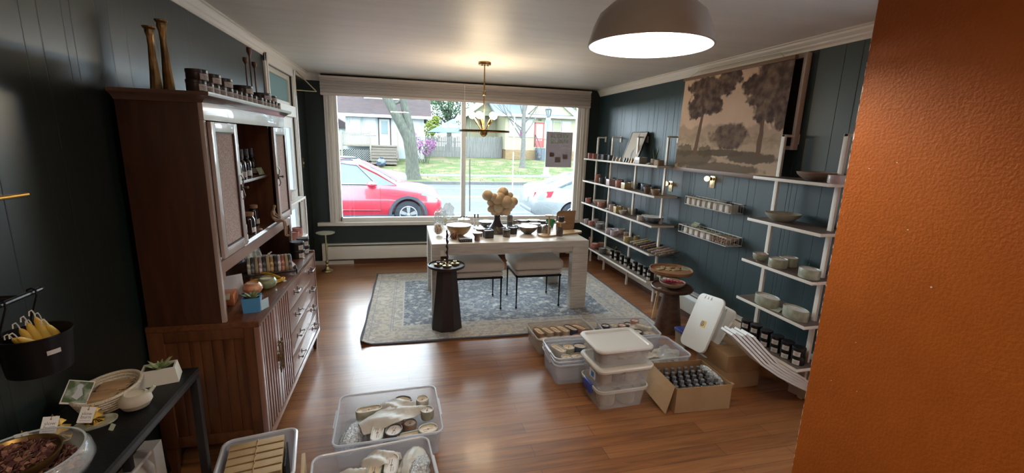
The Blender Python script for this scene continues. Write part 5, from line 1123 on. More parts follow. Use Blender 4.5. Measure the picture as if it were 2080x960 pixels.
# black tins on the bottom shelf
for i, (px, py, wd, n, dp) in enumerate(((1242.5, 524, 7.5, 2, 0), (1252, 530, 11, 2, 0), (1262.5, 535, 8, 2, 0), (1273, 541, 13, 2, 0), (1279, 548, 9.5, 1, -1), (1289, 552, 10.5, 2, 0), (1299.5, 558, 11, 2, 0), (1310, 566, 10, 2, 0), (1320, 571, 15, 2, 0))):
    x = FX+.075+.02*(i % 2); p = onx(px, py, x); r = wpx(wd, x, p.y)*.5; r = max(min(r, .040), .027)
    for k in range(n):
        tin('candle_tin', 'black tin, %s from the window on the long rack bottom shelf, %s' % (ORD[i], ('single' if n == 1 else ('lower', 'upper')[k]+' of two')), 'tin', (x, p.y, ZS[4]+.0006+k*.0535), r, .053, PI+.35, 'black tins on the long rack', LBLW, span=.6)

# ================================================================== short rack
for i, y in enumerate((2.79, 2.695, 2.59, 2.49, 2.395, 2.30)):
    for k in range(2): tin('candle_tin', 'black tin, %s from the left on the short rack bottom shelf, %s' % (ORD[i], ('lower', 'upper')[k]), 'tin', (2.655 if k == 0 else 2.652, y, ZS[4]+.0006+k*.0625), .0425, .062, PI+.45, 'black tins on the short rack', LBLW, span=.55, lines=3)
RB = [(1544, 524, 30, 3, 'foot', 'sage', 'sage green footed candle cup at the left of the middle shelf of the short rack', 2), (1580, 535, 36, 0, 'cup', 'sage', 'marbled sage candle behind the price card on the short rack', 2), (1602, 529, 35, 0, 'cup', 'sage', 'sage green candle with chipped rim in the back row of the short rack', 2), (1646, 543, 40, 0, 'oval', 'sage', 'oval marbled sage candle at the right of the middle shelf', 2),
      (1558, 611, 47, 0, 'oval2', 'sage', 'oval sage candle on the left of the fourth shelf of the short rack', 3), (1615, 638, 47, 0, 'oval2', 'sage', 'oval sage candle on the right of the fourth shelf of the short rack', 3), (1700, 363, 32, 0, 'cup', 'pinkgrey', 'round striped pink stoneware pot beside the ribbed bowl on the top shelf', 0)]
for px, py, wd, _, kd, g, lab, row in RB:
    bk_ = 'back row' in lab; x = 2.64 if not bk_ else 2.76
    p = onx(px, py, x); r = wpx(wd, x, p.y)/2
    h_ = {2: .066, 3: .075, 0: .052}[row]
    if kd == 'foot': cup('candle_pot', lab, 'candle', (x, p.y, ZS[row]+.0004), r, h_*.75, g, 'pink', foot=.014, flare=.15, belly=.05, group='sage candles on the short rack')
    elif kd == 'oval2': cup('candle_pot', lab, 'candle', (x, p.y, ZS[row]+.0004), r, h_, g, 'white', sx=.72, sy=1.25, group='sage candles on the short rack')
    else: cup('candle_pot', lab, 'candle', (x, p.y, ZS[row]+.0004), r, h_, g, 'white' if row else None, sx=.85 if kd == 'oval' else 1, sy=1.12 if kd == 'oval' else 1, group='sage candles on the short rack' if row else None)
p = onx(1657, 360, 2.70); bowl('ribbed_bowl', 'shallow brown ribbed bowl on the top shelf of the short rack', (2.712, p.y, ZS[0]+.0004), .125, .058, mat('brown_ribbed_glaze', (.24, .17, .13), .5, col2=(.40, .32, .26), scale=5, stretch=(1, 1, 5)), ribs=.012, foot=.5)
p = onx(1586, 445, 2.70); bowl('ribbed_bowl', 'shallow sage grey ribbed bowl on the second shelf of the short rack', (2.712, p.y, ZS[1]+.0004), .118, .062, mat('grey_green_ribbed_glaze', (.33, .32, .25), .5, col2=(.42, .41, .33), scale=6), ribs=.012, foot=.45)
for px, py, row, lab in ((1574, 541, 2, 'small pale green price card on the middle shelf of the short rack'), (1572, 626, 3, 'small pale green price card on the fourth shelf of the short rack')):
    p = onx(px, py, FX+.03); card('price_card', lab, 'card', (FX+.03, p.y, ZS[row]+.0004), .075, .055, -PI/2+.2, 1.15, PRICE, lines=3, tm=mat('card_print', (.26, .30, .24), .6))

# ================================================================== wire baskets on the wall
def wire_basket(y0, y1, z0, z1, d, label):
    t = thing('wire_basket', label, 'basket', (XR, (y0+y1)/2, z0)); hy = (y1-y0)/2; h_ = z1-z0; WR_ = mat('white_wire', (.60, .57, .52), .4)
    bm = B()
    for z, r_ in ((h_, .0035), (.003, .003)): tube(bm, [(-.004, -hy, z), (-d, -hy, z), (-d, hy, z), (-.004, hy, z), (-.004, -hy, z)], r_, 6)
    obj('rim', bm, WR_, t); bm = B()
    for k in range(13):
        y = -hy+2*hy*k/12; tube(bm, [(-d, y, h_), (-d, y, .003), (-.004, y, .003), (-.004, y, h_)], .0018, 5)
    for k in range(1, 4):
        for s in (-hy, hy): tube(bm, [(-d*k/4, s, h_), (-d*k/4, s, .003)], .0018, 5)
        tube(bm, [(-d*k/4, -hy, .003), (-d*k/4, hy, .003)], .0018, 5)
    obj('wires', bm, WR_, t); return t
WAXJ = mat('milky_jar', (.55, .52, .47), .4, alpha=.95); LIDM = mat('kraft_lid', (.42, .34, .20), .6, col2=(.50, .46, .36), scale=20); MOSS = mat('pale_botanical_lid', (.40, .42, .30), .7, col2=(.52, .50, .42), scale=30)
def jar(label, loc, lm, group, r=.032, h_=.062):
    t = thing('candle_jar', label, 'jar', loc, 0, group)
    obj('glass', rbx(B(), 0, 0, r-.003, r-.003, .012, [(0, 0), (.003, .004), (.003, h_*.85), (0, h_*.9)]), WAXJ, t)
    obj('lid', rbx(B(), 0, 0, r-.002, r-.002, .012, [(0, h_*.9), (.002, h_*.91), (.002, h_), (0, h_+.002)]), lm, t)
    obj('label', box(B(), (-r-.0016, -r*.68, h_*.1), (-r-.0006, r*.68, h_*.82)), LBLW, t); return t
wire_basket(3.24, 3.90, 1.19, 1.27, .125, 'upper white wire basket of small jars on the right wall below the tapestry')
wire_basket(3.20, 3.90, .91, .985, .165, 'lower white wire basket of small jars and dried bundles on the right wall')
for i in range(8): jar('small labelled jar, %s from the left, front row of the upper wire basket' % ORD[i], (XR-.088, 3.855-i*.079, 1.1945), LIDM if i < 4 else MOSS, 'jars in the upper wire basket')
for i in range(8): jar('small jar, %s from the left, back row of the upper wire basket' % ORD[i], (XR-.038, 3.855-i*.079, 1.1945), LIDM if i < 4 else MOSS, 'jars in the upper wire basket', .023)
for i in range(5): jar('small labelled jar, %s from the left in the lower wire basket' % ORD[i], (XR-.122, 3.80-i*.086, .9145), (LIDM, MOSS)[i % 2], 'jars in the lower wire basket', .034, .056)
for i in range(5): jar('small jar, %s from the left behind the front jars of the lower wire basket' % ORD[i], (XR-.050, 3.80-i*.086, .9145), (MOSS, LIDM)[i % 2], 'jars in the lower wire basket', .031, .056)
DRY = mat('dried_herbs', (.30, .19, .15), .9, col2=(.42, .33, .22), scale=60, bump=.6, bscale=120)
for i in range(5):
    t = thing('herb_bundle', 'dried herb bundle, %s from the jars in the lower wire basket' % ORD[i], 'bundle', (XR-.155, 3.385-i*.036, .9145), 0, 'herb bundles in the lower wire basket')
    obj('stems', tube(B(), [(0, 0, .017), (.03, .0, .022), (.07, 0, .036), (.12, 0, .05), (.14, 0, .055)], [.010, .016, .018, .016, .008], 9), DRY, t); obj('string', tube(B(), [(.055, .0185*math.cos(a), .034+.0185*math.sin(a)) for a in [k*PI/6 for k in range(13)]], .0018, 4), WHT, t)
card('price_card', 'grey green sign lying on the jars of the upper wire basket', 'card', (XR-.07, 3.47, 1.262), .10, .06, -PI/2, 1.25, mat('sage_sign', (.30, .34, .29), .6), lines=2, tm=mat('card_print'))
card('price_card', 'small green botanical card at the left end of the lower wire basket', 'card', (XR-.07, 3.80, .978), .09, .06, -PI/2, .9, mat('botanical_card', (.26, .30, .20), .6, col2=(.42, .42, .30), scale=30))

# ================================================================== on the round tables
bowl('pottery_bowl', 'shallow tan bowl of bath flowers on the dark round table', (2.435, 3.52, .4455), .118, .062, mat('tan_speckled_bowl', (.34, .24, .16), .5, col2=(.42, .33, .24), scale=12, stretch=(1, 1, 6)))
random.seed(4)
FL = [((2.375, 3.50), 'magenta', 'deep magenta fabric flower at the left of the tan bowl'), ((2.42, 3.47), 'magenta', 'deep magenta fabric flower in the middle of the tan bowl'), ((2.475, 3.45), 'coral', 'coral pink fabric flower at the right of the tan bowl'), ((2.40, 3.54), 'cream', 'cream fabric flower at the back of the tan bowl'), ((2.36, 3.545), 'white', 'white fabric flower at the back left of the tan bowl')]
FM = dict(magenta=(.45, .01, .09), coral=(.52, .14, .15), cream=(.60, .46, .34), white=(.62, .56, .54))
for (x, y), c, lab in FL:
    t = thing('fabric_flower', lab, 'flower', (x+.025, y+.045, .482), 0, 'fabric flowers in the tan bowl'); bm = B()
    for k in range(22):
        a = k*2.4; r_ = .006+.0013*k; z = .030-.0008*k; c0 = Vector((r_*math.cos(a), r_*math.sin(a), z)); u = Vector((-math.sin(a), math.cos(a), 0)); v = Vector((math.cos(a), math.sin(a), .6)).normalized(); s = .012+.0002*k
        ngon(bm, [c0-u*s-v*s*.4, c0-u*s*.9+v*s*.5, c0+v*s, c0+u*s*.9+v*s*.5, c0+u*s-v*s*.4], v.cross(u)*.0015)
    obj('petals', bm, mat('petal_'+c, FM[c], .6), t)
card('price_card', 'tiny white price tag lying on the dark round table', 'card', (2.31, 3.52, .4455), .03, .02, -.3, 1.45, LBLW)
CORD = mat('waxed_cord', (.02, .018, .015), .6)
for i, (x, y, rz, lab) in enumerate(((2.405, 3.73, .3, 'left'), (2.47, 3.785, .9, 'back left'), (2.545, 3.77, .2, 'back middle'), (2.485, 3.70, .6, 'middle'), (2.56, 3.68, .1, 'right'), (2.62, 3.74, .8, 'rear right'))):
    t = thing('wood_slice', 'flat wooden slip tied with black cord on the light round table, the %s one' % lab, 'wood slip', (x+.10, y+.12, .5255), rz, 'wooden slips on the light round table')
    obj('slip', box(B(), (-.045, -.020, 0), (.045, .020, .008), .002), mat('pale_wood_slip', (.42, .30, .15), .6), t); bm = B()
    for s in (-.012, 0): tube(bm, [(s, -.0215, .004), (s+.01, 0, .0095), (s+.004, .0215, .004)], .0013, 4)
    obj('cord', bm, CORD, t)
card('price_card', 'pale green price card on the light round table tray', 'card', (2.745, 3.775, .529), .07, .05, -.5, 1.1, PRICE, lines=2)
# ================================================================== on top of the hutch
ZT = HZ1+.0355
XF_ = HX1+.042
def hy(px, py, x): return onx(px, py, x).y
# (px left, px right, level, kind) read along the front edge; levels stack
JARS = [(408, 423, 0, .048, 'first in the bottom row'), (424, 437, 0, .047, 'second in the bottom row'), (437, 449, 0, .047, 'third in the bottom row'), (450, 462, 0, .047, 'fourth in the bottom row'), (463, 475, 0, .047, 'fifth in the bottom row'), (475.5, 484, 0, .047, 'sixth in the bottom row'), (485, 493, 0, .047, 'seventh in the bottom row'), (494, 503, 0, .047, 'eighth in the bottom row'), (503, 513, 0, .047, 'ninth in the bottom row'), (514, 522, 0, .047, 'tenth in the bottom row'), (525, 534, 0, .046, 'eleventh in the bottom row'), (534, 541, 0, .046, 'twelfth in the bottom row'), (541, 549, 0, .044, 'thirteenth in the bottom row'), (549, 556, 0, .044, 'fourteenth in the bottom row'), (556, 562, 0, .044, 'fifteenth in the bottom row'), (563, 568, 0, .044, 'last in the bottom row, farthest away'),
        (412, 428, 1, .046, 'largest, at the near end of the upper row'), (437, 453, 1, .045, 'second in the upper row'), (460, 475, 1, .044, 'third in the upper row'), (503, 515, 1, .045, 'fourth in the upper row, before the thin candlesticks'), (539, 550, 1, .042, 'fifth in the upper row'), (553, 561, 1, .038, 'last and smallest in the upper row')]
for a, b_, lv, h_, nm in JARS:
    x = XF_-.035; p, q = onx(a, 200, x), onx(b_, 205, x); wdt = abs(q.y-p.y); r = wdt*.49
    big = (lv == 1 or a == 408)
    if big: r = wdt*.50
    x = XF_-.012-r; y = onx((a+b_)/2, 200, x+r*.7).y
    z = ZT+.0004 if lv == 0 else ZT+(.0485 if a < 520 else .0455)
    tin('apothecary_jar', 'dark jar on top of the hutch, '+nm, 'jar', (x, y, z), r, h_, -.55 if not big else -.35, 'labelled jars on top of the hutch', mat('aged_label', (.46, .40, .36), .7), span=.85 if not big else .6, lines=3, m=mat('amber_black_jar', (.022, .014, .013), .35))
def candlestick(name, label, x, y, h_, rb, rc, m, rough=0):
    t = thing(name, label, 'candlestick', (x, y, ZT+.0004)); n = 10 if rough else 16
    random.seed(int(y*100)); bm = B()
    if rough: pr = [(rb, 0), (rb*.95, .02), (rb*.75, h_*.3), (rb*.58, h_*.55), (rb*.5, h_*.72), (rb*.55, h_*.78), (rc*.7, h_*.84), (rc*.95, h_*.91), (rc*.85, h_*.955), (rc*1.25, h_*.98), (rc*1.3, h_), (rc*.9, h_), (rc*.6, h_*.95), (0, h_*.94)]
    else: pr = [(rb, 0), (rb, .004), (rb*.3, .014), (rb*.16, .03), (rb*.14, h_*.86), (rc*.6, h_*.89), (rc, h_*.93), (rc*.95, h_), (rc*.75, h_), (0, h_*.97)]
    lathe(bm, pr, n)
    if rough:
        for v in bm.verts: v.co.x += random.uniform(-1, 1)*rb*.05; v.co.y += random.uniform(-1, 1)*rb*.05
    obj('body', bm, m, t, smooth=30 if rough else 40); return t
HB = mat('hammered_gold', (.20, .115, .045), .42, .85, col2=(.36, .22, .09), scale=8, bump=.4, bscale=30)
p = ony(325, 178, 2.50); candlestick('candlestick', 'hammered gold candlestick, shorter and nearer the camera, on the hutch', p.x, 2.47, .285, .026, .020, HB, 1)
p = ony(346, 180, 2.55); candlestick('candlestick', 'hammered gold candlestick, taller of the thick pair on the hutch', p.x, 2.54, .33, .026, .021, HB, 1)
CO = mat('aged_copper', (.13, .07, .05), .4, .8)
candlestick('candlestick', 'thin copper candlestick, shortest and left of the thin three on the hutch', onx(497, 110, -.97).x, onx(497, 110, -.97).y, .30, .03, .015, CO)
candlestick('candlestick', 'thin copper candlestick, tallest of the thin three on the hutch', -.96, onx(504.5, 92, -.96).y, .37, .03, .015, CO)
candlestick('candlestick', 'thin copper candlestick, rightmost of the thin three on the hutch', -.94, onx(515.5, 123, -.94).y, .285, .03, .015, CO)

# ================================================================== inside the hutch
AMB = mat('dark_amber_glass', (.014, .010, .014), .12, coat=.5); CAPB = mat('smoky_cap', (.10, .10, .12), .15, alpha=.8)
def spray(label, x, y, z, r=.021, h_=.085):
    t = thing('spray_bottle', label, 'bottle', (x, y, z), 0, 'spray bottles in the hutch'); t.scale = (1.15, 1.15, 1.38)
    obj('bottle', lathe(B(), [(r*.95, 0), (r, .003), (r, h_*.7), (r*.85, h_*.85), (r*.42, h_*.95), (r*.42, h_)], 20), AMB, t)
    obj('sprayer', lathe(B(), [(r*.52, h_), (r*.52, h_*1.17), (r*.3, h_*1.19), (r*.3, h_*1.3)], 14), BT, t); obj('cap', lathe(B(), [(r*.56, h_*1.12), (r*.56, h_*1.48), (0, h_*1.5)], 14), CAPB, t)
    obj('label', patch(B(), r, .006, h_*.36, -.9-.6, .9-.6), LBLW, t)
for i, (px, x) in enumerate(((482, -.935), (491, -.945), (502, -.955), (513, -.99))):
    spray('dark glass spray bottle on the upper hutch shelf, %s from the left' % ORD[i], x, onx(px, 340, x).y, 1.4828)
card('botanical_card', 'small green botanical card on the upper hutch shelf beside the bottles', 'card', (-.93, onx(532, 345, -.93).y, 1.484), .06, .05, PI/2-.3, .45, mat('botanical_card'))
CORK = mat('wooden_lid', (.28, .16, .09), .6, col2=(.36, .22, .13), scale=10)
for i, (px, x, r, h_) in enumerate(((484, -.90, .040, .13), (505, -.93, .036, .115), (517, -.985, .030, .12))):
    y = onx(px, 450, x).y; t = thing('lidded_jar', 'dark glass jar with wooden lid in the hutch, %s from the left' % ORD[i], 'jar', (x, y, 1.1476), 0, 'wooden lidded jars in the hutch'); t.scale = (1, 1, 1.2)
    obj('glass', lathe(B(), [(r*.95, 0), (r, .004), (r, h_*.66), (r*.75, h_*.8), (r*.72, h_*.82)], 22), AMB, t); obj('lid', lathe(B(), [(r*.85, h_*.82), (r*.87, h_*.83), (r*.87, h_*.95), (r*.8, h_*.97), (0, h_*.97)], 22), CORK, t); obj('label', patch(B(), r, .012, h_*.32, -.9, .35), LBLW, t)
t = thing('pebble', 'small pale pebble on the lower hutch shelf beside the jars', 'pebble', (-.90, onx(528, 452, -.9).y, 1.1476)); obj('stone', sph(B(), (0, 0, .007), .012, 12, 8, .6), mat('pale_stone', (.50, .42, .34), .7), t)
t = thing('shop_card', 'white card lying at the left end of the lower hutch shelf', 'card', (-.885, onx(494, 478, -.885).y, 1.1476), .4); obj('sheet', box(B(), (-.02, -.03, 0), (.02, .03, .0012)), LBLW, t)
# seated clay figure with its legs over the edge
y = onx(558, 445, -.88).y; SKINC = mat('clay_figure', (.34, .23, .16), .7)
t = thing('clay_figurine', 'small tan clay figure of a person sitting on the hutch shelf edge, legs dangling', 'figurine', (-.882, y, 1.1476))
def skin_body(name, V, E, R_, m, parent, lvl=2):
    me = bpy.data.meshes.new(name); me.from_pydata([Vector(v) for v in V], E, []); o = bpy.data.objects.new(name, me); C.objects.link(o)
    s = o.modifiers.new('s', 'SKIN'); s.use_smooth_shade = True
    for i, r_ in enumerate(R_): me.skin_vertices[0].data[i].radius = (r_, r_)
    me.skin_vertices[0].data[0].use_root = True
    u = o.modifiers.new('u', 'SUBSURF'); u.levels = lvl; u.render_levels = lvl
    bpy.context.view_layer.update(); nm = bpy.data.meshes.new_from_object(o.evaluated_get(bpy.context.evaluated_depsgraph_get())); o.modifiers.clear(); o.data = nm; nm.materials.clear(); nm.materials.append(m); o.parent = parent
    nm.polygons.foreach_set('use_smooth', [True]*len(nm.polygons)); return o
V = [(-.005, 0, .014), (-.008, 0, .030), (-.006, 0, .050), (-.002, 0, .064), (.001, 0, .071), (.004, 0, .084), (.004, 0, .094),
     (-.003, -.015, .061), (.004, -.019, .044), (.020, -.010, .032), (.030, -.003, .030), (-.003, .015, .061), (.004, .019, .044), (.020, .010, .032), (.030, .004, .029),
     (.010, -.009, .013), (.045, -.008, .012), (.047, -.008, -.030), (.046, -.007, -.062), (.060, -.007, -.067), (.010, .009, .013), (.045, .009, .011), (.050, .008, -.030), (.050, .006, -.060), (.064, .005, -.065)]
t.scale = (1.38,)*3
E_ = [(0, 1), (1, 2), (2, 3), (3, 4), (4, 5), (5, 6), (3, 7), (7, 8), (8, 9), (9, 10), (3, 11), (11, 12), (12, 13), (13, 14), (0, 15), (15, 16), (16, 17), (17, 18), (18, 19), (0, 20), (20, 21), (21, 22), (22, 23), (23, 24)]
Rr = [.0125, .0095, .0115, .008, .0045, .0095, .008, .0055, .0042, .0036, .0038, .0055, .0042, .0036, .0038, .0085, .0062, .0055, .0036, .0034, .0085, .0062, .0055, .0036, .0034]
skin_body('body', V, E_, Rr, SKINC, t)

# ================================================================== on the sideboard top
ZB = .8326
def nx(px, py): return on(px, py, ZB)
for i, (px, py, r) in enumerate(((605, 525, .050), (617, 516, .044))):
    p = aw(nx(px, py), r)
    for k in range(2): tin('candle_tin', 'black labelled tin at the sideboard far end, %s stack, %s' % (('front', 'back')[i], ('lower', 'upper')[k]), 'tin', (p[0], p[1], ZB+k*.062), r, .0615, -.75, 'black tins on the sideboard', LBLW, span=.4, lines=2)
# dark wire rack with upright soap discs
p = nx(545, 552); SCX, SCY, SRZ = -.885, 3.13, -1.25
t = thing('soap_rack', 'dark rack holding a row of upright round soaps on the sideboard', 'rack', (SCX, SCY, ZB), SRZ)
bm = B(); L3 = .155
for s in (-.045, .045): tube(bm, [(s, -L3, .018), (s, L3, .018)], .004, 6)
for q in (-L3, L3): tube(bm, [(-.05, q, 0), (-.05, q, .03), (0, q, .045), (.05, q, .03), (.05, q, 0)], .004, 6)
obj('wire', bm, IRON, t)
SOAP = [('cream', 'ivory'), ('grey', 'slate veined'), ('brown', 'brown'), ('pinkgrey', 'rose grey'), ('darkgrey', 'charcoal'), ('cream', 'cream'), ('mustard', 'olive'), ('black', 'black'), ('lilac', 'pale lilac'), ('terracotta', 'rust'), ('tan', 'tan'), ('grey', 'dark blue grey')]
SM = {}
for i, (g, cn) in enumerate(SOAP):
    t = thing('soap_disc', '%s marbled round soap, %s from the left in the dark rack' % (cn, ORD[i]), 'soap', (SCX-math.sin(SRZ)*(i-5.5)*.0220, SCY+math.cos(SRZ)*(i-5.5)*.0220, ZB+.073), SRZ, 'round soaps in the rack')
    a, b_ = tuple(tuple(v.color_ramp.elements[k].color[:3]) for k in (0, 1) for v in [next(n for n in glaze(g).node_tree.nodes if n.type == 'VALTORGB')])
    obj('disc', loft(B(), [[(q*math.cos(2*PI*k/28), y_, q*math.sin(2*PI*k/28)) for k in range(28)] for q, y_ in ((.050, -.0100), (.055, -.007), (.057, 0), (.055, .007), (.050, .0100))]), mat('marbled_'+g, a, .45, col2=tuple(min(1, v*1.9+.05) for v in b_), scale=14, lo=.45, hi=.55, distort=1.5), t)
    if i in (2, 5, 10): obj('paper_band', loft(B(), [[(q*math.cos(2*PI*k/28), y_, q*math.sin(2*PI*k/28)) for k in range(28)] for q, y_ in ((.0578, -.008), (.0584, 0), (.0578, .008))], True, (False, False)), mat('kraft_band', (.42, .33, .21), .7), t)
card('postcard', 'framed vintage postcard with dark floral print standing behind the soap rack', 'picture', (-.985, 3.24, ZB+.0005), .16, .235, PI/2-.35, .30, mat('vintage_print', (.07, .06, .03), .5, col2=(.45, .40, .28), scale=22, lo=.42, hi=.56), th=.006)
t = thing('ribbon_bow', 'cream fabric bow lying on top of the round soaps', 'bow', (-.885, 3.13, ZB+.1355)); bm = B()
for s in (-1, 1): tube(bm, [(0, 0, .004), (.01, s*.025, .014), (.0, s*.05, .008), (-.01, s*.03, .003), (0, 0, .004)], .005, 8, flat=.5)
sph(bm, (0, 0, .006), .008, 8, 6); obj('bow', bm, mat('cream_ribbon', (.58, .50, .38), .8), t)
for i, (px, py, lab, sz) in enumerate(((596, 540, 'white price card on a clip beside the soap rack on the sideboard', .055), (580, 571, 'tiny white tag on the sideboard beside the yellow garland', .022), (619, 524, 'tiny white tag in front of the black tin stacks on the sideboard', .02))):
    p = nx(px, py); card('price_card', lab, 'card', (p.x, p.y, ZB+.0005), sz, sz*.8, PI/2-.5, .9 if i == 0 else 1.2, LBLW, lines=2 if i == 0 else 0)
# white cards standing in a fan
p = nx(476, 573)
for i in range(3): card('note_card', 'white note card in the fan on the sideboard, %s from the left' % ORD[i], 'card', (-.985+.012*i, 2.70+i*.022, ZB+.0004), .085, .115, PI/2-1.15+.12*i, .05+.07*i, mat('bright_card', (.62, .60, .60), .6), 'white note cards on the sideboard')
# orange envelope and kraft sheets
t = thing('gift_box', 'glossy copper orange flat box near the left end of the sideboard', 'box', (-1.02, 2.595, ZB), .15); obj('box', box(B(), (-.10, -.055, 0), (.10, .055, .062), .003), mat('copper_orange_card', (.42, .13, .04), .3, coat=.3), t)
t = thing('kraft_envelope', 'crumpled kraft paper envelope lying in front of the copper orange box', 'envelope', (-.985, 2.50, ZB+.063), .3); obj('sheet', box(B(), (-.07, -.055, 0), (.07, .05, .003)), mat('kraft_paper', (.36, .26, .15), .8, bump=.6, bscale=18), t); bm = B(); tube(bm, [(-.05, 0, .006), (.0, .02, .007), (.05, -.01, .006)], .0015, 4); obj('string', bm, LBLW, t)
t = thing('gift_box', 'low dark red box under the kraft envelope on the sideboard', 'box', (-1.02, 2.455, ZB), .1); obj('box', box(B(), (-.09, -.06, 0), (.09, .06, .0615), .003), mat('dark_red_card', (.20, .06, .03), .3, coat=.4), t)
# round jars
p = aw(nx(515, 601), .045); t = thing('round_jar', 'round coral and orange handmade candle jar on the sideboard', 'candle', (p[0], p[1], ZB))
pr = [(.026, 0), (.040, .010), (.052, .030), (.052, .045), (.042, .062), (.034, .068), (.030, .068), (.030, .058), (0, .058)]
obj('vessel', lathe(B(), pr, 32), mat('coral_band_glaze', (.50, .17, .10), .35, col2=(.62, .34, .17), scale=9, stretch=(1, 1, 5), coat=.4), t); obj('wax', lathe(B(), [(.030, .056), (.030, .062), (0, .062)], 24), WAX, t)
p = aw(nx(544, 588), .045); t = thing('round_jar', 'round sage green handmade candle jar on the sideboard', 'candle', (p[0], p[1], ZB)); obj('vessel', lathe(B(), [(.030, 0), (.044, .010), (.054, .030), (.053, .045), (.044, .060), (.040, .062), (.036, .062), (.035, .055), (0, .055)], 32), mat('sage_gloss', (.22, .26, .15), .35, coat=.4), t); obj('wax', lathe(B(), [(.035, .053), (.035, .058), (0, .058)], 24), WAX, t)
# yellow rope garland
YR = mat('yellow_rope', (.60, .36, .03), .7); t = thing('rope_garland', 'twisted yellow rope bundle with a paper sleeve on the sideboard', 'rope', (0, 0, ZB))
def twist(pts, r, m, name):
    fr = frames(pts)
    for s in range(3):
        bm = B(); tube(bm, [p+u*(r*.55*math.cos(2*PI*s/3+i*.55))+v*(r*.55*math.sin(2*PI*s/3+i*.55)) for i, (p, u, v) in enumerate(fr)], r*.55, 6); obj(name, bm, m, t)
def arc(a, b_, k, n=22): a, b_ = Vector(a), Vector(b_); return [a+(b_-a)*(i/n)+Vector(k)*math.sin(PI*i/n) for i in range(n+1)]
q = [nx(x, y_) for x, y_ in ((515, 558), (538, 572), (509, 576), (570, 570), (552, 580))]
P3_ = lambda v, z=.012: (v.x, v.y, z)
twist(arc(P3_(q[0]), P3_(q[3], .014), (.01, 0, .012)), .011, YR, 'strand'); twist(arc(P3_(q[2]), P3_(q[4], .014), (-.01, .01, .012)), .011, YR, 'strand'); twist(arc(P3_(q[3]), P3_(q[4]), (.035, .02, .01), 12), .011, YR, 'strand')
m_ = (q[3]+q[4])*.32+(q[0]+q[2])*.18; t2 = obj('paper_sleeve', box(B(), (-.022, -.028, .020), (.022, .028, .036), .004), mat('pale_lilac_paper', (.55, .50, .50), .7), t, (m_.x, m_.y, 0), .6)
# blue planter with succulent
def succulent(t, s, n=12, z=0, seed=1):
    random.seed(seed); bm = B()
    for k in range(n):
        a = k*2.4; l = s*random.uniform(.7, 1.15); up = .35+.75*(k/n); d = Vector((math.cos(a), math.sin(a), up)).normalized(); u = Vector((-math.sin(a), math.cos(a), 0)); v = d.cross(u); c = Vector((0, 0, z))
        rings = [[c+d*l*f+u*(w_*s*math.cos(b_))+v*(w_*s*.45*math.sin(b_)) for b_ in [j*PI/3 for j in range(6)]] for f, w_ in ((0, .10), (.35, .15), (.7, .10), (1, .012))]; loft(bm, rings)
    return obj('rosette', bm, mat('succulent_green', (.13, .20, .08), .5, col2=(.30, .36, .17), scale=30), t, smooth=50)
def planter(name, label, loc, rz, hx, hy_, h_, m, flare=.0, cat='plant'):
    t = thing(name, label, cat, loc, rz); lv = [(-flare, 0), (0, h_), (-.006, h_), (-.006-flare*.3, h_*.78)]
    bm = loft(B(), [[(sx*(hx+g), sy*(hy_+g), z) for sx, sy in ((-1, -1), (1, -1), (1, 1), (-1, 1))] for g, z in lv]); obj('pot', bm, m, t, smooth=0)
    obj('soil', loft(B(), [[(sx*(hx-.007), sy*(hy_-.007), z) for sx, sy in ((-1, -1), (1, -1), (1, 1), (-1, 1))] for z in (h_*.785, h_*.86)]), mat('soil', (.02, .014, .010), .95, bump=1, bscale=60), t); return t
p = nx(508, 636); t = planter('potted_succulent', 'small succulent in a square bright blue pot on the sideboard', (p.x+.0, p.y+.045, ZB), .18, .043, .043, .078, mat('blue_glaze_pot', (.06, .24, .46), .4, coat=.3), .004); succulent(t, .06, 12, .066, 3)
t = thing('white_tag', 'pale blue card leaning on the right side of the blue pot', 'card', (p.x+.056, p.y+.06, ZB), 1.2); obj('sheet', box(B(), (-.03, 0, 0), (.03, .0015, .055)), mat('pale_blue_card', (.42, .56, .62), .6), t)
# things on the narrow white shelf unit
p = ony(602, 398, 4.4); t = thing('storage_box', 'low grey white box on the top of the narrow white shelf unit', 'box', (-1.07, 4.42, 1.1705)); obj('box', box(B(), (-.08, -.13, 0), (.08, .13, .075), .003), mat('whitewashed_box', (.42, .40, .36), .7, col2=(.52, .50, .46), scale=6, stretch=(1, 6, 6)), t)
t = thing('pillar_candle', 'short tan pillar candle in front of the box on the narrow shelf unit', 'candle', (-1.0, 4.20, 1.1705)); obj('body', lathe(B(), [(.022, 0), (.022, .06), (0, .062)], 18), mat('tan_wax', (.45, .33, .20), .5), t)
for i, (y, x) in enumerate(((4.32, -1.0), (4.52, -1.01))): cup('candle_pot', ('red glazed candle, nearer on the narrow white shelf unit', 'dusty pink candle, farther on the narrow white shelf unit')[i], 'candle', (x, y, .8005), .046, .085, ('red', 'pink')[i], 'white')

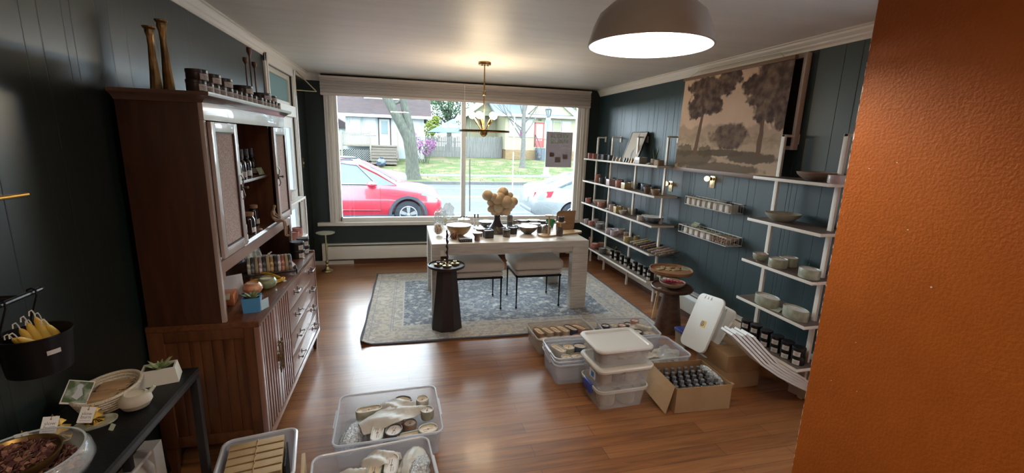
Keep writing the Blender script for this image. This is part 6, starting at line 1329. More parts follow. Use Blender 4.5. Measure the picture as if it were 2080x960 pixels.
# ================================================================== on the display table
ZD = TZ+.0004
def tpos(px, py, r=0): return aw(on(px, py, ZD), r)
def trad(wd, p): return wd*mpp((p[0], p[1], ZD))/2
p = tpos(1009, 476, .13); t = thing('flared_pedestal', 'black flared pedestal holding the cluster of round candles on the display table', 'stand', (p[0], p[1], ZD))
obj('stand', lathe(B(), [(.135, 0), (.137, .006), (.108, .036), (.078, .070), (.054, .105), (.038, .140), (.031, .168), (.036, .185), (.034, .19), (0, .19)], 44), mat('black_satin_ceramic', (.022, .014, .018), .35, coat=.3), t, smooth=60)
random.seed(21); t2 = thing('bubble_candle', 'large cream candle made of clustered balls on the black pedestal', 'candle', (p[0], p[1], ZD+.19)); bm = B()
q = mpp((p[0], p[1], 1)); BB = [(990, 396, 12), (1021, 391, 13), (1036, 396, 7), (1012, 405, 12), (1043, 409, 10), (1027, 410, 15), (1013, 421, 12), (997, 410, 9), (1001, 422, 8), (1034, 423, 8), (1039, 417, 8), (997, 434-10, 8), (1003, 431, 7), (1028, 430, 9), (1020, 431, 8), (1032, 431, 6), (1017, 400, 11), (1003, 400, 9), (1008, 414, 10), (1022, 418, 12), (1012, 431, 8)]
for i, (bx_, by_, br_) in enumerate(BB):
    pp = ony(bx_, by_, p[1]+random.uniform(-.05, .03)*(1 if i not in (3, 5, 6) else .3)-(.04 if i in (3, 5, 6) else 0)); sph(bm, (pp.x-p[0], pp.y-p[1], pp.z-(ZD+.19)), br_*q*.92, 20, 14)
sph(bm, (0, 0, .06), .045, 16, 10); sph(bm, (0, 0, .015), .03, 14, 8); obj('body', bm, mat('beeswax_cream', (.50, .38, .24), .5, col2=(.58, .46, .32), scale=6, sss=.1), t2, smooth=80); obj('wick', tube(B(), [(0, 0, .20), (.002, 0, .225)], .0014, 5), WICK, t2)
# (px, py front base, w px, h m, kind, glaze, wax, label)
TI = [(991.5, 484, 20, .068, 'sq', 'black', 'white', 'square black candle pot in front of the flared pedestal'), (998, 472, 18, .055, 'cup', 'black', 'pink', 'round black candle behind the square black one'), (1018, 476, 20, .062, 'cup', 'mottle', 'pink', 'dark olive candle cup left of the small round one'), (1028.5, 482, 15, .066, 'cup', 'mottle', 'white', 'small upright brown candle cup at the table front'), (1041, 476, 19, .062, 'cup', 'black', 'white', 'charcoal candle cup between the small cup and the mottled bowl'),
      (1055, 465, 20, .035, 'cup', 'black', 'pink', 'low black rimmed candle behind the mottled bowl'), (1067, 461, 18, .03, 'cup', 'mottle', 'white', 'low mottled candle in the back rows, left'), (1086, 463, 24, .04, 'cup', 'mottle', 'pink', 'wide mottled candle in the back rows, middle'), (1046, 456, 11, .05, 'cup', 'mottle', 'white', 'small speckled candle beside the stacked black cup'), (1062, 453, 22, .03, 'cup', 'black', 'white', 'flat black dish in the last row, left'), (1084, 453, 26, .03, 'cup', 'mottle', 'white', 'flat mottled dish in the last row, middle'), (1103, 454, 20, .032, 'cup', 'black', 'white', 'flat black dish in the last row, right'), (1096, 473, 12, .062, 'cup', 'mottle', 'pink', 'dark mottled cup left of the lidded jar'),
      (969, 489, 0, 0, 'gob', 'brown', None, 'rustic brown goblet with a white rim, front one'), (975, 480, 0, 0, 'gob', 'brown', None, 'rustic brown goblet with a white rim, rear one')]
for px, py, wd, h_, kd, g, wx, lab in TI:
    r = trad(wd, tpos(px, py)) if wd else .043
    p = tpos(px, py, r)
    if kd == 'sq': cup('candle_pot', lab, 'candle', (p[0], p[1], ZD), r*1.3, h_, g, wx, sides=4, rz=.1, group='dark candles on the display table')
    elif kd == 'gob':
        p = tpos(px, py, .028); t = thing('goblet', lab, 'cup', (p[0], p[1], ZD)); obj('vessel', lathe(B(), [(.026, 0), (.028, .004), (.027, .034), (.030, .038), (.050, .062), (.052, .066), (.047, .066), (.026, .045), (0, .043)], 30), mat('rustic_brown_glaze', (.13, .09, .065), .5, col2=(.30, .20, .15), scale=14), t); obj('rim', lathe(B(), [(.0475, .0655), (.0525, .0655), (.0525, .0685), (.0475, .0685)], 30), WHT, t)
    else: cup('candle_pot', lab, 'candle', (p[0], p[1], ZD), r, h_, g, wx, group='dark candles on the display table')
p = tpos(1035, 462, .035); cup('candle_pot', 'low charcoal cup under the stacked dark cup behind the pedestal', 'candle', (p[0], p[1], ZD), .035, .055, 'darkgrey', 'white', wick=False); cup('candle_pot', 'dark cup stacked on another at the right of the black pedestal', 'candle', (p[0], p[1], ZD+.056), .034, .062, 'mottle', 'white')
p = tpos(1071.5, 477, .085); bowl('pottery_bowl', 'mottled brown bowl with a white rim in the middle of the display table', (p[0], p[1], ZD), .108, .070, 'mottle', lip=glaze('cream'))
p = tpos(988, 463, .07); bowl('pottery_bowl', 'wide charcoal bowl with a pale rim behind the clear bottles', (p[0], p[1], ZD), .098, .058, 'darkgrey', lip=glaze('grey'))
p = tpos(932, 482, .09); bowl('pottery_bowl', 'large mustard yellow bowl with a cream rim at the left of the display table', (p[0], p[1], ZD), .132, .098, 'mustard', lip=glaze('cream'), foot=.3)
p = tpos(943, 458, .05); t = thing('sugar_pot', 'white pot with a dark lid knob behind the mustard bowl', 'pot', (p[0], p[1]+.03, ZD)); obj('vessel', lathe(B(), [(.05, 0), (.072, .02), (.076, .045), (.070, .06), (.064, .06), (0, .05)], 30), glaze('white'), t); obj('lid', lathe(B(), [(.072, .060), (.074, .066), (.03, .080), (0, .082)], 30), glaze('white'), t); obj('knob', lathe(B(), [(.006, .08), (.006, .095), (.014, .102), (.013, .110), (0, .112)], 14), BT, t); obj('handle', tube(B(), [(.074, 0, .05), (.098, 0, .052), (.10, 0, .03), (.074, 0, .022)], .005, 8), glaze('white'), t)
p = tpos(1109, 477, .045); t = thing('lidded_jar', 'mottled stoneware jar with dark blue white lid at the right of the display table', 'jar', (p[0], p[1], ZD)); obj('vessel', lathe(B(), [(.046, 0), (.049, .004), (.050, .062), (.046, .066), (0, .066)], 30), mat('mottled_grey_clay', (.16, .13, .11), .5, col2=(.42, .37, .32), scale=25), t); obj('lid', lathe(B(), [(.051, .066), (.052, .074), (.03, .088), (0, .09)], 30), mat('blue_white_lid', (.03, .035, .06), .35, col2=(.55, .55, .55), scale=14), t); obj('knob', lathe(B(), [(.005, .088), (.005, .10), (.013, .105), (.012, .112), (0, .113)], 14), BT, t)
for i, px in enumerate((964, 970.5)):
    p = tpos(px, 466, .012); t = thing('dropper_bottle', 'clear glass bottle with dark stopper on the small dish, %s of the pair' % ('left', 'right')[i], 'bottle', (p[0], p[1], ZD+.012), 0, 'clear bottles on the display table')
    obj('glass', lathe(B(), [(.014, 0), (.016, .003), (.016, .075), (.012, .09), (.007, .096), (.007, .105)], 18), mat('clear_bottle', (.60, .66, .68), .08, alpha=.45), t); obj('stopper', lathe(B(), [(.0075, .10), (.0085, .103), (.0085, .135), (0, .137)], 12), mat('brown_stopper', (.10, .045, .04), .5), t); obj('label', patch(B(), .016, .02, .06, -PI*.75, -PI*.3), LBLW, t)
p = tpos(967.5, 464, .035); t = thing('small_dish', 'pale glass dish under the two clear bottles', 'dish', (p[0], p[1]-.008, ZD)); obj('dish', lathe(B(), [(.03, 0), (.048, .008), (.049, .011), (.04, .010), (0, .010)], 28), mat('pale_glass_dish', (.55, .60, .58), .2, alpha=.8), t)
# dot box, twine, cellophane ball
p = tpos(945, 491, .03); t = thing('striped_box', 'small black box with white dots in rows at the table front edge', 'box', (p[0], p[1], ZD), .12); obj('box', box(B(), (-.065, -.034, 0), (.065, .034, .03), .002), BT, t); bm = B()
for i in range(7):
    for j in range(4): box(bm, (-.056+i*.0168, -.026+j*.0145, .0302), (-.046+i*.0168, -.019+j*.0145, .0312))
    if i < 6: sph(bm, (-.050+i*.02, -.0345, .015), .0045, 8, 6)
obj('dots', bm, LBLW, t)
ROPE = mat('copper_twine', (.46, .24, .15), .7); p = tpos(922, 487, .035); t = thing('wire_heart', 'dark ball wrapped in loops of copper coloured twine at the left of the table', 'ornament', (p[0], p[1], ZD))
obj('core', sph(B(), (0, 0, .032), .034, 16, 10, .85), mat('dark_core', (.045, .03, .028), .4), t); bm = B(); random.seed(6)
for k in range(9):
    a = k*.7; n_ = Vector((math.cos(a), math.sin(a), .5*math.sin(a*3))).normalized(); u = n_.orthogonal().normalized(); v = n_.cross(u); tube(bm, [Vector((0, 0, .036))+(u*math.cos(b_)+v*math.sin(b_))*(.038+.006*math.sin(b_*3+k)) for b_ in [j*PI/8 for j in range(17)]], .0028, 5)
for v in bm.verts: v.co.z = max(v.co.z, .001)
tube(bm, [(-.02, 0, .03), (-.07, -.01, .006), (-.10, .02, .004)], .003, 5); tube(bm, [(.02, -.02, .05), (.07, -.01, .05), (.12, -.01, .006)], .003, 5); tube(bm, [(0, -.03, .004), (.05, -.05, .004), (.08, -.02, .004), (.06, .0, .004)], .003, 5); obj('twine', bm, ROPE, t)
CELLO = mat('crinkled_cellophane', (.62, .66, .66), .15, alpha=.38, bump=1.0, bscale=40)
def crumple(bm, c, r, seed, sq=1, top=0):
    random.seed(seed); b2 = bmesh.new(); bmesh.ops.create_icosphere(b2, subdivisions=3, radius=r)
    for v in b2.verts:
        k = 1+random.uniform(-.22, .18); v.co = Vector((v.co.x*k, v.co.y*k, v.co.z*k*sq))+Vector(c)
    me = bpy.data.meshes.new('x'); b2.to_mesh(me); b2.free(); bm.from_mesh(me); bpy.data.meshes.remove(me)
p = tpos(890, 479, .045); t = thing('wrapped_ornament', 'orange flower ball wrapped in clear cellophane at the back left table corner', 'gift', (p[0], p[1], ZD))
obj('ball', sph(B(), (0, 0, .045), .040, 16, 10), mat('orange_dried_flower', (.48, .22, .08), .8, col2=(.60, .50, .34), scale=18, lo=.4, hi=.6), t); bm = B(); crumple(bm, (0, 0, .052), .052, 3, .85)
for v in bm.verts: v.co.z = max(v.co.z, .001)
obj('wrap', bm, CELLO, t, smooth=0)
p = tpos(893, 462, .05); t = thing('wrapped_ornament', 'tall crumpled puff of clear cellophane behind the orange flower ball', 'gift', (p[0]+.02, p[1]+.05, ZD)); bm = B(); crumple(bm, (0, 0, .08), .075, 4, 1.0); crumple(bm, (.09, 0, .12), .065, 5, 1.1); crumple(bm, (-.03, 0, .06), .05, 6, 1.0)
for v in bm.verts: v.co.z = max(v.co.z, .001)
obj('wrap', bm, CELLO, t, smooth=0); bm = B(); tube(bm, [(.03, -.02, .0), (.035, -.02, .07), (.02, -.02, .10)], .003, 5); crumple(bm, (.05, -.02, .05), .018, 8); obj('flower', bm, mat('pale_yellow_flower', (.50, .48, .25), .8), t, smooth=0)
# wooden caddy with two raised discs
OAK = wood('pale_oak_board', (.48, .34, .19), (.58, .44, .27), (1, 8, 8))
p0, p1 = on(1098, 482, ZD), on(1181, 472, ZD); c = (Vector(p0)+Vector(p1))/2; rz = math.atan2(p1.y-p0.y, p1.x-p0.x); hxx = (p1-p0).length/2
p = (c.x+.0, c.y+.045); t = thing('wooden_riser', 'pale oak oval tray with two raised disc stands on the right of the table', 'stand', (p[0], p[1], ZD), rz)
obj('board', slab(B(), stadium(hxx, .075, 12), 0, .018), OAK, t, smooth=40); R2 = Matrix.Rotation(-rz, 3, 'Z')
def loc_on(px, py, z, lx0=None): q = on(px, py, z); return R2 @ Vector((q.x-p[0], q.y-p[1], 0))
a = loc_on(1127, 481, ZD+.018); b_ = loc_on(1155, 479, ZD+.018)
a.y += .012; b_.y += .012
for q, h_, r in ((a, .225, .045), (b_, .140, .048)):
    q.y = max(min(q.y, .05), -.05); s_ = obj('post', tube(B(), [(q.x, q.y, .018), (q.x, q.y, h_)], .008, 12), OAK, t); obj('disc', lathe(B(), [(r, h_), (r+.002, h_+.002), (r+.002, h_+.012), (0, h_+.013)], 30, (q.x, q.y, 0)), OAK, t)
def wcoord(q, z): v = Matrix.Rotation(rz, 3, 'Z') @ Vector((q.x, q.y, 0)); return (p[0]+v.x, p[1]+v.y, z)
cup('candle_pot', 'black candle with silver rim on the lower disc of the oak riser', 'candle', wcoord(b_, ZD+.1535), .034, .056, 'black', 'white')
q = loc_on(1140, 480, ZD+.018); q.y = min(q.y+.03, .04); cup('candle_pot', 'mottled dark cup standing on the oak riser tray', 'candle', wcoord(q, ZD+.0185), .036, .090, 'mottle', None)
# brown board and green bowl behind the riser
q = on(1150, 470, ZD); t = thing('wooden_board', 'tall brown wooden board with rounded corner behind the oak riser', 'board', (q.x+.02, q.y+.10, ZD), -.25)
bm = B(); M = Matrix.Rotation(-.12, 4, 'X'); hw = .105; pts = [(-hw, 0), (hw*.75, 0), (hw, .02), (hw*1.15, .19)]+[(hw*1.12, .192), (0, .188)]+[(-hw+.045-.045*math.sin(a_), .14+.045*math.cos(a_)) for a_ in [k*PI/12 for k in range(7)]]
ngon(bm, [(x, 0, z) for x, z in pts], (0, .012, 0)); bmesh.ops.transform(bm, matrix=M, verts=bm.verts[:]); obj('board', bm, wood('brown_board', (.20, .105, .05), (.26, .145, .075), (1, 1, 8)), t)
q = tpos(1119, 463, .05); bowl('glass_bowl', 'deep green bowl behind the post of the oak riser', (q[0], q[1]+.02, ZD), .06, .075, mat('green_glass', (.01, .16, .055), .15, coat=.5), foot=.55)

# everything standing on the table is a little taller than wide
for o in list(C.objects):
    if o.parent is None and o.type == 'EMPTY' and o.get('label') and TX0 < o.location.x < TX1 and TY0 < o.location.y < TY1 and ZD-.001 < o.location.z < ZD+.2 and o.name.split('.')[0] not in ('flared_pedestal', 'bubble_candle', 'wooden_riser', 'striped_box', 'price_card'):
        if o.name.startswith('candle_pot') and 'riser' in o['label']: continue
        o.location.z = ZD+(o.location.z-ZD)*1.2; o.scale = (1, 1, 1.2 if 'wrapped' not in o.name else 1.4)

# ================================================================== on the pedestal tray
ZP = .0125+.6045
BRH = mat('ornate_brass_plate', (.50, .42, .24), .35, .8); 
for i, (dx, dy, nm, cm) in enumerate(((-.075, -.01, 'left holder with a dark cup', 'dark'), (.0, -.065, 'front holder carrying the twisted candle', 'brass'), (.078, .0, 'right holder with a pale brass cup', 'brass'), (.0, .055, 'rear holder hidden behind the candle', 'brass'))):
    t = thing('candle_holder', 'lozenge brass candle holder on the pedestal, '+nm, 'candle holder', (.36+dx, 3.97+dy, ZP), 0, 'brass candle holders on the pedestal')
    bm = B(); k8 = [(.046*math.cos(k*PI/4)*(1 if k % 2 == 0 else .78), .040*math.sin(k*PI/4)*(1 if k % 2 == 0 else .78)) for k in range(8)]
    loft(bm, [[(x*g, y*g, z) for x, y in k8] for g, z in ((.8, 0), (.84, .006), (.98, .012), (1, .017), (.9, .016))]); obj('plate', bm, BRH, t, smooth=20)
    obj('cup', lathe(B(), [(.014, .016), (.013, .018), (.013, .032), (.018, .034), (.018, .039), (.011, .039), (.011, .030), (0, .03)], 18), BRH if cm != 'dark' else mat('bronze_cup', (.07, .04, .04), .4, .6), t)
t = thing('twisted_candle', 'dark plum twisted taper candle standing in the front brass holder', 'candle', (.36, 3.905, ZP+.0385)); bm = B(); rings = []
for k in range(60): rings.append([((.0085+.0035*math.cos(2*(b_)))*math.cos(b_+k*.32), (.0085+.0035*math.cos(2*b_))*math.sin(b_+k*.32), k*.305/59) for b_ in [j*PI/6 for j in range(12)]])
for k in range(60):
    f = 1 if k < 55 else 1-.13*(k-54); off = .003
    rings[k] = [(x*f+off*math.cos(k*.5), y*f+off*math.sin(k*.5), z) for x, y, z in rings[k]]
obj('shaft', loft(bm, rings), mat('plum_wax', (.035, .012, .025), .35), t, smooth=70); obj('wick', tube(B(), [(0, 0, .30), (.003, 0, .325)], .0013, 5), WICK, t)
# ================================================================== floor: bins and cartons
CLR = mat('translucent_plastic', (.72, .77, .88), .2, alpha=.24); RIMM = mat('translucent_rim', (.70, .74, .80), .2, alpha=.75)
def open_bin(name, label, cat, loc, rz, hx, hy_, h_, m=CLR, rim=RIMM, taper=.025, cr=.045, group=None):
    t = thing(name, label, cat, loc, rz, group); T = taper
    obj('tub', rbx(B(), 0, 0, hx, hy_, cr, [(-T, .0), (-T+.004, .0005), (-T*.15, h_-.012), (-T*.15-.0022, h_-.012), (-T-.0025, .003)]), m, t, smooth=40)
    obj('rim', rbx(B(), 0, 0, hx, hy_, cr, [(-.004, h_-.014), (.005, h_-.012), (.006, h_-.003), (.003, h_), (-.002, h_), (-.005, h_-.004), (-.004, h_-.014)], cap=(False, False)), rim, t, smooth=40)
    bm = B()
    for s in (-1, 1): rbx(bm, s*(hx+.004), 0, .006, hy_*.35, .004, [(0, h_-.03), (.002, h_-.002)])
    obj('handle', bm, rim, t); return t
VC = dict(sage=(.40, .40, .30), brown=(.30, .21, .15), dark=(.07, .06, .06), rose=(.46, .25, .21), stone=(.56, .53, .45), navy=(.06, .07, .12), tan=(.48, .39, .28))
CTOP = mat('printed_dust_cover', (.78, .67, .51), .6); CTOP2 = mat('pale_dust_cover', (.80, .76, .71), .6); PRT = mat('cover_print', (.20, .13, .08), .7)
PROTO = {}
def vessel(kind, col, cover=0):
    "a poured candle in a glazed vessel with a printed paper cover; made once per kind, copied afterwards"
    k = (kind, col, cover)
    if k in PROTO: return PROTO[k]
    hx, hy_ = dict(oval=(.078, .034), round=(.040, .040), wide=(.056, .046))[kind]; h_ = .062
    t = thing('wrapped_candle', 'x', 'candle', (0, 0, -50)); m = mat('vessel_'+col, VC[col], .4, col2=tuple(v*.75 for v in VC[col]), scale=20)
    def ring(g, z): return [(x*(1+g/hx), y*(1+g/hy_), z) for x, y in stadium(hx, hy_, 10)]
    obj('vessel', loft(B(), [ring(-.008, 0), ring(-.003, .004), ring(0, h_*.5), ring(0, h_*.97), ring(-.001, h_), ring(-.006, h_), ring(-.007, h_*.86)]), m, t, smooth=40)
    c = obj('dust_cover', loft(B(), [ring(-.0068, h_*.80), ring(-.0068, h_*.88)]), CTOP if not cover else CTOP2, t)
    bm = B(); z = h_*.88
    box(bm, (-hx*.55, -.0012, z), (hx*.55, .0018, z+.0006))
    for s in (-1, 1): box(bm, (s*hx*.35-hx*.2, s*hy_*.32-.001, z), (s*hx*.35+hx*.2, s*hy_*.32+.001, z+.0006))
    box(bm, (-.004, -.006, z), (.004, .006, z+.0007)); obj('print', bm, PRT, c)
    PROTO[k] = t; PROTO[k, 'used'] = False; return t
def put(kind, col, loc, rz, label, group, cover=0, tilt=(0, 0)):
    t = vessel(kind, col, cover); k = (kind, col, cover)
    if not PROTO[k, 'used']: PROTO[k, 'used'] = True; t.location = loc; t.rotation_euler = (tilt[0], tilt[1], rz); t['label'] = label; t['group'] = group; return t
    d = dup(t, loc, rz, label, group); d.rotation_euler = (tilt[0], tilt[1], rz); return d
def frame_of(loc, rz): return lambda x, y, z: (loc[0]+x*math.cos(rz)-y*math.sin(rz), loc[1]+x*math.sin(rz)+y*math.cos(rz), z)
BUB = mat('bubble_wrap', (.80, .82, .82), .15, alpha=.80, bump=1.0, bscale=110, col2=(.38, .40, .40), scale=75, kind='voronoi', lo=.3, hi=.75); TIS = mat('parchment_wrap', (.74, .71, .64), .45, alpha=.80, bump=.8, bscale=14)
def wrapbundle(name, label, cat, loc, rz, hx, hy_, h_, m, seed):
    random.seed(seed); t = thing(name, label, cat, loc, rz); n = 22; bm = B(); rings = []
    for k in range(9):
        f = math.sin(PI*(k+.6)/9.2)**.45; x = -hx+2*hx*k/8
        rings.append([(x+random.uniform(-.004, .004), hy_*f*math.cos(2*PI*j/n)*(1+random.uniform(-.16, .13)), h_*.5+h_*.48*f*math.sin(2*PI*j/n)*(1+random.uniform(-.16, .10))) for j in range(n)])
    for r_ in rings:
        for j, v in enumerate(r_): r_[j] = (v[0], v[1], max(v[2], .001))
    obj('wrap', loft(bm, rings), m, t, smooth=22); return t
def swoop(label, loc, rz, L_, W_, H_, seed, m=None):
    "a loose curled sheet of parchment"
    random.seed(seed); t = thing('parchment_sheet', label, 'paper', loc, rz); nx_, ny_ = 16, 8; v = [[None]*(ny_+1) for _ in range(nx_+1)]; bm = B()
    for i in range(nx_+1):
        for j in range(ny_+1):
            u = i/nx_; w_ = j/ny_-.5; v[i][j] = bm.verts.new((L_*(u-.5), W_*w_*(.5+.6*math.sin(PI*min(1, u*1.05+.1)))+.01*math.sin(u*7), .002+H_*math.sin(PI*(.1+.8*u))*(1-1.6*w_*w_)+.010*math.sin(u*9+w_*6)+random.uniform(-.004, .004)))
    for i in range(nx_):
        for j in range(ny_): bm.faces.new((v[i][j], v[i+1][j], v[i+1][j+1], v[i][j+1]))
    r = bmesh.ops.extrude_face_region(bm, geom=bm.faces[:]); bmesh.ops.translate(bm, vec=(0, 0, .0012), verts=[q for q in r['geom'] if isinstance(q, bmesh.types.BMVert)])
    obj('sheet', bm, m or TIS, t, smooth=60); return t

# bin in the middle of the floor
L1 = (-.118, 2.45, .0005); t = open_bin('storage_bin', 'open clear plastic bin of wrapped candles alone on the floor before the sideboard', 'storage bin', L1, .035, .292, .245, .155)
F = frame_of(L1, .035); zf = .06; G1 = 'candles in the bin before the sideboard'
wrapbundle('bubble_wrap_parcel', 'silvery bubble wrap parcel at the left of the bin before the sideboard', 'parcel', F(-.205, -.06, .006), 1.35, .125, .06, .11, BUB, 1)
put('oval', 'sage', F(-.12, .115, zf), .12, 'long oval sage candle at the back left of the bin before the sideboard', G1)
put('wide', 'dark', F(.085, .17, zf), -.5, 'dark candle at the back of the bin, half under the parchment', G1)
put('round', 'stone', F(.205, .155, zf), .5, 'round candle in the back right corner of the bin before the sideboard', G1)
put('round', 'sage', F(.225, .03, zf), 1.4, 'round sage candle at the right side of the bin before the sideboard', G1, 1)
put('oval', 'stone', F(-.065, -.125, zf), 1.5, 'oval candle standing lengthwise at the front of the bin before the sideboard', G1, 1)
put('wide', 'dark', F(.025, -.125, zf), 1.2, 'dark rimmed candle at the front of the bin before the sideboard', G1, 1)
put('oval', 'sage', F(.115, -.18, zf-.01), .15, 'flat sage candle at the front edge, right of the dark rimmed one', G1)
put('wide', 'sage', F(.215, -.155, zf), .2, 'sage green candle in the front right corner of the bin before the sideboard', G1)
for i, (x, y, kk) in enumerate(((-.08, 0, 'wide'), (.03, .03, 'wide'), (.12, .0, 'round'), (-.03, -.0, 'round'))): put(kk, ('stone', 'rose', 'brown', 'sage')[i], F(x, y, .006), .4*i, 'candle in the lower layer under the parchment, %s from the left' % ORD[i], G1, 1)
swoop('curled parchment sheet swept across the middle of the bin before the sideboard', F(.03, .01, .095), .38, .40, .16, .045, 3); swoop('second parchment sheet at the back of the bin before the sideboard', F(.05, .12, .09), .1, .22, .12, .05, 4)
# bin cut by the lower picture edge
L2_ = (-.168, 1.90, .0005); t = open_bin('storage_bin', 'open clear plastic bin of parchment and candles, nearest the camera', 'storage bin', L2_, .10, .285, .25, .165)
F = frame_of(L2_, .10); G2 = 'candles in the bin nearest the camera'
put('oval', 'sage', F(.0, .08, .085), 1.45, 'long sage candle standing lengthwise in the nearest bin, left of the pair', G2); put('oval', 'stone', F(.085, .10, .09), 1.5, 'long grey candle standing lengthwise in the nearest bin, right of the pair', G2, 1)
put('oval', 'dark', F(.15, -.08, .06), 1.4, 'dark oval candle at the front of the nearest bin', G2, 1); put('wide', 'stone', F(-.05, -.12, .06), .3, 'wide stone candle at the front of the nearest bin', G2, 1)
put('wide', 'sage', F(-.18, .0, .02), .3, 'sage candle under the parchment at the left of the nearest bin', G2, 1); put('wide', 'brown', F(.2, .1, .01), .3, 'brown candle under the parchment parcel at the right of the nearest bin', G2, 1)
wrapbundle('parchment_parcel', 'rounded parchment parcel with bubble wrap at the back right of the nearest bin', 'parcel', F(.19, .09, .07), 1.35, .125, .07, .10, TIS, 5)
wrapbundle('bubble_wrap_parcel', 'bubble wrapped parcel at the right side of the nearest bin', 'parcel', F(.215, .02, .10), 1.3, .09, .05, .09, BUB, 7)
wrapbundle('bubble_wrap_parcel', 'bubble wrapped parcel at the front of the nearest bin', 'parcel', F(.08, -.16, .05), .1, .10, .05, .09, BUB, 8)
for i, (x, y, rz, l) in enumerate(((-.17, .05, 1.0, .26), (-.10, .09, .5, .24), (-.20, -.06, .8, .22), (.04, .17, .3, .2))): swoop('loose parchment sheet in the nearest bin, %s from the left' % ORD[i if i < 3 else 3], F(x, y, .085+.008*i), rz, l, .12, .05, 10+i)
# ribbed basket of kraft boxes
L3_ = (-.70, 2.035, .0005); RIBM = mat('ribbed_translucent', (.52, .58, .72), .25, alpha=.55)
t = thing('ribbed_basket', 'tall ribbed clear plastic basket full of kraft boxes below the black console', 'basket', L3_, .17); lv = []
for k in range(16): z = .01+k*.0145; g = -.025+.025*z/.25; lv += [(g, z), (g+.0035, z+.007)]
lv += [(.0, .245), (.008, .247), (.009, .258), (.0, .26), (-.004, .256), (-.028, .012)]
obj('tub', rbx(B(), 0, 0, .158, .185, .04, [(-.027, 0)]+lv), RIBM, t, smooth=25); obj('rim', rbx(B(), 0, 0, .158, .185, .04, [(.0, .246), (.009, .248), (.010, .258), (.002, .262), (-.005, .26), (-.005, .25), (.0, .246)], cap=(False, False)), RIMM, t)
F = frame_of(L3_, .17); KR = mat('kraft_board', (.43, .30, .155), .75, col2=(.47, .34, .18), scale=5); KD = mat('kraft_edge', (.24, .15, .07), .8); TW2 = mat('bakers_twine', (.58, .42, .26), .8)
for i in range(5):
    y = .125-i*.050; t = thing('kraft_box', 'slim kraft box tied with twine, %s from the back of the ribbed basket' % ORD[i], 'box', F(-.012, y, .012), .17, 'kraft boxes in the ribbed basket'); hh = .245-.004*i
    obj('box', box(B(), (-.118, -.022, 0), (.118, .022, hh), .002), KR, t); obj('flap', box(B(), (-.114, -.0228, hh-.03), (.114, -.0222, hh-.002)), KD, t); bm = B(); tube(bm, [(.0, -.024, hh-.06), (0, -.024, hh+.002), (0, .024, hh+.002)], .0016, 5); tube(bm, [(0, -.012, hh+.003), (.006, 0, hh+.008), (.0, .010, hh+.003)], .0018, 5); obj('twine', bm, TW2, t)
t = thing('black_card', 'dark card tucked at the right inside the ribbed basket', 'card', F(.118, .02, .02), .17+PI/2); obj('sheet', box(B(), (-.09, -.003, 0), (.09, .003, .215)), mat('black_board', (.02, .018, .016), .5), t)
t = thing('flat_carton', 'flat kraft carton standing on the floor right of the ribbed basket', 'box', F(.188, -.02, .0), .17+PI/2); obj('box', box(B(), (-.12, -.009, 0), (.12, .009, .16), .002), KR, t)

# far row of bins
def fill(F, spec, g, where):
    for i, (k_, c_, x, y, rz, cv, z) in enumerate(spec): put(k_, c_, F(x, y, z), rz, '%s %s candle, %s in %s' % (c_, k_, ORD[i], where), g, cv)
LA = (1.325, 3.45, .0005); TANP = mat('tan_tinted_plastic', (.62, .54, .44), .3, alpha=.32)
open_bin('storage_bin', 'long clear bin of oval candles at the left end of the bins by the rug', 'storage bin', LA, .03, .278, .185, .15, TANP); F = frame_of(LA, .03)
fill(F, [('oval', 'brown', -.19, .06, 1.75, 0, .055), ('oval', 'tan', -.11, .06, 1.9, 0, .055), ('oval', 'brown', -.035, .06, 1.8, 0, .055), ('oval', 'tan', .04, .06, 1.9, 0, .055), ('oval', 'navy', .115, .06, 2.0, 0, .06), ('oval', 'rose', .195, .06, 2.1, 0, .06), ('wide', 'brown', -.19, -.10, .4, 0, .05), ('wide', 'sage', -.09, -.11, .1, 0, .05), ('wide', 'rose', .01, -.11, .3, 1, .05), ('wide', 'rose', .11, -.11, .2, 0, .05), ('round', 'tan', .205, -.08, .2, 0, .06)], 'candles in the long bin by the rug', 'the bin left by the rug')
LB = (1.245, 2.955, .0005)
for k in range(3): open_bin('storage_bin', 'clear bin nested in the stack left of the lidded bins, %s' % ('lowest', 'middle', 'topmost and holding candles')[k], 'storage bin', (LB[0], LB[1], .0005+k*.028), .0, .205, .175, .165, group='nested clear bins')
F = frame_of(LB, 0)
fill(F, [('oval', 'stone', -.10, .07, 1.9, 0, .15-.03), ('wide', 'sage', -.01, .08, 1.2, 0, .12), ('wide', 'navy', .085, .08, -.5, 0, .12), ('round', 'stone', -.09, -.08, .2, 0, .12), ('wide', 'brown', .0, -.075, .2, 0, .12), ('wide', 'tan', .10, -.07, .2, 1, .12), ('round', 'tan', .16, .10, .3, 0, .12)], 'candles in the nested bins', 'the topmost nested bin')
LC = (1.945, 3.41, .0005); open_bin('storage_bin', 'clear bin of round candles in front of the dark round table', 'storage bin', LC, -.10, .245, .195, .14); F = frame_of(LC, -.10)
fill(F, [('round', 'navy', -.17, .10, .3, 1, .05), ('round', 'stone', -.09, .10, 0, 1, .05), ('round', 'rose', -.01, .10, 0, 1, .05), ('round', 'dark', .06, .12, 0, 1, .05), ('wide', 'stone', .09, .03, .4, 1, .06), ('round', 'rose', .12, .12, 0, 1, .085), ('oval', 'stone', .16, .0, -.8, 1, .08), ('wide', 'dark', .06, -.07, .3, 1, .06), ('wide', 'stone', .17, -.10, .2, 1, .05), ('round', 'stone', -.05, -.05, 0, 1, .04), ('wide', 'stone', -.16, -.04, .2, 1, .04)], 'candles in the bin before the round tables', 'the bin before the round tables')
LD = (1.905, 2.93, .0005); open_bin('storage_bin', 'clear bin of small white pieces under the two raised white lids', 'storage bin', LD, .02, .245, .185, .165); F = frame_of(LD, .02)
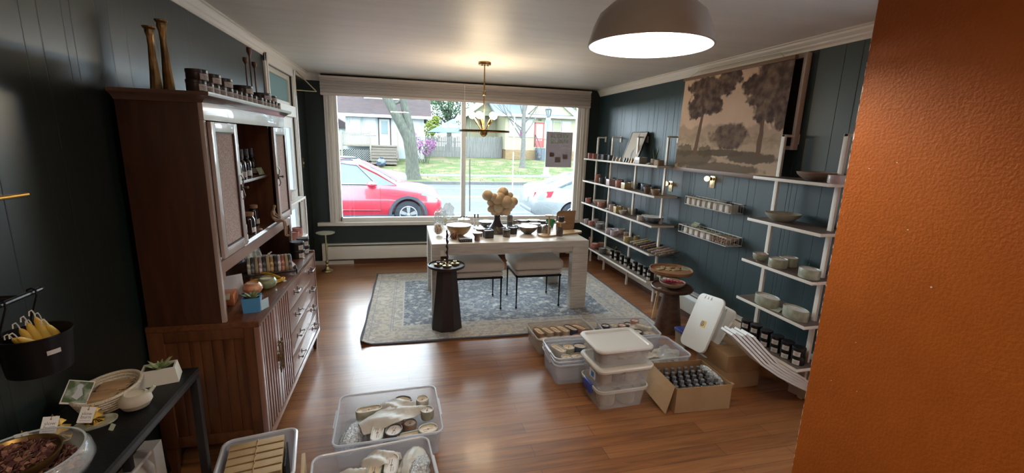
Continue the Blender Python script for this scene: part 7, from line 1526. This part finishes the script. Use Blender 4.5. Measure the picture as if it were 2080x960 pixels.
PLS = mat('plaster_white', (.58, .54, .47), .7, col2=(.50, .46, .40), scale=9); random.seed(8)
for i in range(24):
    k = i % 4; x = random.uniform(-.19, .19); y = random.uniform(-.13, .13); z = .022+.024*(i//6); t = thing('plaster_piece', ('small white plaster hexagon dish', 'small white tag tile', 'curved white plaster dish', 'white plaster tile with cut corner')[k]+', one of many heaped in the bin of white pieces', 'dish', F(x, y, z), random.uniform(0, 3), 'white pieces in the bin under the raised lids'); t.rotation_euler = (random.uniform(-.3, .3), random.uniform(-.3, .3), random.uniform(0, 3))
    bm = B()
    if k == 0: lathe(bm, [(.030, 0), (.040, .012), (.034, .012), (.026, .006), (0, .006)], 6)
    elif k == 1: box(bm, (-.035, -.022, 0), (.035, .022, .010), .002)
    elif k == 2: lathe(bm, [(.032, 0), (.046, .016), (.042, .016), (.028, .005), (0, .005)], 20, sx=1.3, sy=.8)
    else: slab(bm, [(-.03, -.03), (.03, -.03), (.03, .012), (.012, .03), (-.03, .03)], 0, .010)
    obj('piece', bm, PLS, t, smooth=30); t['label'] = ['white plaster hexagon dish heaped in the bin of white pieces', 'white rectangular tile heaped in the bin of white pieces', 'white curved oval dish heaped in the bin of white pieces', 'white tile with a cut corner heaped in the bin of white pieces'][k]
for i in range(6): 
    t = thing('plaster_slab', 'white square slab in the lowest layer of the bin of white pieces', 'dish', F(-.15+.15*(i % 3), -.075+.15*(i//3), .006), .1*i, 'white slabs in the lowest layer'); obj('piece', box(B(), (-.06, -.06, 0), (.06, .06, .014), .003), PLS, t)
swoop('crumpled clear bag at the right side of the bin of white pieces', F(.13, -.03, .115), 1.2, .24, .16, .03, 31, mat('thin_clear_film', (.66, .70, .70), .15, alpha=.35))

# two white lids raised on edge
WPL = mat('white_plastic', (.64, .62, .57), .35)
def lid_plate(bm, hx, hy_, cr=.05):
    rbx(bm, 0, 0, hx, hy_, cr, [(-.012, 0), (.0, .001), (.002, .004), (.002, .016), (-.004, .020), (-.024, .020), (-.032, .010), (-.045, .010)])
def plane_thing(name, label, cat, A_, B_, D_, group=None):
    "thing whose local x runs A->B and whose local y runs A->D; origin in A"
    A_, B_, D_ = Vector(A_), Vector(B_), Vector(D_); x = (B_-A_).normalized(); z = x.cross(D_-A_).normalized(); y = z.cross(x); t = thing(name, label, cat, A_, 0, group)
    t.rotation_euler = Matrix((x, y, z)).transposed().to_euler(); return t, (B_-A_).length, (D_-A_).dot(y)
for i, (bot, top, xb, xt) in enumerate([(((1378, 687), (1428, 727)), ((1428, 599), (1477, 606)), 2.185, 2.37), (((1402, 698), (1438, 738)), ((1455, 612), (1490, 630)), 2.26, 2.47)]):
    a, b_ = onx(*bot[0], xb), onx(*bot[1], xb); d = onx(*top[0], xt); e = onx(*top[1], xt)
    a.z = b_.z = (a.z+b_.z)/2 
    mid_t = (d+e)/2; mid_b = (a+b_)/2; ax = ((b_-a).normalized()+(e-d).normalized()).normalized(); W_ = ((b_-a).length+(e-d).length)/2; up = mid_t-mid_b; up = up-ax*up.dot(ax); A_ = mid_b-ax*W_/2; 
    t, lx_, ly_ = plane_thing('tub_cover', ('white plastic bin lid with a yellow sticker standing open on its edge', 'white plastic bin lid leaning behind the one with the sticker')[i], 'lid', A_, A_+ax*W_, A_+up)
    bm = B(); lid_plate(bm, lx_/2, ly_/2); bmesh.ops.translate(bm, vec=(lx_/2, ly_/2, 0), verts=bm.verts[:])
    bmesh.ops.scale(bm, vec=(1, 1, -1), verts=bm.verts[:]) ; obj('plate', bm, WPL, t, smooth=35)
    bm = B()
    for k in range(3): box(bm, (lx_*.25+k*lx_*.12, ly_-.035, -.0005), (lx_*.25+k*lx_*.12+.010, ly_-.012, .003), .001)
    for k in range(3):
        for xx in (.004, lx_-.016): box(bm, (xx, ly_*(.2+.3*k), -.0005), (xx+.012, ly_*(.2+.3*k)+.003, .002))
    obj('ribs', bm, WPL, t)
    if i == 0:
        s = obj('sticker', box(B(), (lx_*.50, ly_*.42, -.0005), (lx_*.50+.055, ly_*.42+.055, .0016)), mat('yellow_sticker', (.65, .40, .02), .5), t); bm = B(); c = Vector((lx_*.50+.020, ly_*.42+.028, .0018)); tube(bm, [c+Vector((.017*math.cos(k*PI/10), .017*math.sin(k*PI/10), 0)) for k in range(21)], .0022, 4); box(bm, (c.x-.004, c.y-.012, .0012), (c.x+.003, c.y+.010, .0024)); obj('warning_sign', bm, INK, s)
        obj('white_field', lathe(B(), [(.016, .0), (.016, .0019)], 20, (c.x, c.y, 0)), LBLW, s)

# stack of three lidded bins
def lidded(name, label, loc, rz, hx, hy_, h_, lidm, tub):
    t = thing(name, label, 'storage bin', loc, rz); T = .03
    obj('tub', rbx(B(), 0, 0, hx-.012, hy_-.012, .04, [(-T, 0), (-T+.004, .0005), (-.004, h_*.86), (-.0064, h_*.86), (-T-.002, .003)]), tub, t, smooth=40)
    if lidm is not None: obj('lid', rbx(B(), 0, 0, hx, hy_, .05, [(-.008, h_*.82), (.0, h_*.84), (.002, h_*.93), (-.004, h_*.99), (-.012, h_), (-.028, h_), (-.036, h_-.008), (-.06, h_-.008)]), lidm, t, smooth=40)
    return t
CL2 = mat('clear_bin_plastic', (.66, .64, .61), .2, alpha=.26); CRM2 = mat('cream_lid_plastic', (.60, .55, .47), .4)
SX, SY = 1.395, 2.565
t = lidded('lidded_bin', 'bottom clear bin with blue latch handles under the lidded stack', (SX, SY, .0005), .04, .195, .155, .158, None, CL2)
obj('rim', rbx(B(), 0, 0, .188, .148, .045, [(-.004, .132), (.006, .134), (.008, .154), (.002, .157), (-.004, .154), (-.004, .132)], cap=(False, False)), mat('clear_rim', (.66, .64, .60), .25, alpha=.6), t)
obj('clear_lid', rbx(B(), 0, 0, .184, .144, .045, [(-.006, .148), (-.006, .1575)]), CL2, t)
for s in (-1, 1): obj('latch', box(B(), (s*.196-.010, -.055, .095), (s*.196+.010, .055, .162), .005), mat('blue_latch', (.03, .055, .30), .35), t)
for i, (x, y) in enumerate(((-.075, -.04), (.075, -.04))): u = cup('candle_pot', 'pale cream vessel inside the bottom clear bin, %s of the two' % ('left', 'right')[i], 'candle', (SX+x, SY+y, .008), .062, .10, 'stone', 'cream', group='vessels in the bottom bin', belly=.06)
cup('candle_pot', 'pale vessel at the rear inside the bottom clear bin', 'candle', (SX, SY+.06, .008), .055, .10, 'stone', 'cream')
t = lidded('lidded_bin', 'middle clear bin with a white lid and a blue label in the lidded stack', (SX+.005, SY, .1595), .05, .210, .165, .155, CRM2, CL2); l = obj('label', box(B(), (-.2, -.08, .05), (-.196, .0, .105)), LBLW, t); obj('label_patch', box(B(), (-.2022, -.065, .062), (-.2002, -.03, .095)), mat('blue_print', (.02, .16, .42), .5), l)
for i, (x, c_) in enumerate(((-.10, 'brown'), (0, 'dark'), (.10, 'stone'))): put('wide', c_, (SX+x, SY-.04, .166), .2*i, '%s candle seen through the middle lidded bin' % c_, 'candles inside the middle bin', 1)
wrapbundle('paper_parcel', 'pale paper parcel inside the middle lidded bin', 'parcel', (SX+.01, SY+.06, .166), 0, .15, .05, .11, mat('pale_packing_paper', (.55, .50, .42), .7), 21)
t = lidded('lidded_bin', 'top clear bin with a white snap lid on the lidded stack', (SX-.005, SY+.008, .315), .03, .208, .165, .135, WPL, CL2)
wrapbundle('paper_parcel', 'pale paper parcel inside the top lidded bin', 'parcel', (SX+.03, SY-.01, .322), 0, .12, .10, .085, mat('pale_packing_paper'), 22); put('wide', 'dark', (SX-.13, SY-.03, .322), 1.4, 'dark candle seen through the left end of the top lidded bin', 'candles inside the top bin', 1)

# carton of spray bottles
CB = mat('corrugated_cardboard', (.27, .155, .070), .85, col2=(.30, .18, .085), scale=6); CBI = mat('cardboard_inside', (.27, .165, .08), .9)
K0 = (1.935, 2.475); t = thing('cardboard_box', 'open cardboard box full of black spray bottles on the floor', 'box', (K0[0], K0[1], .0005), -.05); hx, hy_, h_ = .205, .17, .185; th = .004
bm = B(); box(bm, (-hx, -hy_, 0), (hx, hy_, .004)); obj('bottom', bm, CBI, t)
for nm, lo, hi in (('front_wall', (-hx, -hy_-.006, .004), (hx, -hy_-.002, h_)), ('back_wall', (-hx, hy_+.002, .004), (hx, hy_+.006, h_)), ('left_wall', (-hx-.002, -hy_, .004), (-hx+.002, hy_, h_)), ('right_wall', (hx-.002, -hy_, .004), (hx+.002, hy_, h_))): obj(nm, box(B(), lo, hi), CB, t)
bm = B(); ngon(bm, [(-hx-.003, -hy_+.02, h_-.003), (-hx-.003, hy_-.01, h_), (-hx-.12, hy_-.02, .075), (-hx-.075, -hy_-.02, .015)], (.003, 0, .003)); obj('side_flap', bm, mat('creased_cardboard', (.42, .28, .15), .85, bump=.8, bscale=9), t)
bm = box(B(), (hx-.002, -hy_-.006, h_-.012), (hx+.016, -hy_+.02, h_+.003), .003); obj('torn_corner', bm, CB, t)
sb = None; F = frame_of((K0[0], K0[1]), -.05); random.seed(12); n_ = 0
for j in range(5):
    for i in range(7):
        if (j == 0 and i in (0, 1, 3, 4)) : pass
        x = -.165+i*.052+(.026 if j % 2 else 0); y = .125-j*.058
        if x > .185: continue
        z = .0055; lab = 'black spray bottle in the open carton, row %s from the back, %s from the left' % (ORD[j], ORD[i])
        lab = 'black spray bottle in the carton, %s row from the back, %s along' % (ORD[j], ORD[i])
        if sb is None:
            sb = thing('spray_bottle', lab, 'bottle', F(x, y, z), 0, 'spray bottles in the carton'); r = .0225
            obj('bottle', lathe(B(), [(r*.95, 0), (r, .003), (r, .085), (r*.85, .100), (r*.45, .110), (r*.45, .115)], 18), AMB, sb); obj('collar', lathe(B(), [(r*.55, .112), (r*.55, .128), (r*.4, .130), (r*.4, .135)], 14), BT, sb); obj('cap', lathe(B(), [(r*.60, .124), (r*.60, .155), (r*.5, .158), (0, .158)], 14), mat('clear_black_cap', (.16, .16, .17), .15, alpha=.85), sb); obj('label', patch(B(), r, .02, .06, -PI/2-.8, -PI/2+.8), LBLW, sb)
        else: dup(sb, F(x, y, z), random.uniform(-1, 1), lab)
wrapbundle('bubble_wrap_parcel', 'clear bubble wrap stuffed at the right side inside the bottle carton', 'parcel', F(.185, .02, .10), 1.57, .12, .014, .09, BUB, 33)

# closed cartons
for k in range(2):
    t = thing('cardboard_box', ('closed cardboard box on the floor, lower of the pair behind the bottle carton', 'closed cardboard box with a small label, upper of the pair')[k], 'box', (2.413, 2.675, .0006+k*.131), 0); q = .152-.006*k; bm = B()
    obj('box', box(bm, (-q, -.165, 0), (q, .165, .130), .003), CB, t); obj('tape_seam', box(B(), (-q, -.003, .1302), (q, .003, .1308)), mat('carton_seam', (.20, .12, .06), .7), t)
    if k: obj('label', box(B(), (-.05, .03, .1303), (.0, .065, .131)), mat('grey_label', (.36, .33, .30), .6), t)
t = thing('cardboard_box', 'pinkish brown cardboard box against the heater behind the raised lids', 'box', (2.655, 3.03, .0006), .0); obj('box', box(B(), (-.085, -.12, 0), (.085, .12, .17), .003), mat('pinkish_board', (.26, .17, .135), .85), t)
t = thing('storage_bin', 'small bin with a blue rim behind the dark round table', 'storage bin', (2.46, 3.235, .0006), 0); obj('tub', rbx(B(), 0, 0, .09, .085, .02, [(-.012, 0), (0, .12), (-.002, .12), (-.014, .003)]), mat('tan_bin', (.36, .28, .20), .6, alpha=.8), t); obj('lid', rbx(B(), 0, 0, .095, .09, .022, [(-.002, .12), (.002, .122), (.002, .140), (-.006, .145)]), mat('blue_lid', (.03, .045, .22), .4), t)
# leaning stack of white lids at the right
P5 = [ony(px, py, 2.20) for px, py in ((1486, 681), (1515, 709), (1548, 743), (1580, 765), (1612, 782), (1650, 800), (1690, 812))]
for i in range(5):
    off = i*.021; a = P5[0]; t = thing('tub_cover', 'long white lid in the leaning stack under the short rack, %s from below' % ORD[i], 'lid', (a.x, 2.20, a.z), 0, 'leaning white lids'); bm = B(); rings = []
    sh_ = .035*i-.02*(i % 2)
    for k, p in enumerate(P5):
        d = (P5[min(k+1, 6)]-P5[max(k-1, 0)]).normalized(); n_ = Vector((-d.z, 0, d.x)); n_ = n_ if n_.z > 0 else -n_; f = (1-k/6*.35)
        c = p-a+n_*off*f+d*sh_*(1-k/6); e = .015; DV = Vector((.085, .20, -.045))
        rings.append([c, c+DV, c+DV+n_*e, c+n_*e])
    for r_ in rings:
        for j, v in enumerate(r_): r_[j] = Vector((min(v.x, XR-.137-a.x), v.y, max(v.z, .004+.011*i-a.z)))
    obj('plate', loft(bm, rings), WPL, t, smooth=40)

# ================================================================== black console, left foreground
ZC = .7505
# rope basket with wooden slips
t = RBK = thing('rope_basket', 'oval cream rope basket holding flat wooden slips on the black console', 'basket', (-1.09, 1.795, ZC), 0); ROPEM = mat('cotton_rope', (.50, .43, .33), .9, bump=.6, bscale=180)
bm = B()
for k in range(6):
    z = .006+k*.0105; r_ = .070+.0038*k; tube(bm, [(1.0*r_*math.cos(a), 1.38*r_*math.sin(a), z) for a in [j*PI/18 for j in range(37)]], .0068, 7)
lathe(bm, [(.072, .0), (.072, .008)], 30, sy=1.38); obj('coil', bm, ROPEM, t, smooth=60)
for i, (x, y, rz, z, lab) in enumerate(((.0, .045, .15, .044, 'upper far'), (-.005, -.045, .1, .044, 'upper near'), (.01, .02, .5, .026, 'middle'), (-.01, -.02, -.2, .010, 'lowest'))):
    u = thing('wood_slice', 'tan wooden slip with twine in the rope basket, the %s one' % lab, 'wood slip', (-1.09+x*.85, 1.795+y*.85, ZC+z*.85), rz, 'wooden slips in the rope basket'); obj('slip', box(B(), (-.045, -.032, 0), (.045, .032, .012), .003), mat('tan_wood_slip', (.34, .20, .10), .6, col2=(.42, .27, .14), scale=14), u); bm = B()
    for s in (-.02, .025): tube(bm, [(.0455, s, .004), (.056, s+.006, .012), (.040, s, .0135)], .0018, 5)
    obj('twine', bm, ROPEM, u)
PH = mat('botanical_photo', (.05, .09, .03), .4, col2=(.38, .42, .38), scale=26, lo=.42, hi=.62)
t = thing('photo_card', 'photo card of a green garden statue tucked into the left end of the rope basket', 'card', (-1.14, 1.705, ZC+.062), .75); M = Matrix.Rotation(-.25, 4, 'X') @ Matrix.Rotation(.5, 4, 'Y')
obj('card', box(B(), (-.036, 0, -.01), (.036, .0015, .070), M=M), LBLW, t); obj('photo', box(B(), (-.033, -.0012, -.004), (.033, -.0002, .067), M=M), PH, t)
bm = B(); sph(bm, (0, -.002, .050), .009, 10, 8); tube(bm, [(0, -.002, .042), (.004, -.002, .025), (-.004, -.002, .010)], [.007, .012, .010], 8)
for v in bm.verts: v.co.y = max(min(v.co.y, -.0002), -.003)
bmesh.ops.transform(bm, matrix=M, verts=bm.verts[:]); obj('printed_figure', bm, mat('grey_figure', (.40, .42, .44), .5), t)
# gourd shaped jar
t = thing('gourd_candle', 'pale squat gourd shaped candle jar with a stub handle on the black console', 'candle', (-.975, 1.735, ZC), .3); obj('vessel', lathe(B(), [(.022, 0), (.040, .008), (.050, .026), (.047, .044), (.036, .056), (.030, .058), (.029, .050), (0, .050)], 36), mat('crackled_stone_glaze', (.46, .42, .34), .5, col2=(.36, .31, .24), scale=6), t); obj('wax', lathe(B(), [(.029, .047), (.029, .053), (0, .053)], 24), WAX, t); obj('stub_handle', tube(B(), [(.040, .012, .045), (.056, .018, .062)], [.008, .006], 10), mat('pale_green_glaze', (.42, .47, .40), .5), t); bm = B(); tube(bm, [(-.01, -.047, .018), (-.004, -.045, .034), (.002, -.036, .050)], .0018, 5); obj('crack_line', bm, KD, t)
# plate with bee candle and tags
t = thing('oval_plate', 'small sage grey oval plate on the black console', 'plate', (-1.05, 1.645, ZC), .5); t.scale = (.78, .78, 1); obj('plate', loft(B(), [[(x*g, y*g, z) for x, y in stadium(.075, .045, 10)] for g, z in ((.85, 0), (.98, .006), (1, .012), (.94, .012), (.86, .006))]), glaze('sage'), t, smooth=40)
BEES = mat('beeswax_yellow', (.62, .34, .03), .5, col2=(.70, .44, .08), scale=10, sss=.1)
def tagged(label, loc, r, h_, seed, tagrz, tz, small=False):
    t = thing('beeswax_candle', label, 'candle', loc, 0, None); n = 24; bm = loft(B(), [[(r*f*(1+.12*math.cos(6*2*PI*k/n))*math.cos(2*PI*k/n+z*9), r*f*(1+.12*math.cos(6*2*PI*k/n))*math.sin(2*PI*k/n+z*9), z*h_) for k in range(n)] for f, z in ((.85, 0), (1, .1), (1, .45), (.7, .75), (.2, 1))]); obj('body', bm, BEES, t, smooth=50)
    M = Matrix.Translation((.006, -.022, tz)) @ Matrix.Rotation(tagrz, 4, 'Z') @ Matrix.Rotation(.35, 4, 'Y') @ Matrix.Rotation(-.45, 4, 'X')
    g = obj('tag', box(B(), (-.019, -.0006, -.050), (.019, .0006, 0), M=M), LBLW, t); obj('tag_hole', lathe(B(), [(.0026, -.0008), (.0026, .0008)], 10), KD, g); g.children[0].matrix_local = M @ Matrix.Translation((0, -.0002, -.008)) @ Matrix.Rotation(PI/2, 4, 'X')
    TM_ = mat('tag_ink', (.10, .10, .10), .7)
    for s_, z_, sz in (('slow', -.021, .014), ('burn', -.032, .014), ('APOTHECARY', -.043, .0042)): text(s_, sz, TM_, g, M @ Matrix.Translation((0, -.0009, z_)) @ Matrix.Rotation(PI/2, 4, 'X'), 'tag_lettering', .0001)
    obj('string', tube(B(), [M @ Vector((0, 0, -.006)), M @ Vector((0, -.004, .006)), (0, 0, h_*.85)], .001, 4), KD, t); return t
tagged('yellow beeswax candle with a readable white tag on the oval plate', (-1.055, 1.65, ZC+.007), .026, .060, 1, .35, .072)
tagged('yellow beeswax candle with a white tag, second, behind the glass bowl', (-1.11, 1.575, ZC), .030, .085, 2, .6, .10)
tagged('yellow beeswax candle farthest left, white tag folded over its top', (-1.155, 1.52, ZC), .028, .072, 3, 1.3, .085)
t = thing('price_card', 'small pale numbered price tab near the front edge of the black console', 'card', (-.985, 1.60, ZC), -.2); obj('sheet', box(B(), (-.008, 0, 0), (.008, .001, .022), M=Matrix.Rotation(-.4, 4, 'X') @ Matrix.Rotation(.3, 4, 'Y')), PRICE, t)
# glass bowl of dried petals with a brass dish in it
GBX = (-1.055, 1.345, ZC); t = thing('glass_bowl', 'large clear glass bowl of dried rose petals in the lower left foreground', 'bowl', GBX)
GLS = mat('bowl_glass', (.75, .80, .82), .06, alpha=.20, coat=.6)
obj('bowl', lathe(B(), [(.06, 0), (.10, .006), (.145, .030), (.158, .058), (.152, .085), (.140, .100), (.138, .101), (.148, .084), (.153, .058), (.140, .032), (.098, .010), (0, .008)], 56), GLS, t, smooth=60); obj('rim', lathe(B(), [(.137, .0995), (.141, .0995), (.142, .1025), (.137, .1025), (.137, .0995)], 56, cap=(False, False)), mat('glass_rim', (.60, .68, .72), .08, alpha=.7), t)
random.seed(14); PET = [mat('petal_dark_rose', (.06, .016, .018), .8), mat('petal_dusty', (.15, .055, .045), .8), mat('petal_tan', (.26, .13, .085), .8)]
def petals(label, c, rmax, z0, z1, n, seed):
    random.seed(seed); bm = B()
    for k in range(n):
        r_ = rmax*math.sqrt(random.random()); a = random.uniform(0, 2*PI); z = random.uniform(z0, z1); p = Vector((r_*math.cos(a), r_*math.sin(a), z)); u = Vector((random.uniform(-1, 1), random.uniform(-1, 1), random.uniform(-.5, .5))).normalized(); v = u.orthogonal().normalized(); s = random.uniform(.006, .013)
        f0 = len(bm.faces); ngon(bm, [p-u*s, p-v*s*.8, p+u*s+v.cross(u)*s*.4, p+v*s*.8+v.cross(u)*s*.5], v.cross(u)*.0008); bm.faces.ensure_lookup_table(); mi = random.randrange(3)
        for f in bm.faces[f0:]: f.material_index = mi
    o = obj('dried_petals', bm, PET, None, c, smooth=0, label=label, cat='petals', kind='stuff')
petals('dried rose petals filling the big glass bowl', (GBX[0], GBX[1], ZC+.011), .125, .012, .050, 900, 3)
bm = lathe(B(), [(.05, 0), (.096, .004), (.104, .022), (.105, .030), (.101, .030), (.096, .020), (0, .006)], 48); obj('brass_dish', bm, mat('dark_brass', (.30, .20, .07), .3, .95), None, (GBX[0]-.025, GBX[1]+.015, ZC+.068), label='shallow brass dish of petals sitting in the big glass bowl', cat='dish')
petals('dried rose petals heaped in the shallow brass dish', (GBX[0]-.025, GBX[1]+.015, ZC+.068), .088, .012, .028, 500, 4)
# white planter
p = on(340, 777, ZC); t = planter('potted_succulent', 'small succulent in a white wedge shaped pot at the far end of the black console', (-.985, 1.93, ZC), .28, .055, .036, .062, mat('matte_white_pot', (.54, .52, .45), .7), -.010); succulent(t, .055, 12, .05, 5)
# rail with hooks and hanging bucket of dipped candles
t = thing('hook_rail', 'black steel rail with round mounting plates on the left wall', 'rail', (XL, 1.3, 1.235)); bm = B(); tube(bm, [(.075, -.3, 0), (.075, .375, 0)], .008, 10); sph(bm, (.075, .378, 0), .009, 8, 6); obj('rail', bm, mat('black_rail', (.03, .03, .033), .3, .5), t); bm = B(); tube(bm, [(0, .29, .0), (.075, .29, 0)], .009, 8); loft(bm, [[(x, .29+.034*math.cos(a), .055*math.sin(a)) for a in [k*PI/10 for k in range(20)]] for x in (0, .005)]); obj('bracket', bm, BLK, t)
for z in (.036, -.036): obj('screw', sph(B(), (.006, .29, z), .005, 8, 6), STEEL, t)
BY = 1.585; BXC = XL+.100
for i, y in enumerate((BY-.06, BY+.055)):
    t = thing('s_hook', 'black wire hook on the rail holding the bucket, %s one' % ('left', 'right')[i], 'hook', (XL+.075, y, 1.235), 0, 's hooks on the rail'); obj('hook', tube(B(), [(-.012, 0, -.002), (-.009, 0, .010), (.002, 0, .0145), (.0125, 0, .008), (.012, 0, -.01), (.0, 0, -.045), (-.014, 0, -.085), (-.012, 0, -.10), (.003, 0, -.104)], .0028, 7), BLK, t)
t = thing('hanging_bucket', 'black metal bucket hanging from the rail, filled with yellow dipped candles', 'bucket', (BXC, BY, 1.000)); r = .086
obj('bucket', lathe(B(), [(r*.86, 0), (r*.88, .002), (r, .118), (r*1.02, .120), (r*1.02, .125), (r*.985, .125), (r*.97, .115), (r*.85, .004), (0, .004)], 40), mat('black_bucket', (.005, .005, .006), .4, .1, spec=.3), t); obj('label', patch(B(), r*.965, .068, .082, -.75, -.35, off=.002), mat('white_strip', (.45, .44, .42), .6), t)
DIP = mat('yellow_dipped_wax', (.55, .34, .05), .45, col2=(.62, .42, .09), scale=8, sss=.1); random.seed(17)
tips = [(26, 688), (41, 668), (56, 656), (72, 644), (84, 648), (66, 662), (36, 686), (97, 660)]
bases = [(62, 702), (72, 700), (84, 700), (100, 696), (112, 692), (95, 700), (80, 704), (122, 690)]
for i, (tp_, bs_) in enumerate(zip(tips, bases)):
    x = BXC-.035+.012*(i % 4)+.01*(i//4); a = onx(*tp_, x+.02); b_ = onx(*bs_, x+.01); d = (b_-a).normalized(); e = Vector((BXC+random.uniform(-.03, .03), BY+random.uniform(-.02, .03), .992+.03)); t = thing('dipped_candle', 'yellow dipped candle with curled wick, %s from the left in the bucket' % ORD[i], 'candle', a, 0, 'dipped candles in the bucket')
    L_ = (b_-a); pts = [Vector((0, 0, 0)), L_*.12, L_*.4, L_*.9, L_*1.3, L_*1.3+(e-b_)*.5]; obj('candle', tube(B(), pts, [.003, .0075, .0115, .014, .015, .015], 12), DIP, t, smooth=60)
    u = -L_.normalized(); obj('wick', tube(B(), [Vector((0, 0, 0)), u*.010+Vector((0, 0, .006)), u*.016+Vector((0, -.004, .012)), u*.018+Vector((0, -.014, .010)), u*.012+Vector((0, -.018, .002))], .0018, 6), mat('white_wick', (.55, .52, .44), .8), t)
# brass wall shelf at the picture's left edge with a hanging pendant
t = thing('wall_shelf', 'small brass edged wall shelf at the far left with a white bracket', 'shelf', (XL, 1.44, 1.545)); obj('plate', box(B(), (0, -.22, -.004), (.11, .205, .0)), mat('mirror_brass_shelf', (.30, .18, .06), .2, .9), t); obj('rail', tube(B(), [(.112, -.22, .0), (.112, .205, 0)], .006, 10), mat('bright_gold', (.75, .45, .12), .2, 1), t); obj('bracket', box(B(), (.06, .09, -.062), (.068, .118, .0), .004), LBLW, t)
t = thing('small_stone', 'pale white stone on the brass wall shelf at the far left', 'stone', (XL+.07, 1.535, 1.5455)); bm = B(); crumple(bm, (0, 0, .018), .02, 4, .9)
for v in bm.verts: v.co.z = max(v.co.z, 0)
obj('stone', bm, mat('pale_stone'), t)
t = thing('hanging_ornament', 'brass ring ornament with a long chain and oval charm hanging on the left wall', 'ornament', (XL+.05, 1.52, 1.46)); bm = B()
for c in ((0, -.01, .0), (0, .015, .012)): tube(bm, [Vector(c)+Vector((0, .024*math.cos(a), .018*math.sin(a))) for a in [k*PI/10 for k in range(21)]], .0022, 6)
obj('ring', bm, mat('bright_gold'), t); obj('chain', tube(B(), [(0, .028, -.01), (0, .028, -.06), (0, .030, -.11)], .0018, 5), mat('dull_chain', (.35, .32, .26), .4, .7), t); bm = loft(B(), [[(x, .040+.020*math.cos(a), -.128+.011*math.sin(a)) for a in [k*PI/10 for k in range(20)]] for x in (-.002, .003)]); sph(bm, (0, .030, -.114), .006, 8, 6); obj('charm', bm, mat('rose_gold_charm', (.62, .36, .20), .35, .7), t); tube_ = obj('loop', tube(B(), [(-.05, 0, .03), (-.02, 0, .03), (0, 0, .02)], .002, 5), STEEL, t)
t = thing('power_cable', 'thin black power cord lying on the floor behind the console leg', 'cord', (-1.05, 2.12, .004)); obj('cord', tube(B(), [(-.12, -.1, 0), (-.05, .02, 0), (.05, .06, 0), (.13, .18, 0)], .003, 6), CORD, t)
